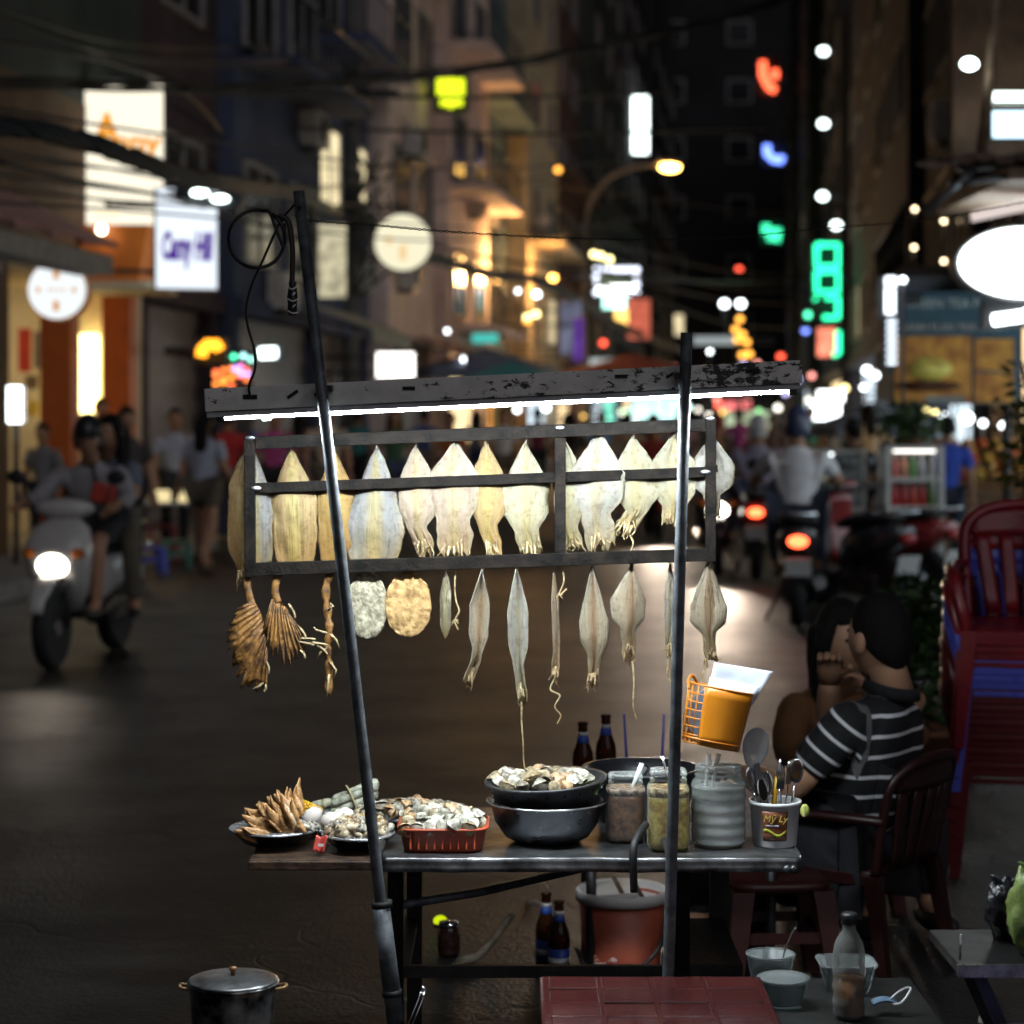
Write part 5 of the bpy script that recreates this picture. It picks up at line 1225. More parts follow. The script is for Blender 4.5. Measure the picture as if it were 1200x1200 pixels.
# small food table with lit jars by the blue stool
r = thing('vendor_table', 'low vendor table with lit cream jars behind the blue stool', 'table', (P(192, 0, 23.5).x, 23.5, 0))
MB().box((0, 0, .62), (.8, .5, .03)).build('top', MWF, r)
for sx in (-1, 1): MB().tube([(sx * .36, 0, .6), (sx * .36, 0, 0)], .02, 6).build('leg', M_RAIL, r)
for k in range(4):
    o = thing('lit_jar', 'cream glowing lantern jar on the low vendor table', 'lantern', (P(192, 0, 23.5).x - .25 + k % 2 * .2 + (k // 2) * .28, 23.4, .636 if k < 2 else .636), 0, 'lantern jars on the vendor table')
    MB().lathe([(.05, 0), (.06, .02), (.06, .11), (.035, .13)], (0, 0, 0), 14).build('shade', glow('jar_cream', (1, .82, .42), 1.0), o)
    MB().lathe([(.036, .13), (.036, .15), (.0001, .15)], (0, 0, 0), 12).build('cap', M_RAIL, o)
# ------------------------------------------------------------------ the food cart
TZ = .637
M_STEEL = mat('sheet_steel', (.2, .205, .21), .34, .9, .6, 16, bump=.12, bscale=25)
M_RUST = mat('rusted_iron', (.004, .0035, .003), .65, .0, .5, 30, spec=.1, col2=(.011, .008, .006), bump=.3, bscale=120)
M_PIPE = mat('blued_pipe', (.1, .11, .12), .52, .3, .5, 25, bump=.12, bscale=150)
M_DARK = mat('dark_iron', (.03, .03, .03), .55, .5, .3, 20)
M_BOARD = mat('burnt_board', (.03, .02, .015), .5, .3, .5, 22, col2=(.09, .05, .03), bump=.3, bscale=60)
cart = thing('food_cart', 'steel topped street food cart with two tall poles', 'food cart', (.03, 4.9, 0))
tb = MB(); tb.box((.17, 4.927, TZ - .002), (.912, .59, .004)); tb.build('tabletop', M_STEEL, cart, w=True)
# folded and dented front lip
q = MB()
q.sheet(lambda u, v: (-.286 + .912 * u, 4.6305 + .0022 * mnoise.noise(Vector((u * 14, v * 2, 0))) - .004 * (v > .9), TZ - .001 - .03 * v + .0016 * mnoise.noise(Vector((u * 9, 3, 0)))), 60, 3, .003)
q.build('front_lip', M_STEEL, cart, w=True)
q = MB(); q.sheet(lambda u, v: (.627 + .0015 * mnoise.noise(Vector((u * 9, v, 5))), 4.634 + .58 * u, TZ + .004 - .034 * v), 30, 3, .003); q.build('side_lip', M_STEEL, cart, w=True)
q = MB(); q.box((-.43, 4.925, TZ - .012), (.285, .58, .012), None, .002); q.build('side_board', M_BOARD, cart, w=True)
q = MB(); q.box((-.432, 4.634, TZ - .018), (.282, .012, .02), None, .003); q.build('board_edge', M_BOARD, cart, w=True)
for x in (.595, .61): MB().lathe([(.009, 0), (.009, .012), (.006, .015), (.0001, .015)], (x, 4.622, TZ - .022), 12, rot=Matrix.Rotation(R(90), 3, 'X')).build('corner_clip', M_STEEL, cart, w=True)
# tall poles
pl = MB(); pl.tube([P(350, 224, 4.42), P(398, 640, 4.42), P(466, 1230, 4.42), P(500, 1540, 4.42)], .0120, 14)
pl.build('pole', M_PIPE, cart, w=True)
sv = MB(); sv.tube([P(446, 1058, 4.42), P(463.5, 1196, 4.42)], .0185, 14); sv.build('pole_sleeve', M_PIPE, cart, w=True)
for (xa, ya, rc) in ((447, 1056, .022), (459, 1160, .021)): MB().tube([P(xa, ya, 4.42), P(xa + .7, ya + 7, 4.42)], rc, 14).build('sleeve_collar', M_DARK, cart, w=True)
pr = MB(); pr.tube([P(804.5, 390, 4.42), P(797, 660, 4.42), P(787, 1010, 4.42), P(782, 1180, 4.42), P(774, 1545, 4.42)], .0122, 14); pr.build('pole', M_PIPE, cart, w=True)
for (x, y) in ((440, 1014), (788, 1012)): MB().tube([P(x, y, 4.42), P(x, y, 4.42) + Vector((0, .24, 0))], .008, 8).build('pole_bracket', M_DARK, cart, w=True)
# legs and low frame
for (x, y, wd) in ((-.255, 4.68, .034), (-.235, 5.15, .036), (.372, 4.68, .034), (.5, 5.15, .045)):
    lg = MB(); lg.box((x, y, .315), (wd, wd, .625)); lg.build('leg', M_DARK if y > 5 else M_RUST, cart, w=True)
for (a, c) in (((-.235, 4.69, .375), (.37, 4.69, .375)), ((-.25, 4.7, .375), (-.235, 5.14, .375)), ((.37, 4.7, .375), (.5, 5.12, .375))):
    a, c = Vector(a), Vector(c); m_ = (a + c) / 2; d = c - a
    MB().box(m_, (abs(d.x) + .016, abs(d.y) + .016, .026)).build('low_rail', M_DARK, cart, w=True)
MB().tube([P(462, 1062, 4.72), P(560, 1046, 4.85), P(690, 1016, 5.1)], .0095, 10).build('brace', M_PIPE, cart, w=True)
MB().tube(curve_pts([P(743, 1045, 4.615), P(742, 1010, 4.61), P(743, 990, 4.62), P(750, 975, 4.66), P(757, 966, 4.7)], 5), .0085, 10).build('hook', M_DARK, cart, w=True)

# rack that the squid hang from
rack = thing('drying_rack', 'rusty iron rack of three rails fixed behind the poles', 'rack', P(560, 668, 4.850))
def bar(nm, x0, y0, x1, y1, th, Y=4.850, dep=.02, m=M_RUST):
    a, c = P(x0, y0, Y), P(x1, y1, Y); d = c - a; L_ = d.length; h = th * Y / F_PX
    ang = math.atan2(d.z, d.x)
    return MB().box((a + c) / 2, (L_, dep, h), Matrix.Rotation(-ang, 3, 'Y'), .0015).build(nm, m, rack, w=True)
bar('rail', 300, 519, 827, 498, 15); bar('rail', 299, 572, 829, 553, 12, 4.857, .012); bar('rail', 299, 667, 827, 650, 15)
bar('upright', 292.5, 511, 293.5, 676, 12.5); bar('upright', 656.5, 513, 656.5, 651, 13, 4.847, .012); bar('upright', 833, 488, 832.5, 658, 12)
bar('bracket', 826, 550, 841, 549, 9, 4.843, .006)
for (x, y) in ((384, 514), (401, 664), (801, 500), (797, 651)):
    MB().tube([P(x, y, 4.425), P(x, y, 4.845)], .006, 8).build('mount', M_DARK, rack, w=True)
for (x, y) in ((656, 501), (833, 490), (293, 513), (827, 553), (300, 572)):
    MB().sphere(P(x, y, 4.838), (.012, .004, .005), 8, 6).build('weld', mat('weld_bright', (.5, .52, .55), .35, .9, .3, 60), rack, w=True)

# fluorescent lamp on its battered housing
def flaking():
    m = mat('flaking_paint', (.72, .7, .65), .6, .0, .12, 20)
    nt = m.node_tree; N, L = nt.nodes, nt.links; b_ = N['Principled BSDF']
    tc = N.new('ShaderNodeTexCoord'); mp = N.new('ShaderNodeMapping'); mp.inputs['Scale'].default_value = (30, 30, 55); L.new(tc.outputs['Object'], mp.inputs['Vector'])
    n1 = N.new('ShaderNodeTexNoise'); n1.inputs['Scale'].default_value = 1; n1.inputs['Detail'].default_value = 8; n1.inputs['Roughness'].default_value = .72; L.new(mp.outputs[0], n1.inputs['Vector'])
    n2 = N.new('ShaderNodeTexNoise'); n2.inputs['Scale'].default_value = 3.2; n2.inputs['Detail'].default_value = 2; L.new(tc.outputs['Object'], n2.inputs['Vector'])
    mu = N.new('ShaderNodeMath'); mu.operation = 'MULTIPLY_ADD'; mu.inputs[1].default_value = .55; L.new(n2.outputs['Fac'], mu.inputs[0]); L.new(n1.outputs['Fac'], mu.inputs[2])
    cr = N.new('ShaderNodeValToRGB'); cr.color_ramp.interpolation = 'LINEAR'; cr.color_ramp.elements[0].position = .855; cr.color_ramp.elements[1].position = .885
    L.new(mu.outputs[0], cr.inputs['Fac'])
    mx = N.new('ShaderNodeMix'); mx.data_type = 'RGBA'; L.new(cr.outputs['Color'], mx.inputs['Factor'])
    L.new(b_.inputs['Base Color'].links[0].from_socket, mx.inputs['A']); mx.inputs['B'].default_value = (.035, .032, .028, 1); L.new(mx.outputs['Result'], b_.inputs['Base Color'])
    bp = N.new('ShaderNodeBump'); bp.invert = True; bp.inputs['Strength'].default_value = .6; bp.inputs['Distance'].default_value = .002; L.new(cr.outputs['Color'], bp.inputs['Height']); L.new(bp.outputs['Normal'], b_.inputs['Normal'])
    return m
M_FLK = flaking()
lamp = thing('tube_lamp', 'long white fluorescent tube under a battered flaking metal housing', 'lamp', P(590, 455, 4.5050))
ANG = math.atan2(-(437.5 - 471.0), 696.0)
RT = Matrix.Rotation(-ANG, 3, 'Y')
def lbox(nm, cx_, cy_, ln, h, Y, dep, m, parent=lamp, ch=.002):
    return MB().box(P(cx_, cy_, Y), (ln * Y / F_PX, dep, h * Y / F_PX), RT, ch).build(nm, m, parent, w=True, root=lamp)
lbox('housing', 590, 452.5, 697, 27, 4.5000, .055, M_FLK)
lbox('tray', 590, 469.5, 693, 7, 4.5050, .05, mat('white_enamel', (.5, .52, .53), .35, .1, .15, 12))
tub = MB(); tub.tube([P(265, 488.5, 4.4970), P(922, 457.5, 4.4970)], .0060, 14); tub.build('tube', glow('fluorescent', (.86, .95, 1), 760), lamp, w=True)
for (x, y) in ((259, 488), (928, 457)):
    e = MB(); e.box(P(x, y - 2, 4.4970), (.018, .022, .03), RT, .003); e.build('end_holder', M_BLK, lamp, w=True)
e = MB(); e.tube([P(307, 486.6, 4.4950), P(317, 486.1, 4.4950)], .0125, 12); e.box(P(312, 479, 4.4970), (.012, .012, .03)); e.build('clip', clear('clip_plastic', (.6, .95, .9), .4), lamp, w=True)
for (x, y, w_, h_, rot) in ((293, 465, 16, 5, 0), (343, 462, 14, 3.5, 35), (372, 461, 8, 3.5, 35), (479, 455, 14, 4, 0), (728, 441, 14, 4, 0), (785, 440, 10, 3, 35), (882, 435, 16, 4.5, 0)):
    s = MB(); s.box(P(x, y, 4.4715), (w_ * .00186, .003, h_ * .00186), Matrix.Rotation(-R(rot), 3, 'Y')); s.build('slot', mat('slot_black', (.008, .008, .008), .8), lamp, w=True)
for x in (310, 800):
    s = MB(); s.box(P(x if x > 400 else 381, 455 if x < 400 else 440, 4.4450), (.03, .05, .012)); s.build('mount', M_DARK, lamp, w=True)

# cord: coil by the pole and lead to the housing
r = thing('power_cord', 'black cord coiled beside the left pole with taped plug', 'cord', P(333, 258, 4.4450))
MB().tube(curve_pts([P(293, 464, 4.4650), P(292, 452, 4.4600), P(299, 432, 4.4550), P(298, 410, 4.4550), P(290, 380, 4.4550), P(289, 358, 4.4550), P(296, 332, 4.4500), P(308, 305, 4.4450), P(320, 278, 4.4450), P(330, 256, 4.4450)], 6), .0028, 8).build('lead', M_CAB, r, w=True)
loop = [P(301 + 33 * math.cos(a), 280 + 34 * math.sin(a), 4.4470 + .006 * math.sin(3 * a)) for a in [R(-60 + k * 15) for k in range(25)]]
MB().tube(curve_pts([P(333, 259, 4.4450)] + loop + [P(332, 290, 4.4450), P(333, 262, 4.4470)], 2), .0038, 8).build('coil', M_CAB, r, w=True)
MB().tube(curve_pts([P(326, 252, 4.4450), P(337, 258, 4.4430), P(341, 275, 4.4410), P(343, 300, 4.4400), P(342, 338, 4.4400)], 6), .0058, 8).build('drop_end', mat('cord_brown', (.05, .035, .025), .5), r, w=True)
t = MB(); t.lathe([(.008, 0), (.011, .01), (.0105, .025), (.012, .04), (.009, .055), (.0075, .065), (.009, .07), (.0001, .072)], P(343, 370, 4.4400), 10); t.build('plug', M_BLK, r, w=True)
t = MB()
for k in range(5): t.tube(curve_pts([P(337 + (k % 2) * 9, 336 + k * 7, 4.4320), P(343, 339 + k * 7, 4.4260), P(349 - (k % 2) * 4, 334 + k * 8, 4.4330)], 4), .0016, 5)
t.build('tape', clear('tape_clear', (.85, .9, .9), .55, .1), r, w=True)
MB().tube([P(330, 256, 4.4450), P(347, 238, 4.4300), P(352, 243, 4.4010)], .0025, 6).build('tie', M_CAB, r, w=True)

# ------------------------------------------------------------------ dried squid
def squid_mat(name, wing, mid, edge, trans=.42):
    m = bpy.data.materials.new(name); m.use_nodes = True; nt = m.node_tree; N, L = nt.nodes, nt.links
    b_ = N['Principled BSDF']; out = N['Material Output']
    uv = N.new('ShaderNodeUVMap'); uv.uv_map = 'UVMap'
    sp = N.new('ShaderNodeSeparateXYZ'); L.new(uv.outputs[0], sp.inputs[0])
    tc = N.new('ShaderNodeTexCoord')
    sub = N.new('ShaderNodeMath'); sub.operation = 'SUBTRACT'; sub.inputs[1].default_value = .5; L.new(sp.outputs['X'], sub.inputs[0])
    ab = N.new('ShaderNodeMath'); ab.operation = 'ABSOLUTE'; L.new(sub.outputs[0], ab.inputs[0])
    mp = N.new('ShaderNodeMapping'); mp.inputs['Scale'].default_value = (12, 1.8, 1); L.new(uv.outputs[0], mp.inputs['Vector'])
    oi = N.new('ShaderNodeObjectInfo')
    cx = N.new('ShaderNodeVectorMath'); cx.operation = 'ADD'; L.new(mp.outputs[0], cx.inputs[0]); L.new(oi.outputs['Location'], cx.inputs[1])
    st = N.new('ShaderNodeTexNoise'); st.inputs['Scale'].default_value = 1.6; st.inputs['Detail'].default_value = 6; L.new(cx.outputs[0], st.inputs['Vector'])
    a1 = N.new('ShaderNodeMath'); a1.operation = 'MULTIPLY_ADD'; a1.inputs[1].default_value = .22; L.new(st.outputs['Fac'], a1.inputs[0]); L.new(ab.outputs[0], a1.inputs[2])
    cr = N.new('ShaderNodeValToRGB'); e = cr.color_ramp.elements
    e[0].position = .10; e[0].color = (*mid, 1); e[1].position = .60; e[1].color = (*edge, 1)
    k = cr.color_ramp.elements.new(.23); k.color = (*[x * .55 + y * .45 for x, y in zip(mid, wing)], 1)
    k = cr.color_ramp.elements.new(.32); k.color = (*wing, 1); k = cr.color_ramp.elements.new(.52); k.color = (*wing, 1)
    L.new(a1.outputs[0], cr.inputs['Fac'])
    fr = N.new('ShaderNodeTexNoise'); fr.inputs['Scale'].default_value = 58; fr.inputs['Detail'].default_value = 7; fr.inputs['Roughness'].default_value = .7; L.new(tc.outputs['Object'], fr.inputs['Vector'])
    c2 = N.new('ShaderNodeValToRGB'); c2.color_ramp.elements[0].position = .3; c2.color_ramp.elements[0].color = (.42, .3, .18, 1); c2.color_ramp.elements[1].position = .5; c2.color_ramp.elements[1].color = (1, 1, 1, 1); L.new(fr.outputs['Fac'], c2.inputs['Fac'])
    mu = N.new('ShaderNodeMix'); mu.data_type = 'RGBA'; mu.blend_type = 'MULTIPLY'; mu.inputs['Factor'].default_value = .62; L.new(cr.outputs['Color'], mu.inputs['A']); L.new(c2.outputs['Color'], mu.inputs['B'])
    # browner toward the lower, thicker end
    c3 = N.new('ShaderNodeValToRGB'); c3.color_ramp.elements[0].position = .6; c3.color_ramp.elements[0].color = (1, 1, 1, 1); c3.color_ramp.elements[1].position = 1.0; c3.color_ramp.elements[1].color = (.78, .64, .42, 1); L.new(sp.outputs['Y'], c3.inputs['Fac'])
    m2 = N.new('ShaderNodeMix'); m2.data_type = 'RGBA'; m2.blend_type = 'MULTIPLY'; m2.inputs['Factor'].default_value = 1; L.new(mu.outputs['Result'], m2.inputs['A']); L.new(c3.outputs['Color'], m2.inputs['B'])
    L.new(m2.outputs['Result'], b_.inputs['Base Color']); b_.inputs['Roughness'].default_value = .55
    bp = N.new('ShaderNodeBump'); bp.inputs['Strength'].default_value = .9; bp.inputs['Distance'].default_value = .006
    L.new(st.outputs['Fac'], bp.inputs['Height'])
    bq = N.new('ShaderNodeBump'); bq.inputs['Strength'].default_value = .4; bq.inputs['Distance'].default_value = .002; L.new(fr.outputs['Fac'], bq.inputs['Height']); L.new(bp.outputs['Normal'], bq.inputs['Normal']); L.new(bq.outputs['Normal'], b_.inputs['Normal'])
    tr = N.new('ShaderNodeBsdfTranslucent'); L.new(m2.outputs['Result'], tr.inputs['Color'])
    ms = N.new('ShaderNodeMixShader'); ms.inputs['Fac'].default_value = trans; L.new(b_.outputs[0], ms.inputs[1]); L.new(tr.outputs[0], ms.inputs[2]); L.new(ms.outputs[0], out.inputs['Surface'])
    return m
SQ = dict(grey=squid_mat('squid_grey', (0.263, 0.263, 0.258), (0.378, 0.315, 0.149), (0.315, 0.272, 0.179)),
          yellow=squid_mat('squid_yellow', (0.378, 0.272, 0.127), (0.420, 0.345, 0.127), (0.347, 0.241, 0.100)),
          amber=squid_mat('squid_amber', (0.347, 0.220, 0.070), (0.409, 0.288, 0.074), (0.263, 0.179, 0.079)),
          brown=squid_mat('squid_brown', (0.220, 0.131, 0.049), (0.263, 0.173, 0.064), (0.211, 0.141, 0.064)),
          pink=squid_mat('squid_pink', (0.378, 0.304, 0.229), (0.399, 0.336, 0.190), (0.388, 0.356, 0.258)),
          pale=squid_mat('squid_pale', (0.388, 0.362, 0.248), (0.388, 0.345, 0.190), (0.409, 0.387, 0.277)),
          white=squid_mat('squid_white', (0.357, 0.345, 0.298), (0.347, 0.304, 0.199), (0.388, 0.367, 0.277)),
          dark=squid_mat('squid_dark', (0.273, 0.231, 0.160), (0.180, 0.105, 0.049), (0.263, 0.241, 0.190), .25))
M_TENT = mat('tentacle', (.28, .18, .07), .6, 0, .5, 60, col2=(.46, .37, .2), bump=.5, bscale=150)
M_TENTD = mat('tentacle_dark', (.14, .07, .03), .6, 0, .5, 60, col2=(.32, .22, .11), bump=.5, bscale=150)
M_HOOK = mat('hook_wire', (.5, .5, .48), .35, .9)

def squid(label, x, y, ye, wl, wr, tone, tail=None, tw=.38, Y=4.873, lean=0.0, wide=.46, sharp=.95, hem=.35, rag=5, fold=.0, seed=0, string=None, group='dried squid on the rack', tips=5, tailx=0.0, name='dried_squid'):
    rnd = random.Random(seed + int(x * 7)); sd = rnd.uniform(0, 99)
    r = thing(name, label, 'dried squid', P(x, y, Y), 0, group)
    if tail and tail - ye < 15: tail = None
    yt = (tail - 4) if tail else ye
    fs_ = rnd.choice((-1, 1)); fl_ = rnd.uniform(-1, 1)
    f = (ye - y) / (yt - y)
    def half(t, side):
        """Half width along the whole length: arrow head, fins, then the narrow trunk."""
        ff = f * (1 + .07 * mnoise.noise(Vector((sd, side * 5.0, 1)))) if tail else 1.0
        a_ = t / ff
        if a_ < wide: w = (a_ / wide) ** sharp * .985 + .015
        elif a_ < .8: w = 1 - .05 * (a_ - wide) / (.8 - wide)
        else:
            k_ = min(1, (a_ - .8) / (.2 if not tail else .24)); w = .95 - (.95 - (hem if not tail else tw)) * (k_ ** 1.5 if not tail else k_ * k_ * (3 - 2 * k_))
        if tail and a_ > 1: w *= 1 + .22 * mnoise.noise(Vector((t * 9, sd, side * 3.0))) - .25 * max(0, (t - ff) / (1.001 - ff) - .5)
        return w
    def fn(u, v):
        s = 2 * u - 1; t = v
        nz = mnoise.noise(Vector((s * 1.5, t * 4, sd)))
        w = (wl if s < 0 else wr) * (1.1 if wl + wr > 36 else 1) * half(t, 1 if s > 0 else 0) * (1 + .06 * mnoise.noise(Vector((t * 9, sd, (s > 0) * 7.0))) + .045 * mnoise.noise(Vector((t * 31, sd, (s > 0) * 7.0))))
        lower = max(0, (t - f) / (1.001 - f)) if tail else 0
        px = x + lean * min(1, t / f) + tailx * lower + s * w + 2.2 * lower * mnoise.noise(Vector((t * 7, sd, 2)))
        py = y + (yt - y) * t + (rag * 1.2 * mnoise.noise(Vector((s * 3.0, sd, 3))) + rag * .8 * mnoise.noise(Vector((s * 9.0, sd, 6)))) * (max(0, t - .72) / .28)
        dy = -.010 * (1 - s * s) * math.sin(math.pi * min(1, t * 1.1)) + .006 * nz + .004 * mnoise.noise(Vector((s * 5, t * 9, sd)))
        dy += fl_ * (max(0, s * fs_) ** 1.6) * .022 * math.sin(math.pi * min(1, t / f))
        px -= fs_ * fl_ * max(0, s * fs_) ** 2 * (wl + wr) * .10
        dy += fold * abs(s) ** 1.5 - .0025 * math.exp(-(s / .1) ** 2) + .004 * lower * mnoise.noise(Vector((s * 6, t * 14, sd + 2)))
        return P(px, py, Y + dy)
    mn = MB().sheet(fn, 22, 44, .0022); mn.build('mantle', SQ[tone], r, w=True)
    if tail:
        w0 = (wl + wr) / 2 * tw; ys = ye - (ye - y) * .22; kx = x + lean + (wr - wl) * .2
        tm = MB(); ns = max(4, tips)
        for k in range(ns):
            f_ = (k + .5) / ns * 2 - 1
            q0 = kx + tailx * .75 + f_ * w0 * .7; y0_ = ys + (tail - ys) * rnd.uniform(.62, .8)
            ex = kx + tailx + f_ * w0 * rnd.uniform(.7, 1.5); ey = tail + rnd.uniform(-9, 7)
            c = curve_pts([P(q0, y0_, Y - .006), P((q0 + ex) / 2 + rnd.uniform(-2, 2), (y0_ + ey) / 2, Y - .011 - .003 * (k % 2)), P(ex + rnd.uniform(-2, 2), ey - 5, Y - .009), P(ex + rnd.uniform(-5, 5), ey, Y - .006 + rnd.uniform(-.006, .006))], 5)
            rr_ = rnd.uniform(.0018, .0034)
            tm.tube(c, [rr_ * (1.05 - .75 * i / len(c)) * (1 + .2 * math.sin(i * 2.1)) for i in range(len(c))], 6, flat=.7)
        tm.build('tentacles', M_TENTD if tone in ('brown', 'dark') else M_TENT, r, w=True)
    if string:
        pts = [P(px, py, Y - .006) for px, py in string]
        c = curve_pts(pts, 6); MB().tube(c, [.0026 - .0011 * i / len(c) for i in range(len(c))], 6).build('long_tentacle', M_TENT, r, w=True)
    h = MB(); t0 = P(x, y, Y)
    h.tube(curve_pts([t0 + Vector((0, -.006, -.012)), t0 + Vector((.002, -.012, .0)), t0 + Vector((.004, -.006, .014)), t0 + Vector((.003, .008, .02)), t0 + Vector((-.002, .01, .006)), t0 + Vector((-.001, .002, -.010))], 4), .0011, 5)
    h.build('hook', M_HOOK, r, w=True)
    return r
U = 'dried squid hanging in the upper row'
squid('brown dried squid sticking out past the left rack end', 290, 528, 662, 21, 14, 'brown', 686, .3, 4.890, lean=-6, wide=.3, sharp=.6, hem=.6, seed=1, group=U)
squid('blue grey dried squid beside the left rack upright', 297, 527, 660, 20, 20, 'grey', None, lean=3, wide=.45, hem=.8, Y=4.877, seed=2, group=U)
squid('broad yellow dried squid, first whole one from the left upright', 341, 524, 661, 24, 26, 'yellow', 662, .5, lean=4, wide=.42, hem=.75, seed=3, group=U)
squid('amber dried squid half hidden by the left pole', 393, 524, 660, 22, 24, 'amber', 661, .5, lean=3, wide=.4, hem=.7, seed=4, group=U, Y=4.877)
squid('largest dried squid with blue grey wings and yellow middle', 441, 524, 657, 35, 33, 'grey', 659, .38, lean=-4, wide=.72, sharp=.72, hem=.8, seed=5, group=U)
squid('narrow pinkish white dried squid with ragged hem, second from the left pole', 487, 521, 618, 20, 24, 'pink', 652, .5, lean=2, wide=.45, hem=.55, rag=14, seed=6, group=U, tailx=10)
squid('broad pinkish dried squid with long flat trunk', 532, 517, 606, 27, 25, 'pink', 655, .66, lean=0, wide=.45, hem=.7, rag=8, seed=7, group=U, tailx=0)
squid('slim yellow dried squid with crumpled tail', 569, 517, 612, 19, 23, 'yellow', 655, .52, lean=1, wide=.5, hem=.55, rag=8, seed=8, group=U, tailx=6)
squid('pale dried squid, next to the middle upright on its left', 616, 516, 621, 25, 28, 'pale', 654, .55, lean=1, wide=.5, hem=.6, rag=12, seed=9, group=U, tailx=6)
squid('pale dried squid hidden behind the middle upright', 660, 513, 615, 16, 24, 'pale', 649, .6, lean=3, wide=.5, hem=.6, rag=10, seed=10, group=U, Y=4.881, tailx=8)
squid('wide whitish dried squid, first right of the middle upright', 699, 508, 598, 27, 27, 'white', 648, .52, lean=-2, wide=.5, hem=.65, rag=8, seed=11, group=U, tailx=6)
squid('pale yellow dried squid with curled tentacle tips', 742, 510, 598, 22, 25, 'pale', 626, .5, lean=4, wide=.45, hem=.55, rag=14, seed=12, group=U, tailx=-16, tips=9, string=[(736, 625), (742, 636), (738, 650), (740, 668)])
squid('pale yellow dried squid mostly behind the right pole', 790, 507, 592, 26, 24, 'pale', 618, .5, lean=0, wide=.45, hem=.6, rag=9, seed=13, group=U, tips=8)
squid('pale dried squid overhanging the right rack end', 834, 512, 580, 25, 22, 'white', 610, .3, lean=0, wide=.5, hem=.6, rag=6, seed=14, group=U, tips=4, string=[(826, 605), (832, 615), (838, 628), (834, 642), (839, 648)], Y=4.881)
LW = 'dried squid hanging in the lower row'
squid('thin leaf shaped dried strip beside the round cakes', 522, 671, 748, 7, 7, 'pale', None, Y=4.860, lean=-1, wide=.35, hem=.2, sharp=.5, rag=1, seed=20, group=LW, name='dried_fish_strip')
squid('curled narrow dried squid with brown tail, third in lower row from left pole', 565, 667, 762, 13, 12, 'dark', 806, .5, Y=4.860, lean=-4, wide=.45, hem=.5, fold=-.02, seed=21, group=LW, tailx=-12)
squid('slim silvery dried squid whose string reaches the clam bowl', 606, 667, 776, 11, 12, 'white', 828, .45, Y=4.860, lean=2, wide=.45, hem=.3, fold=-.015, seed=22, group=LW, tailx=4, string=[(612, 815), (611, 840), (613, 870), (614, 895), (619, 912)])
squid('very thin edge on dried squid with curly tail', 649, 663, 762, 4, 5, 'dark', 800, .9, Y=4.860, lean=3, wide=.4, hem=.5, seed=23, group=LW, tailx=-2, string=[(650, 795), (645, 808), (656, 815), (650, 828), (657, 838), (653, 848)])
squid('smooth tan dried squid with grey left wing', 694, 663, 768, 16, 18, 'dark', 808, .4, Y=4.860, lean=2, wide=.6, hem=.5, seed=24, group=LW, tailx=-2)
squid('angular dried squid with dark spine and side tentacle', 741, 660, 738, 22, 17, 'dark', 774, .42, Y=4.860, lean=-2, wide=.55, hem=.45, rag=10, seed=25, group=LW, string=[(741, 775), (743, 800), (742, 825), (746, 843)])
squid('narrow curved dried squid beside the right pole', 785, 660, 734, 5, 9, 'white', 772, .7, Y=4.867, lean=-2, wide=.45, hem=.5, seed=26, group=LW, string=[(784, 770), (782, 790), (787, 800)])
squid('teardrop dried squid below the rack end with dark stripe', 831, 659, 742, 19, 19, 'dark', 776, .32, Y=4.860, lean=0, wide=.62, hem=.45, seed=27, group=LW, tailx=4, string=[(826, 772), (824, 790), (818, 806)])
# thin dangling strings
for (pts, lab) in (([(534, 668), (533, 690), (535, 706), (538, 716), (533, 727), (537, 738)], 'knotted dry tentacle string beside the leaf strip'), ([(658, 664), (661, 680), (655, 697), (664, 690)], 'short dark tentacle string beside the edge on squid')):
    r = thing('tentacle_string', lab, 'dried squid', P(*pts[0], 4.857), 0, LW)
    c = curve_pts([P(a, b_, 4.857) for a, b_ in pts], 6); MB().tube(c, .0022, 6).build('strand', M_TENT, r, w=True)
    e = MB()
    for k in range(4): e.tube([c[-8], c[-8] + Vector(((-1) ** k * .008, -.003, -.004 * k - .003))], [.002, .0012], 5)
    e.build('suckers', M_TENT, r, w=True)
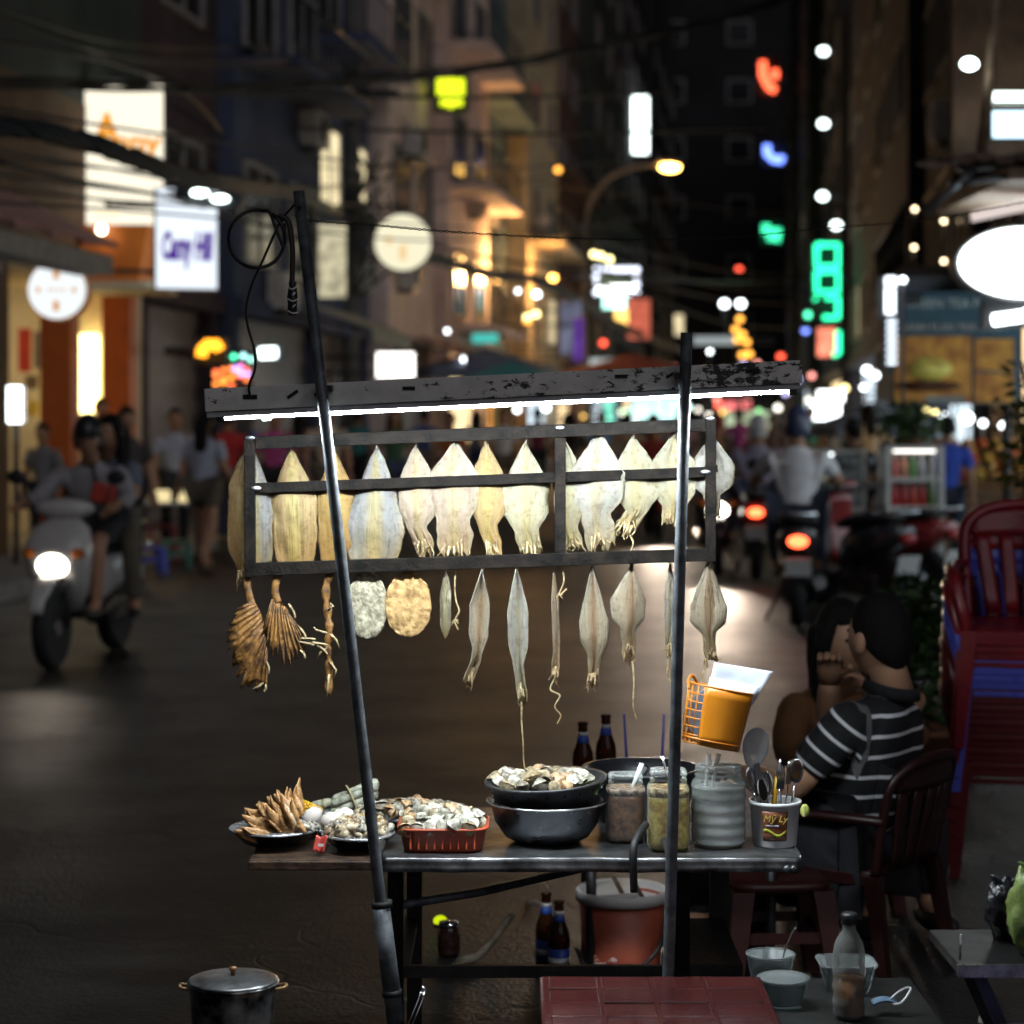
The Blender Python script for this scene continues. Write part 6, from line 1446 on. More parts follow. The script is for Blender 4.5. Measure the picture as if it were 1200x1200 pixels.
# pleated brown fans
M_FAN = mat('pleated_brown', (.085, .032, .008), .5, 0, .5, 55, col2=(.29, .14, .035), bump=.4, bscale=120)
def fan(label, stem, spine, outw, pleats, tips, Y=4.855):
    r = thing('dried_squid_fan', label, 'dried squid', P(*stem[0], Y), 0, LW)
    MB().tube(curve_pts([P(a, b_, Y) for a, b_ in stem], 5), [.011, .010] + [.009] * ((len(stem) - 1) * 5 - 1), 8, flat=.5).build('stalk', M_FAN, r, w=True)
    sp_ = curve_pts([Vector((a, b_, 0)) for a, b_ in spine], 12); ow = curve_pts([Vector((a, b_, 0)) for a, b_ in outw], 12)
    def fn(u, v):
        i = u * (len(sp_) - 1); k = min(int(i), len(sp_) - 2); f = i - k
        a = sp_[k].lerp(sp_[k + 1], f); b_ = ow[k].lerp(ow[k + 1], f)
        ph_ = u * pleats * 6.283 + 1.8 * mnoise.noise(Vector((u * 6, 1, len(label)))); rag_ = 1 + .10 * math.sin(ph_) + .3 * mnoise.noise(Vector((u * 22, 0, len(label))))
        q_ = a.lerp(b_, v * rag_)
        return P(q_.x, q_.y, Y - .012 * math.sin(math.pi * v * .8) + (.0008 + .0026 * v) * math.sin(ph_) + .003 * mnoise.noise(Vector((u * 40, v * 3, 5))))
    MB().sheet(fn, pleats * 8, 6, .0013).build('pleats', M_FAN, r, w=True)
    t = MB()
    for k, (a, b_) in enumerate(zip(tips[::2], tips[1::2])): t.tube(curve_pts([P(*a, Y - .01), P((a[0] + b_[0]) / 2 + 2, (a[1] + b_[1]) / 2, Y - .014), P(*b_, Y - .01)], 3), [.003] * 6 + [.0018], 6)
    t.build('tips', M_TENT, r, w=True)
fan('large brown pleated squid fan hanging at the left rack end', [(289, 668), (290, 690), (296, 712)], [(297, 704), (304, 715), (309, 730), (312, 745), (313, 758)], [(279, 712), (270, 738), (273, 772), (289, 802), (313, 806)], 13, [(312, 775), (314, 790), (308, 800), (296, 808), (311, 802), (308, 812)])
fan('smaller brown pleated fan curling toward the left pole', [(327, 670), (322, 690), (326, 706)], [(318, 702), (323, 703), (329, 706), (335, 712), (340, 720)], [(309, 735), (317, 758), (337, 768), (354, 764), (356, 742)], 12, [(338, 708), (346, 725), (350, 735), (358, 748), (350, 752), (368, 756), (352, 748), (370, 749), (366, 753), (384, 756), (372, 756), (384, 768), (352, 762), (357, 772)])
r = thing('dried_squid_strip', 'twisted brown dried strip just left of the left pole', 'dried squid', P(384, 670, 4.855), 0, LW)
MB().tube(curve_pts([P(388, 668, 4.855), P(382, 690, 4.855), P(384, 720, 4.853), P(386, 740, 4.850), P(384, 760, 4.855), P(386, 785, 4.855), P(384, 814, 4.855)], 6), [.006 + .005 * abs(math.sin(k * .7)) for k in range(37)], 7, flat=.5).build('strip', M_FAN, r, w=True)
t = MB()
for (a, b_, c_) in (((384, 742), (370, 738), (368, 735)), ((386, 742), (394, 750), (398, 760)), ((384, 758), (376, 764), (372, 772)), ((385, 715), (390, 710), (387, 706)), ((386, 775), (394, 785), (391, 795)), ((386, 790), (384, 805), (383, 817))):
    t.tube([P(*a, 4.850), P(*b_, 4.845), P(*c_, 4.847)], [.003, .0026, .0015], 6)
t.build('tips', M_TENT, r, w=True)
# round pressed cakes
def cake(label, x, y, rx, ry, m, seed):
    r = thing('dried_round_cake', label, 'dried fish', P(x, y - ry, 4.860), 0, 'round dried cakes on the rack')
    def fn(u, v):
        a, b_ = 2 * u - 1, 2 * v - 1
        dx, dz = a * math.sqrt(1 - b_ * b_ / 2), b_ * math.sqrt(1 - a * a / 2)
        k = 1 + .05 * mnoise.noise(Vector((dx * 3, dz * 3, seed))) + .02 * mnoise.noise(Vector((dx * 11, dz * 11, seed)))
        return P(x + dx * rx * k, y + dz * ry * k, 4.862 + .008 * mnoise.noise(Vector((dx * 2, dz * 2, seed))) + .005 * mnoise.noise(Vector((dx * 7, dz * 7, seed))))
    MB().sheet(fn, 22, 26, .005).build('disc', m, r, w=True)
    MB().tube([P(x + 6, y - ry + 4, 4.860), P(x + 8, y - ry - 8, 4.855)], [.006, .008], 8, flat=.4).build('tab', m, r, w=True)
cake('grey speckled round dried cake beside the left pole', 430, 709, 24, 40, mat('cake_grey', (.2, .18, .12), .8, 0, .3, 90, col2=(.36, .33, .23), bump=.35, bscale=170), 3)
cake('golden brown round dried cake overlapping the grey one', 478, 709, 27, 38, mat('cake_gold', (.26, .15, .05), .75, 0, .3, 45, col2=(.44, .28, .11), bump=.35, bscale=120), 8)
# ------------------------------------------------------------------ dishes on the cart
def dish(label, px, Y, rr, h, m, name='plate', z=TZ, squash=1.0, cat='plate'):
    x = P(px, 0, Y).x
    r = thing(name, label, cat, (x, Y, z))
    MB().lathe([(.0001, .002), (rr * .62, .0005), (rr * .7, .004), (rr * .95, h), (rr, h + .002), (rr, h + .005), (rr * .94, h + .004), (rr * .66, .009), (.0001, .007)], (0, 0, 0), 40, 1, squash).build('dish', m, r)
    MB().lathe([(rr * 1.0005, h + .0015), (rr * 1.012, h + .004), (rr * .998, h + .0065)], (0, 0, 0), 40, 1, squash).build('rim', mat('dish_rim', (.55, .57, .6), .25, .8, .2, 12), r)
    return r
M_BLKD = mat('black_enamel', (.02, .022, .028), .22, .2, .2, 8, coat=.3)
M_SHELLS = [mat('shell_pale', (.5, .48, .38), .3, 0, .4, 90, col2=(.85, .82, .7)), mat('shell_grey', (.2, .19, .15), .3, 0, .4, 70, col2=(.6, .57, .46)), mat('shell_olive', (.22, .17, .09), .3, 0, .4, 70, col2=(.55, .46, .3)), mat('shell_dark', (.12, .1, .08), .3, 0, .4, 60, col2=(.35, .3, .22)), mat('shell_tan', (.3, .16, .07), .3, 0, .4, 70, col2=(.62, .42, .24))]
def clam_mesh(open_):
    mb = MB(); a, b_, c = .0185, .0155, .0108
    for s in (1, -1):
        def fn(u, v, s=s):
            th = 6.283 * u; rr = v ** .8
            x = a * rr * math.cos(th) * (1 + .08 * math.sin(th)); y = b_ * rr * math.sin(th) - .002 * (1 - rr)
            hgt = c * (1 - rr ** 2.2) * (1 + .35 * (1 - rr)) + .00035 * math.sin(rr * 34)
            p = Vector((x, y, s * hgt))
            ang = s * open_
            m = Matrix.Translation((0, b_, 0)) @ Matrix.Rotation(-ang, 4, 'X') @ Matrix.Translation((0, -b_, 0))
            return m @ p
        n = len(mb.v); vs, fs = [], []
        nu, nv = 14, 5
        for i in range(nu):
            for j in range(nv + 1): vs.append(fn(i / nu, max(.02, j / nv)))
        for i in range(nu):
            for j in range(nv):
                f = (i * (nv + 1) + j, ((i + 1) % nu) * (nv + 1) + j, ((i + 1) % nu) * (nv + 1) + j + 1, i * (nv + 1) + j + 1)
                fs.append(f if s > 0 else f[::-1])
        mb.add(vs, fs, True)
    return mb
CLAMS = []
for k, m in enumerate(M_SHELLS):
    me = clam_mesh(R([4, 9, 3, 12, 7][k])).mesh('clam'); me.materials.append(m); CLAMS.append(me)
sn = MB(); pts, rs = [], []
for i in range(34):
    t = i / 33; a = t * 6.283 * 2.6; k = (1 - t) ** 1.25
    pts.append(Vector((.0085 * k * math.cos(a), .0085 * k * math.sin(a), .020 * (1 - k)))); rs.append(.0085 * k + .0006)
sn.tube(pts, rs, 9)
SNAILS = []
for nm, c1, c2 in (('snail_brown', (.2, .13, .07), (.42, .32, .2)), ('snail_grey', (.22, .2, .17), (.5, .46, .38)), ('snail_tan', (.34, .25, .14), (.6, .5, .34))):
    me = sn.mesh('snail'); me.materials.append(mat(nm, c1, .4, 0, .3, 70, col2=c2)); SNAILS.append(me)
def heap(meshes, name, label, group, cat, c, rx, ry, dome, sp, seed, layers=2, sc=1.0, sq=False, weights=None):
    rnd = random.Random(seed); c = Vector(c); n = 0
    for L_ in range(layers):
        y = -ry + (L_ % 2) * sp * .4; row = 0
        while y <= ry:
            x = -rx + (row % 2) * sp * .5 + L_ * sp * .3
            while x <= rx:
                q = (x / rx) ** 2 + (y / ry) ** 2; qq = max(abs(x / rx), abs(y / ry)) ** 2.5 if sq else q
                if qq <= 1.0:
                    z = dome * (1 - min(1, q * (.75 if sq else 1))) - L_ * sp * .42 + rnd.uniform(-.003, .004)
                    o = bpy.data.objects.new(name, rnd.choices(meshes, weights)[0]); COL.objects.link(o)
                    o.location = c + Vector((x + rnd.uniform(-.2, .2) * sp, y + rnd.uniform(-.2, .2) * sp, z))
                    o.rotation_euler = (rnd.uniform(-.9, .9), rnd.uniform(-.9, .9), rnd.uniform(0, 6.28))
                    k = sc * rnd.uniform(.82, 1.18); o.scale = (k, k, k)
                    tag(o, label, cat, group); n += 1
                x += sp
            y += sp * .86; row += 1
    return n

# left black plate with crab claws
dish('shallow black plate heaped with brown crab claws', 322, 4.79, .102, .03, M_BLKD)
M_CRAB = mat('crab_shell', (.34, .13, .035), .45, 0, .45, 70, col2=(.62, .36, .14), bump=.3, bscale=150)
M_CRABW = mat('crab_belly', (.58, .46, .3), .5, 0, .3, 60)
def claw_mesh(curve, ln, w):
    mb = MB()
    pts = curve_pts([(0, 0, 0), (curve * .4, 0, ln * .35), (curve * .9, 0, ln * .6)], 4)
    mb.tube(pts, [w * .5, w * .62, w * .8, w, w * 1.1, w * 1.12, w * 1.05, w * .95, w * .8], 9, flat=.55)
    e = Vector(pts[-1])
    mb.tube(curve_pts([e, e + Vector((.25 * w, 0, ln * .18)), e + Vector((curve * .5, 0, ln * .42))], 4), [w * .55, w * .52, w * .48, w * .42, w * .35, w * .28, w * .2, w * .12, w * .04], 7, flat=.6)
    mb.tube(curve_pts([e + Vector((w * .6, 0, -w * .3)), e + Vector((w * 1.3, 0, ln * .15)), e + Vector((w * .9 + curve * .5, 0, ln * .36))], 4), [w * .42, w * .4, w * .36, w * .3, w * .24, w * .18, w * .12, w * .08, w * .03], 7, flat=.6)
    return mb
CL = [claw_mesh(.01, .07, .0115), claw_mesh(-.014, .06, .0135), claw_mesh(.02, .055, .0145)]
CLM = []
for k, q in enumerate(CL):
    me = q.mesh('crab_claw'); me.materials.append(M_CRAB if k else M_CRABW); CLM.append(me)
    me = q.mesh('crab_claw'); me.materials.append(M_CRAB); CLM.append(me)
random.seed(21)
px0 = P(322, 0, 4.79).x
BL = []
for cv, ln, w_ in ((.012, .075, .0125), (-.01, .066, .0145), (.02, .06, .0135)):
    q = MB(); c = curve_pts([(0, 0, 0), (cv * .6, 0, ln * .4), (cv, .004, ln * .75), (cv * 1.6, .006, ln)], 4)
    q.tube(c, [w_ * k for k in (.45, .7, .9, 1, 1.02, 1, .95, .85, .74, .6, .42, .22, .05)], 9, flat=.42)
    me = q.mesh('crab_claw'); me.materials.append(M_CRAB); BL.append(me)
for k in range(40):
    row, col = divmod(k, 10)
    o = bpy.data.objects.new('crab_claw', BL[random.randrange(3)]); COL.objects.link(o)
    o.location = (px0 - .012 + col * .0075 + random.uniform(-.006, .006), 4.725 + row * .03 + random.uniform(-.008, .008), TZ + .016 + row * .008 + .0032 * col)
    o.rotation_euler = (random.uniform(-.25, .25), R(-86 + col * 5.5 + row * 4 + random.uniform(-8, 8)), random.uniform(-.5, .5))
    sc_ = random.uniform(.85, 1.12); o.scale = (sc_, sc_ * 1.1, sc_)
    tag(o, 'brown crab claw piled on the black plate', 'crab claw', 'crab claws piled on the plate')
for (px, py, ang, s, me, lab) in ((350, 972, -42, .95, CLM[0], 'pale open pincer on top of the crab claw pile'), (358, 976, -55, .85, CLM[1], 'reddish claw lying under the pale open pincer'), (346, 980, -68, .9, BL[0], 'long claw slanting across the middle of the pile')):
    o = bpy.data.objects.new('crab_claw', me); COL.objects.link(o); o.location = P(px, py, 4.72); o.rotation_euler = (-.2, R(ang), .1); o.scale = (s, s * 1.6, s)
    tag(o, lab, 'crab claw')
# garnish of blue grey shells at the plate's right edge
heap(SNAILS[1:2], 'snail', 'small grey snail beside the crab claws', 'snails by the crab claws', 'snail', (px0 + .068, 4.76, TZ + .034), .022, .03, .01, .016, 5, 1, .8)
# eggs
for (px, py, Y, rot, lab) in ((366, 957, 4.90, .5, 'white egg behind the crab plate, next to the corn'), (389, 962, 4.86, 1.3, 'pinkish white egg touching the snails'), (402, 957, 4.93, 1.0, 'white egg rearmost of the three')):
    o = thing('egg', lab, 'egg', P(px, py, Y), 0, 'eggs on the cart')
    MB().sphere((0, 0, 0), (.021, .021, .027), 18, 12, Euler((rot, .6, rot)).to_matrix(), fn=lambda d, p: Vector((p.x * (1 - .13 * d.z), p.y * (1 - .13 * d.z), p.z))).build('shell', mat('egg_shell', (.66, .6, .54), .5, 0, .05, 20, sss=.1), o)
dish('low steel dish under the eggs', 385, 4.92, .085, .012, mat('steel_dish', (.4, .41, .43), .3, .9, .2, 10))
# corn cob end and leaf wrapped bundle on their plate
dish('black plate under the leaf wrapped rolls', 408, 5.06, .1, .022, M_BLKD)
o = thing('corn_cob', 'yellow corn cob piece beside the eggs', 'corn', P(362, 948, 5.0), 0)
cb = MB()
for i in range(9):
    for j in range(10):
        a = 6.283 * (j + .5 * (i % 2)) / 10; rr = .0135 * (1 - .25 * (i / 8) ** 2)
        cb.sphere(Vector((i * .0062 - .025, rr * math.cos(a), rr * math.sin(a))), (.0036, .0042, .0042), 6, 5)
cb.xform(Matrix.Rotation(R(20), 4, 'Y')); cb.build('kernels', mat('corn_yellow', (.75, .42, .03), .4, 0, .2, 60), o)
cc = MB(); cc.tube([(-.027, 0, .009), (.03, 0, -.011)], .012, 10); cc.build('cob', mat('cob', (.55, .42, .2), .7), o)
M_LEAFW = mat('dried_banana_leaf', (.22, .23, .15), .55, 0, .4, 50, col2=(.48, .49, .38), bump=.4, bscale=90)
r = thing('leaf_roll_bundle', 'tied bundle of six grey green leaf wrapped rolls', 'food', P(402, 946, 5.03))
ax = Vector((.075, .02, .028))
for k in range(6):
    row, c = divmod(k, 3)
    off = Vector((.002 * row, -.018 + .02 * c, .0 + .021 * row + .006 * (c == 1)))
    q = MB(); q.tube([Vector((-.028, 0, -.012)) + off, off + Vector((-.02, 0, -.008)), off + ax * .5, off + ax, off + ax * 1.06], [.006, .0105, .011, .0105, .007], 10); q.build('leaf_roll', M_LEAFW, r)
for t in (.25, .75): MB().lathe([(.034, -.0025), (.0355, 0), (.034, .0025)], ax * t + Vector((0, 0, .012)), 16, rot=ax.to_track_quat('Z', 'Y').to_matrix()).build('tie', mat('straw_tie', (.35, .3, .16), .7), r)
r = thing('leaf_roll', 'single leaf wrapped roll lying behind the eggs', 'food', P(378, 945, 5.05)); q = MB(); q.tube([(-.03, 0, 0), (-.02, 0, .002), (.03, .01, .008), (.036, .01, .009)], [.006, .012, .012, .007], 10); q.build('wrap', M_LEAFW, r)
MB().tube([(-.001, 0, .004), (.006, .002, .005)], .0128, 10).build('tie', MATS['straw_tie'], r)
# snails with golden crumbs in front of the left pole
dish('black plate heaped with snails by the left pole', 420, 4.745, .082, .026, M_BLKD)
heap(SNAILS, 'snail', 'brown grey snail heaped on the plate by the left pole', 'snails on the plate by the pole', 'snail', (P(420, 0, 4.745).x, 4.745, TZ + .035), .066, .06, .022, .0215, 6, 2, 1.1)
random.seed(31)
M_CRUMB = mat('fried_garlic', (.62, .38, .1), .6, 0, .3, 60)
q = MB()
for k in range(60):
    a = random.uniform(0, 6.28); rr = .055 * random.random() ** .5
    q.box((P(425, 0, 4.76).x + rr * math.cos(a), 4.765 + rr * math.sin(a) * .8, TZ + .052 + .012 * (1 - rr / .055) + random.uniform(0, .008)), (.006, .005, .003), Euler((random.random() * 3, random.random() * 3, random.random() * 3)).to_matrix())
tag(q.build('fried_crumbs', M_CRUMB), 'golden fried crumbs scattered over the snails', 'crumbs', kind='stuff')
# small red packet
r = thing('red_packet', 'small crumpled red packet on the board edge', 'packet', P(375, 990, 4.67))
MB().sheet(lambda u, v: ((u - .5) * .026 + (v - .5) * .008, .004 * math.sin(5 * u) + .01 * v, (v - .5) * .034 + .003 * math.sin(7 * u + 2 * v)), 6, 6, .004).build('wrapper', mat('packet_red', (.45, .06, .045), .35, 0, .3, 40), r)
MB().box((.002, -.0035, 0), (.012, .002, .006)).build('print', M_LABW, r)
# clams: steel plate behind, red tray, steel bowls
dish('wide steel plate of small clams behind the red tray', 486, 5.04, .135, .022, MATS['steel_dish'])
heap([CLAMS[1], CLAMS[2], CLAMS[3], SNAILS[1], CLAMS[4]], 'clam', 'small olive grey clam on the wide steel plate', 'clams on the wide steel plate', 'clam', (P(478, 0, 5.0).x, 4.98, TZ + .03), .125, .085, .024, .027, 7, 1, .85)
r = thing('plastic_tray', 'brick red plastic tray full of pale clams', 'tray', (P(520, 0, 4.75).x, 4.755, TZ))
M_TRAY = mat('tray_red', (.42, .07, .025), .4, 0, .15, 8)
MB().lathe([(.0001, .001), (.082, .0), (.088, .006), (.096, .048), (.101, .050), (.102, .054), (.094, .055), (.0865, .01), (.0001, .006)], (0, 0, 0), 44, 1.0, .92, sup=6).build('tray', M_TRAY, r)
for k in range(9):
    MB().box((-.07 + k * .0175, -.0845, .028), (.003, .006, .036), Matrix.Rotation(R(-10), 3, 'X')).build('rib', M_TRAY, r)
cxT = P(520, 0, 4.75).x
heap(CLAMS, 'clam', 'pale striped clam heaped in the red plastic tray', 'clams in the red tray', 'clam', (cxT, 4.755, TZ + .052), .082, .074, .026, .0275, 8, 2, 1.08, True, [5, 2, 1.6, .7, 1.5])
M_ALU = mat('dull_aluminium', (.2, .21, .235), .3, .9, .3, 9, bump=.1, bscale=30)
cb_ = P(641, 0, 4.82).x
r = thing('steel_basin', 'round dull steel basin standing on the cart', 'basin', (cb_, 4.82, TZ))
MB().lathe([(.0001, .001), (.07, 0), (.095, .012), (.118, .045), (.127, .085), (.129, .088), (.135, .089), (.135, .092), (.125, .092), (.115, .048), (.09, .016), (.0001, .006)], (0, 0, 0), 48).build('bowl', M_ALU, r)
MB().tube([(.1355 * math.cos(a), .1355 * math.sin(a), .0905) for a in [6.283 * k / 48 for k in range(49)]], .0022, 6).build('rim', mat('bright_rim', (.6, .6, .6), .25, .9, .2, 10), r)
r = thing('colander_bowl', 'tilted dark colander of clams nested in the steel basin', 'bowl', (cb_, 4.82, TZ + .08), rot=(R(2), R(-3), 0))
MB().lathe([(.0001, 0), (.085, .001), (.118, .02), (.128, .052), (.138, .056), (.139, .060), (.126, .059), (.116, .026), (.0001, .01)], (0, 0, 0), 48).build('bowl', mat('dark_aluminium', (.12, .12, .13), .35, .85, .35, 12), r)
for k in range(20):
    a = 6.283 * k / 20; MB().lathe([(.003, -.0006), (.003, .0006), (.0001, .0008)], (.1275 * math.cos(a), .1275 * math.sin(a), .042), 8, rot=Vector((math.cos(a), math.sin(a), -.3)).to_track_quat('Z', 'Y').to_matrix()).build('hole', mat('slot_black', (.008, .008, .008), .8), r)
heap([CLAMS[1], CLAMS[2], CLAMS[3], CLAMS[0], CLAMS[4]], 'clam', 'grey olive clam heaped in the tilted colander', 'clams in the colander', 'clam', (cb_ - .01, 4.82, TZ + .130), .116, .11, .016, .031, 9, 1, 1.1, False, [2, 4, 4, .3, 2.5])
r = thing('fish_piece', 'bunched dried tentacles lying on the colander clams', 'dried squid', P(622, 912, 4.74))
q = MB()
for k in range(7): q.tube(curve_pts([(.02, .01, .008), (.004 - .002 * k, -.004 * (k % 3), .012 - .003 * k), (-.018 - .003 * (k % 4), -.01 + .004 * k, -.006 - .003 * (k % 3))], 4), [.004, .004, .004, .0038, .0034, .003, .0026, .002, .0016], 6)
q.build('tentacles', M_TENT, r)
r = thing('herb_sprig', 'wilted green herbs lying on the right of the colander', 'herbs', P(680, 925, 4.78)); q = MB(); leaves(q, 90, (0, .0, .004), (.045, .035, .01), .022, 12); q.build('leaf_litter', mat('herb_green', (.1, .13, .05), .6, 0, .5, 40), r)
MB().tube([(-.02, 0, .005), (.02, -.01, .035)], .0018, 6).build('stem', mat('herb_stem', (.35, .33, .15), .6), r)
# black basin with tongs
r = thing('black_basin', 'wide black plastic basin behind the jars', 'basin', (P(752, 0, 5.06).x, 5.06, TZ))
MB().lathe([(.0001, .001), (.1, 0), (.125, .08), (.134, .118), (.141, .12), (.142, .126), (.131, .126), (.12, .08), (.095, .008), (.0001, .008)], (0, 0, 0), 48).build('bowl', mat('black_plastic_dull', (.012, .013, .016), .32, 0, .3, 8), r)
MB().lathe([(.0001, .085), (.12, .086)], (0, 0, 0), 32).build('water', mat('murky_water', (.015, .017, .02), .05, 0, .1, 4), r)
for a, dx in ((0, 0), (.012, .006)): MB().tube([(-.02 + a, -.05, .09), (-.005 + a + dx, -.06, .132), (-.018 + a, -.075, .15)], .0028, 6).build('tong', M_CHR, r)
for (px, lab) in ((690, 'white handled ladle lying across left of the black basin'),):
    q = thing('ladle', lab, 'ladle', P(690, 918, 4.98)); MB().tube([(-.02, 0, -.015), (.08, .0, .0), (.12, 0, .004)], [.004, .0045, .005], 8).build('handle', M_LABW, q); MB().sphere((-.03, 0, -.018), (.018, .016, .008), 12, 8).build('bowl', M_CHR, q)
# three jars and the cutlery bucket
def jar(label, px, Y, rr, h, sup, ribs, content, ch, lidm=None, tint=(.95, .97, .96), body=.02, seed=0):
    r = thing('plastic_jar', label, 'jar', (P(px, 0, Y).x, Y, TZ))
    prof = [(.0001, .0015), (rr * .86, .0), (rr * .97, .006)]
    n = 26
    for k in range(n + 1):
        t = k / n; z = .008 + (h * .76 - .008) * t
        prof.append((rr * (1 + (.018 * math.cos(t * ribs * 6.283) if ribs else 0)), z))
    prof += [(rr * .97, h * .80), (rr * .86, h * .845), (rr * .85, h * .87), (rr * .88, h * .88), (rr * .88, h * .89), (rr * .85, h * .9), (rr * .85, h * .945), (rr * .88, h * .95), (rr * .88, h * .96), (rr * .85, h * .97), (rr * .85, h), (rr * .82, h)]
    MB().lathe(prof, (0, 0, 0), 36, sup=sup).build('jar', clear('jar_clear_%d' % seed, tint, body, .1, bodycol=(.75, .8, .78), bump=.1), r)
    q = MB(); k = .955
    q.lathe([(.0001, .004), (rr * .84 * k, .004), (rr * k, .012)] + [(rr * k * (1 + .012 * math.cos(t / 10 * ribs * 6.283) if ribs else rr * 0 + 1) if False else rr * k, .012 + (ch - .012) * t / 10) for t in range(1, 11)] + [(rr * .5, ch + .002), (.0001, ch - .002)], (0, 0, 0), 30, sup=sup)
    q.build('contents', content, r); return r
j1 = jar('square clear jar of dark brown chilli sauce', 733, 4.81, .0445, .152, 4, 0, mat('chilli_sauce', (.2, .06, .015), .4, 0, .5, 60, col2=(.36, .15, .05), bump=.3, bscale=90), .108, seed=1)
MB().lathe([(.0432, .1085), (.0434, .122)], (0, 0, 0), 30, sup=4).build('residue', mat('chilli_residue', (.16, .05, .02), .5, 0, .5, 90, col2=(.42, .3, .2), ramp=(.45, .55)), j1)
j2 = jar('square jar of yellow pickle with orange stain near its neck', 783, 4.72, .0465, .176, 4, 0, mat('pickle_yellow', (.6, .33, .03), .45, 0, .4, 45, col2=(.9, .72, .2), bump=.3, bscale=70, sss=1), .12, seed=2)
MB().lathe([(.0447, .1205), (.0449, .138)], (0, 0, 0), 30, sup=4).build('residue', mat('pickle_residue', (.3, .12, .02), .5, 0, .5, 90, col2=(.62, .5, .25), ramp=(.45, .6)), j2)
j3 = jar('ribbed round jar of cloudy white pickle', 842, 4.765, .0605, .178, 2, 5, mat('pickle_white', (.8, .84, .78), .4, 0, .12, 25, col2=(.92, .93, .88), sss=1), .105, seed=3, body=.14)
MB().lathe([(.057, .106), (.057, .13)], (0, 0, 0), 30).build('residue', mat('mist', (.6, .63, .6), .4, 0, .2, 30), j3)
for (px, Y, h0, h1, dx, dy, lab) in ((742, 4.81, .05, .175, .02, 0, 'white plastic spoon handle in the brown sauce jar'), (783, 4.72, .06, .205, -.012, 0, 'steel spoon handle in the yellow pickle jar'), (836, 4.76, .06, .205, .012, .0, 'steel spoon handle in the cloudy white jar'), (828, 4.775, .06, .2, .006, 0, 'thin steel fork handle in the cloudy white jar')):
    q = thing('spoon', lab, 'spoon', (P(px, 0, Y).x, Y, TZ + h0))
    w = .0045 if 'white' in lab else .0026
    MB().tube([(-dx, 0, 0), (0, 0, (h1 - h0) * .6), (dx, 0, h1 - h0)], [w * .7, w, w * 1.3], 8, flat=.4).build('handle', M_LABW if 'white' in lab else M_CHR, q)
    MB().sphere((-dx, 0, -.012), (.012, .004, .018), 10, 8).build('bowl', M_LABW if 'white' in lab else M_CHR, q)
xb, yb = P(908, 0, 4.765).x, 4.765
r = thing('cutlery_bucket', 'white plastic bucket with brown label holding cutlery', 'bucket', (xb, yb, TZ))
MB().lathe([(.0001, .002), (.046, 0), (.048, .004), (.0555, .092), (.059, .093), (.0595, .101), (.056, .102), (.0535, .098), (.046, .008), (.0001, .007)], (0, 0, 0), 40).build('pail', mat('pail_white', (.8, .81, .82), .4, 0, .08, 12), r)
def onpail(u, v, off): 
    z = .018 + .066 * v; rr = .048 + (z - .004) * .0852 + off; a = R(-128 + 62 * u)
    return Vector((rr * math.cos(a), rr * math.sin(a), z))
MB().sheet(lambda u, v: onpail(u, v, .0008), 14, 5, .0006).build('label', mat('label_brown', (.2, .065, .025), .4, 0, .25, 50), r)
MB().sheet(lambda u, v: onpail(.05 + .9 * u, .22 + .1 * v + .09 * math.sin(u * 6.0 + .8), .0016), 16, 2, .0006).build('ribbon', mat('ribbon_lime', (.4, .45, .05), .4, 0, .3, 60), r)
MB().sheet(lambda u, v: onpail(.15 + .5 * u, .48 + .07 * v, .0016), 8, 2, .0006).build('caption', mat('caption_silver', (.5, .5, .52), .4, 0, .4, 200), r)
tm = Matrix.Translation(Vector((xb, yb, TZ)) + onpail(.5, .76, .0022)) @ Matrix.Rotation(R(-97 + 90), 4, 'Z') @ Matrix.Rotation(R(90), 4, 'X')
lettering('Mỹ Ly', 'lettering', mat('label_gold', (.65, .5, .14), .35), r, tm, .021, .0007, shear=.3)
def spoon_up(lab, dx, dy, lean, tilt, ln, kind, m=M_CHR, rot=0):
    q = thing('spoon' if kind != 'fork' else 'fork', lab, 'cutlery', (xb + dx, yb + dy, TZ + .012), rot=(tilt, lean, rot), group=None)
    MB().tube([(0, 0, 0), (0, 0, ln * .5), (0, .002, ln * .75)], [.004, .003, .0028], 8, flat=.45).build('handle', m, q)
    if kind == 'spoon': MB().sphere((0, .002, ln * .75 + .026), (.0155, .005, .028), 14, 10, fn=lambda d, p: p + Vector((0, .004 * (1 - d.x * d.x - d.z * d.z), 0))).build('bowl', m, q)
    elif kind == 'fork':
        f = MB(); f.box((0, .002, ln * .75 + .012), (.018, .002, .022))
        for k in range(4): f.tube([(-.0075 + .005 * k, .002, ln * .75 + .02), (-.0075 + .005 * k, .004, ln * .75 + .055)], [.0018, .0012], 5)
        f.build('tines', m, q)
    else: MB().box((0, .002, ln * .75 + .02), (.016, .0015, .06), None, .0006).build('blade', m, q)
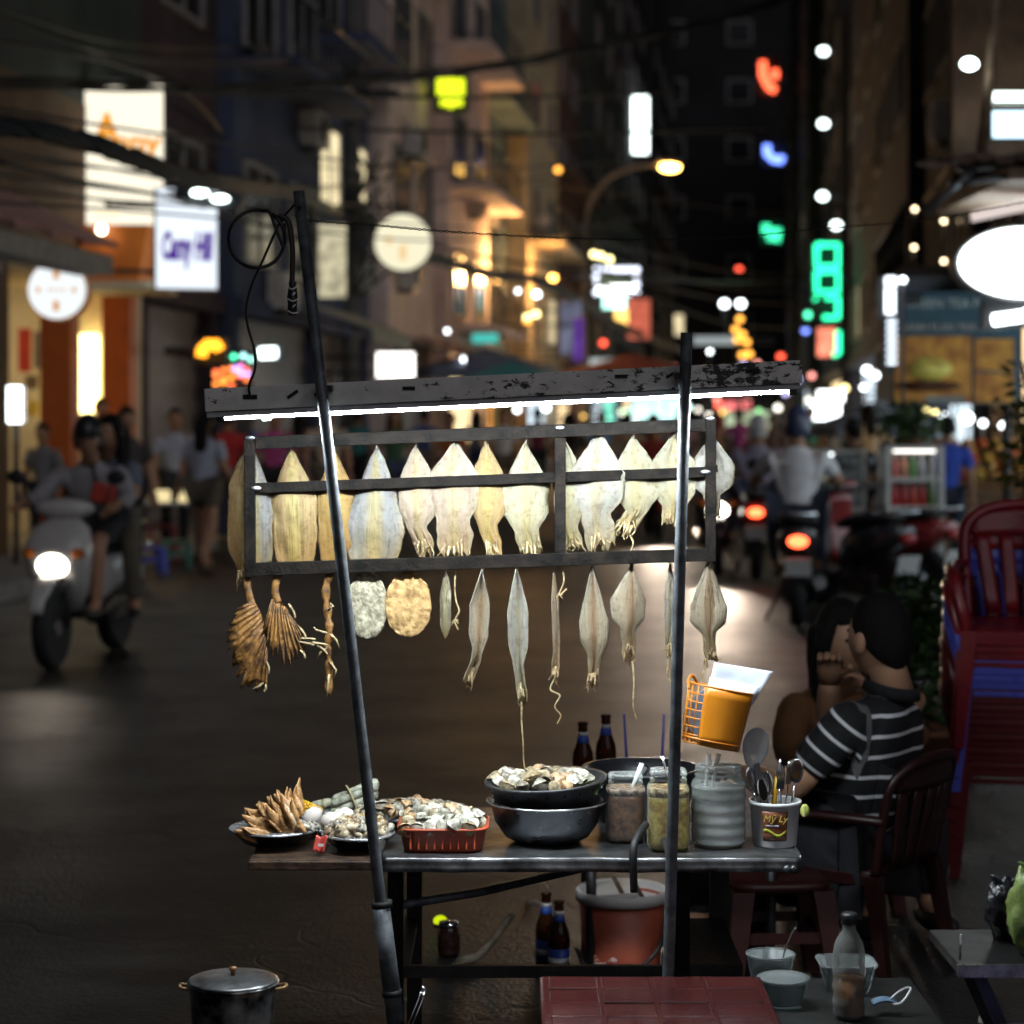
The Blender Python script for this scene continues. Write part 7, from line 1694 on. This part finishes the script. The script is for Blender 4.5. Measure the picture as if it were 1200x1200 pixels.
for i, a in enumerate(((-.03, -.012, -.18, .12, .15, 'spoon', 'leaning steel spoon nearest the cloudy jar'), (-.018, -.02, -.12, .2, .135, 'spoon', 'steel spoon with bowl facing out at the bucket front'), (-.008, -.028, -.05, .25, .12, 'spoon', 'short steel spoon in the middle of the bucket'), (.006, .01, .05, -.1, .15, 'fork', 'steel fork standing in the bucket'), (.014, .0, .12, .0, .14, 'fork', 'steel fork leaning right in the bucket'), (.02, .018, .1, -.1, .16, 'fork', 'rear steel fork in the bucket'), (.032, -.005, .14, .08, .17, 'spoon', 'tall steel spoon at the right of the bucket'), (-.02, .02, -.22, -.1, .17, 'knife', 'steel knife leaning left in the bucket'))):
    spoon_up(a[6], a[0] * .8, a[1], a[2], -a[3], a[4], a[5], rot=[.3, -.4, .6, .2, 1.1, .8, -.2, .5][i])
q = thing('ladle', 'large translucent plastic ladle standing in the cutlery bucket', 'ladle', (xb - .022, yb + .01, TZ + .03), rot=(.0, R(-5), 0))
M_LAD = clear('ladle_plastic', (.8, .84, .86), .3, .2, bodycol=(.6, .63, .66))
MB().tube([(0, 0, 0), (0, 0, .1), (-.004, 0, .135)], [.005, .005, .007], 8, flat=.5).build('handle', M_LAD, q)
MB().sphere((-.004, 0, .185), (.029, .008, .048), 20, 14, Matrix.Rotation(R(14), 3, 'Y'), fn=lambda d, p: p + Vector((0, .012 * (1 - d.x * d.x - d.z * d.z), 0)) + Vector((p.z * .12 * d.x, 0, 0))).build('bowl', M_LAD, q)
q = thing('peeler', 'knife with yellow handle standing behind the ladle', 'knife', (xb - .005, yb + .015, TZ + .04), rot=(0, R(6), 0)); MB().tube([(0, 0, 0), (0, 0, .11)], .006, 8).build('handle', mat('handle_yellow', (.7, .4, .03), .4), q); MB().tube([(0, 0, .11), (.004, 0, .15)], [.004, .003], 6).build('blade', M_CHR, q)
q = thing('lime_wedge', 'lime wedge resting by the bucket at the table corner', 'lime', P(943, 950, 4.93)); MB().sphere((0, 0, 0), (.011, .008, .016), 12, 8).build('rind', mat('lime', (.45, .5, .1), .4, 0, .3, 40), q); MB().box((-.003, -.006, 0), (.006, .006, .024), None, .001).build('flesh', mat('lime_flesh', (.6, .62, .25), .4), q)
# orange basket on the right pole
bm_ = thing('orange_basket', 'tilted orange plastic basket hooked on the right pole', 'basket', P(832, 876, 4.72), rot=(R(-4), R(11), 0))
M_BSK = mat('basket_orange', (.55, .19, .01), .35, 0, .12, 8)
def bw(a, z): rr = .062 + .01 * z / .13; return Vector((rr * math.cos(a), rr * math.sin(a) * .75, z))
MB().sheet(lambda u, v: bw(R(-122 + 190 * u), .005 + .128 * v), 26, 6, .003).build('wall', M_BSK, bm_)
q = MB()
for k in range(12):
    a = R(68 + 170 * k / 11); q.tube([bw(a, .005), bw(a, .133)], .0018, 5)
for z in (.005, .022, .04, .058, .076, .094, .112, .132): q.tube([bw(R(66 + 174 * k / 16), z) for k in range(17)], .0018, 5)
q.build('lattice', M_BSK, bm_)
for zz in (.133, .016): MB().tube([bw(6.283 * k / 40, zz) for k in range(41)], .0026, 6).build('rim', M_BSK, bm_)
q = MB()
for k in range(-4, 5):
    c = k * .0135; s = math.sqrt(max(0, 1 - (c / .062) ** 2)); q.tube([(c, -.0465 * s, .003), (c, .0465 * s, .003)], .0016, 5); 
    c2 = k * .0105; s = math.sqrt(max(0, 1 - (c2 / .0465) ** 2)); q.tube([(-.062 * s, c2, .004), (.062 * s, c2, .004)], .0016, 5)
q.build('base_lattice', mat('basket_base', (.3, .16, .05), .5), bm_)
q = MB(); q.tube(curve_pts([(-.055, -.02, .133), (-.07, -.035, .15), (-.08, -.05, .14), (-.075, -.06, .12)], 4), .0035, 6); q.build('hook', M_BSK, bm_)
r = thing('white_plate', 'white plate edge standing in the orange basket', 'plate', P(838, 838, 4.735), rot=(R(96), R(14), 0)); MB().lathe([(.0001, 0), (.04, .0), (.062, .006), (.064, .008), (.04, .003), (.0001, .003)], (0, 0, 0), 36).build('dish', mat('china_white', (.7, .72, .75), .25, 0, .05), r); MB().lathe([(.0635, .0072), (.0652, .008), (.0645, .0092)], (0, 0, 0), 36).build('rim', mat('china_blue', (.25, .32, .45), .3), r)
def paper(label, cs, Y, m, seed):
    r = thing('paper_sheet', label, 'paper', P(*cs[0], Y))
    A, B, C, D = [Vector((*c, 0)) for c in cs]
    def fn(u, v):
        q_ = A.lerp(B, u).lerp(D.lerp(C, u), v)
        return P(q_.x, q_.y, Y - .02 * v + .012 * math.sin(2.2 * u + seed) + .003 * mnoise.noise(Vector((u * 4, v * 4, seed))))
    MB().sheet(fn, 14, 14, .0012).build('sheet', m, r, w=True)
M_PAP = mat('paper_white', (.45, .48, .54), .7, 0, .05, 18)
paper('upper white paper menu standing in the basket', [(837, 776), (906, 787), (876, 835), (828, 818)], 4.745, M_PAP, 1)
paper('lower white paper sheet in front of the menu', [(832, 793), (892, 805), (872, 832), (826, 818)], 4.738, M_PAP, 2)

# ------------------------------------------------------------------ under and before the cart
r = thing('cooking_pot', 'blackened aluminium pot with lid on a small stove', 'pot', (P(273, 0, 4.3).x, 4.3, .345)); r.scale = (.86, .86, .88)
M_POT = mat('scorched_pot', (.03, .028, .025), .35, .8, .5, 9, col2=(.42, .43, .44), ramp=(.42, .62))
MB().lathe([(.0001, 0), (.088, 0), (.094, .01), (.099, .10), (.103, .123), (.108, .124), (.108, .127), (.1, .127)], (0, 0, 0), 40).build('body', M_POT, r)
MB().lathe([(.104, .127), (.106, .130), (.1, .133), (.06, .139), (.0001, .141)], (0, 0, 0), 40).build('lid', M_STEEL, r)
MB().lathe([(.005, .14), (.005, .15), (.009, .154), (.009, .159), (.0001, .161)], (0, 0, 0), 14).build('knob', mat('knob_copper', (.35, .17, .08), .4, .5), r)
for sx in (-1, 1): MB().tube(curve_pts([(sx * .1, -.02, .112), (sx * .122, -.015, .116), (sx * .122, .015, .116), (sx * .1, .02, .112)], 4), .004, 7).build('handle', mat('handle_brass', (.35, .22, .1), .4, .6), r)
r = thing('charcoal_stove', 'small round clay stove under the cooking pot', 'stove', (P(275, 0, 4.3).x, 4.3, 0))
MB().lathe([(.1, 0), (.11, .02), (.1, .2), (.13, .32), (.13, .335), (.1, .335), (.08, .22), (.0001, .22)], (0, 0, 0), 32).build('clay_body', mat('stove_clay', (.16, .1, .07), .85), r)
for k in range(3): MB().box((.105 * math.cos(k * 2.1 + .5), .105 * math.sin(k * 2.1 + .5), .34), (.02, .02, .009)).build('pot_rest', M_DARK, r)
# red low table in front
P_TBL = mat('table_red', (.05, .012, .012), .13, 0, .2, 4, col2=(.08, .018, .017), bump=.05, bscale=60)
tx0, tx1, ty0, ty1, tz = .055, .512, 3.86, 4.385, .45
r = thing('low_plastic_table', 'low red plastic table with raised grid top before the cart', 'table', ((tx0 + tx1) / 2, (ty0 + ty1) / 2, 0), R(-1))
MB().box(((tx0 + tx1) / 2, (ty0 + ty1) / 2, tz - .02), (tx1 - tx0, ty1 - ty0, .03), None, .008).build('top', P_TBL, r, w=True)
for i in range(4):
    for j in range(5):
        wx, wy = (tx1 - tx0 - .03) / 4, (ty1 - ty0 - .03) / 5
        c = (tx0 + .015 + wx * (i + .5), ty0 + .015 + wy * (j + .5), tz - .0045 + .0008 * math.sin(i * 5.1 + j * 3.3))
        MB().box(c, (wx - .008, wy - .008, .007), Euler((.012 * math.sin(i * 2.3 + j), .012 * math.cos(i + j * 1.7), 0)).to_matrix(), .003).build('top_panel', P_TBL, r, w=True)
for sx in (tx0 + .04, tx1 - .04):
    for sy in (ty0 + .04, ty1 - .04): MB().tube([(sx, sy, tz - .036), (sx, sy, 0)], [.02, .014], 10).build('leg', P_TBL, r, w=True)
# side table with bottle and tubs
stb = thing('side_table', 'dark low table carrying tubs and a brown liquid bottle', 'table', (.68, 4.38, 0))
MB().box((.69, 4.40, .372), (.34, .42, .02), None, .004).build('top', mat('table_dark', (.011, .011, .01), .5, 0, .35, 8), stb, w=True)
for sx in (.55, .83):
    for sy in (4.22, 4.58): MB().tube([(sx, sy, .362), (sx, sy, 0)], .012, 8).build('leg', M_DARK, stb, w=True)
ST = .3825
M_TUB = clear('tub_plastic', (.85, .88, .88), .12, .25, bodycol=(.3, .32, .32))
for k, (px, Y, h, lab) in enumerate(((918, 4.4, .05, 'round translucent tub beside the red table with flat lid'), (903, 4.54, .066, 'round translucent tub behind the lidded one, spoon inside'))):
    r = thing('plastic_tub', lab, 'tub', (P(px, 0, Y).x, Y, ST))
    MB().lathe([(.0001, .001), (.04, 0), (.05, h), (.053, h), (.053, h + .004), (.048, h + .004), (.038, .004), (.0001, .004)], (0, 0, 0), 32).build('tub', M_TUB, r)
    MB().lathe([(.0535, h + .002), (.055, h + .006), (.05, h + .008), (.0001, h + .006)] if k == 0 else [(.042, h * .5), (.0001, h * .5)], (0, 0, 0), 32).build('lid' if k == 0 else 'sauce', M_TUB if k == 0 else mat('sauce_dark', (.05, .03, .02), .3), r)
r = thing('spoon', 'thin steel spoon standing in the rear tub', 'spoon', (P(914, 0, 4.54).x, 4.54, ST + .03)); MB().tube(curve_pts([(0, 0, 0), (.012, 0, .05), (.026, 0, .085), (.034, 0, .095)], 4), .002, 6).build('handle', M_CHR, r); MB().sphere((0, 0, -.01), (.01, .004, .014), 8, 6).build('bowl', M_CHR, r)
r = thing('food_container', 'square translucent takeaway container behind the bottle', 'container', (P(992, 0, 4.52).x, 4.52, ST)); MB().lathe([(.0001, .001), (.044, 0), (.058, .055), (.062, .056), (.062, .059), (.055, .059), (.042, .004), (.0001, .004)], (0, 0, 0), 40, sup=5).build('tray', M_TUB, r); MB().lathe([(.0001, .005), (.04, .005)], (0, 0, 0), 24, sup=5).build('residue', mat('sauce_dark', (.05, .03, .02), .3), r)
r = thing('plastic_bottle', 'clear plastic bottle half full of brown liquid with black cap', 'bottle', (P(995, 0, 4.3).x, 4.3, ST))
bp_ = [(.0001, .003), (.025, .0), (.031, .008)] + [(.0325 + (.0012 if (k // 2) % 2 else -.0008), .012 + k * .008) for k in range(14)] + [(.0325, .13), (.029, .15), (.02, .168), (.0135, .178), (.0135, .19)]
MB().lathe(bp_, (0, 0, 0), 30).build('bottle', clear('pet', (.92, .94, .92), .12, .06, bodycol=(.5, .52, .5)), r)
MB().lathe([(.0001, .004), (.024, .003), (.0305, .012), (.0312, .085), (.0001, .086)], (0, 0, 0), 26).build('liquid', mat('fish_sauce', (.24, .1, .03), .15, 0, .2, 20), r)
MB().lathe([(.0165, .19), (.0165, .208), (.014, .212), (.0001, .212)], (0, 0, 0), 18).build('cap', M_BLK, r)
r = thing('face_mask', 'blue face mask with white ear loop dropped on the side table', 'mask', P(1037, 1178, 4.33))
MB().sheet(lambda u, v: ((u - .5) * .05, (v - .5) * .03, .004 + .008 * math.sin(3.1 * u) + .003 * math.sin(20 * v)), 8, 10, .002).build('cloth', mat('mask_blue', (.12, .2, .3), .7), r)
MB().tube(curve_pts([(.012, -.012, .006), (.03, -.02, .01), (.052, .004, .028), (.05, .014, .032), (.03, .01, .024), (.012, .006, .01)], 5), .0028, 6).build('ear_loop', M_LABW, r)
# steel table at the right edge with bags
r = thing('folding_table', 'small steel folding table with crossed legs at the right edge', 'table', (.98, 4.14, 0))
MB().box((1.06, 4.14, .557), (.45, .28, .018), None, .003).build('top', mat('table_steel_dark', (.03, .028, .028), .35, .6, .3, 8), r, w=True)
MB().box((1.06, 3.9985, .556), (.452, .004, .024)).build('edge_trim', mat('trim_steel', (.5, .47, .43), .3, .9, .4, 30), r, w=True)
for (y) in (4.03, 4.24):
    MB().box((1.0, y, .275), (.022, .016, .62), Matrix.Rotation(R(-24), 3, 'Y')).build('leg', M_DARK, r, w=True)
    MB().box((1.07, y + .025, .275), (.022, .016, .62), Matrix.Rotation(R(24), 3, 'Y')).build('leg', M_DARK, r, w=True)
MB().tube([P(1125, 1125, 4.02), P(1126, 1095, 4.02)], .0022, 6).build('pin', M_CHR, r, w=True)
def bag(label, px, py, Y, rr, m, seed):
    r = thing('plastic_bag', label, 'bag', (P(px, 0, Y).x, Y, .566))
    MB().sphere((0, 0, rr[2] * .98), rr, 40, 30, fn=lambda d, p: p * (1 + .22 * mnoise.noise(d * 2.2 + Vector((seed, 0, 0))) + .10 * mnoise.noise(d * 6) + .05 * mnoise.noise(d * 15)) if d.z > -.75 else Vector((p.x, p.y, -rr[2] * .95))).build('bag', m, r)
    q = MB()
    for sx in (-1, 1): q.tube(curve_pts([(sx * .004, 0, rr[2] * 1.75), (sx * .018, 0, rr[2] * 2.0), (sx * .03, .005, rr[2] * 2.08)], 4), [.012, .013, .014, .014, .013, .012, .010, .007, .003], 8, flat=.35)
    q.build('tied_ears', m, r)
bag('crumpled pale green bag on the steel table', 1212, 0, 4.08, (.05, .05, .085), mat('bag_green', (.17, .23, .06), .45, 0, .3, 14, bump=.5, bscale=40), 2)
bag('shiny black bag behind the pale green one', 1178, 0, 4.2, (.04, .04, .06), mat('bag_black', (.012, .012, .016), .3, 0, .3, 14, bump=.6, bscale=40), 5)
stool('violet blue plastic stool at the right edge before the steel table', (P(1255, 0, 3.9).x, 3.88, 0), 0, P_BLU, .45, .3)
# clutter on the ground under the cart
r = thing('yellow_object', 'small glowing yellow object on the ground under the cart', 'lamp', P(516, 1079, 6.6)); MB().sphere((0, 0, 0), (.022, .016, .017), 12, 8).build('lens', glow('toy_yellow', (.75, .9, .01), .9), r); MB().lathe([(.02, -.02), (.024, -.014), (.02, -.008)], (0, 0, 0), 12).build('base', M_BLK, r)  # unidentified bright yellow thing, made bright by an emissive material
r = thing('glass_jar', 'small dark glass jar glinting under the cart', 'jar', (P(526, 0, 6.3).x, 6.3, 0)); MB().lathe([(.0001, .001), (.03, 0), (.034, .02), (.034, .06), (.028, .075), (.028, .09)], (0, 0, 0), 20).build('glass', mat('jar_dark', (.03, .012, .008), .08, 0, .2, 8, coat=.5), r); MB().lathe([(.03, .09), (.03, .1), (.0001, .101)], (0, 0, 0), 18).build('lid', M_CHR, r)
r = thing('wooden_stick', 'gnarled pale stick leaning on the ground under the cart', 'stick', P(540, 1130, 6.2)); MB().tube(curve_pts([P(532, 1134, 6.2), P(543, 1126, 6.2), P(556, 1122, 6.22), P(575, 1105, 6.3), P(600, 1072, 6.4)], 5), [.012] * 6 + [.014] * 8 + [.011] * 7, 8).build('shaft', mat('stick_wood', (.22, .18, .13), .8, 0, .4, 30), r, w=True)
MB().sphere(P(533, 1134, 6.18), (.02, .012, .01), 10, 8).build('tip', M_LABW, r, w=True)
r = thing('fire_tongs', 'steel fire tongs leaning beside the left pole', 'tongs', P(485, 1200, 4.35))
for d in (0, 5): MB().tube([P(466 + d, 1230, 4.35), P(490 + d, 1172, 4.4), P(494 + d * .8, 1160, 4.41)], .0016, 6).build('arm', M_CHR, r, w=True)
MB().tube(curve_pts([P(494, 1161, 4.41), P(496, 1157, 4.41), P(500, 1162, 4.41), P(498, 1168, 4.41)], 4), .002, 6).build('ring', M_CHR, r, w=True)
# loose litter
random.seed(15)
for k in range(14):
    o = thing('paper_scrap', 'small scrap of litter on the road under the cart', 'litter', (random.uniform(-.3, 1.3), random.uniform(5.6, 7.2), .002), random.uniform(0, 6), 'scraps of litter under the cart')
    MB().sheet(lambda u, v: ((u - .5) * .05, (v - .5) * .03, .004 + .004 * math.sin(5 * u + k)), 4, 3, .001).build('scrap', mat('scrap_%d' % (k % 3), [(.4, .38, .3), (.25, .2, .12), (.5, .5, .5)][k % 3], .7), o)
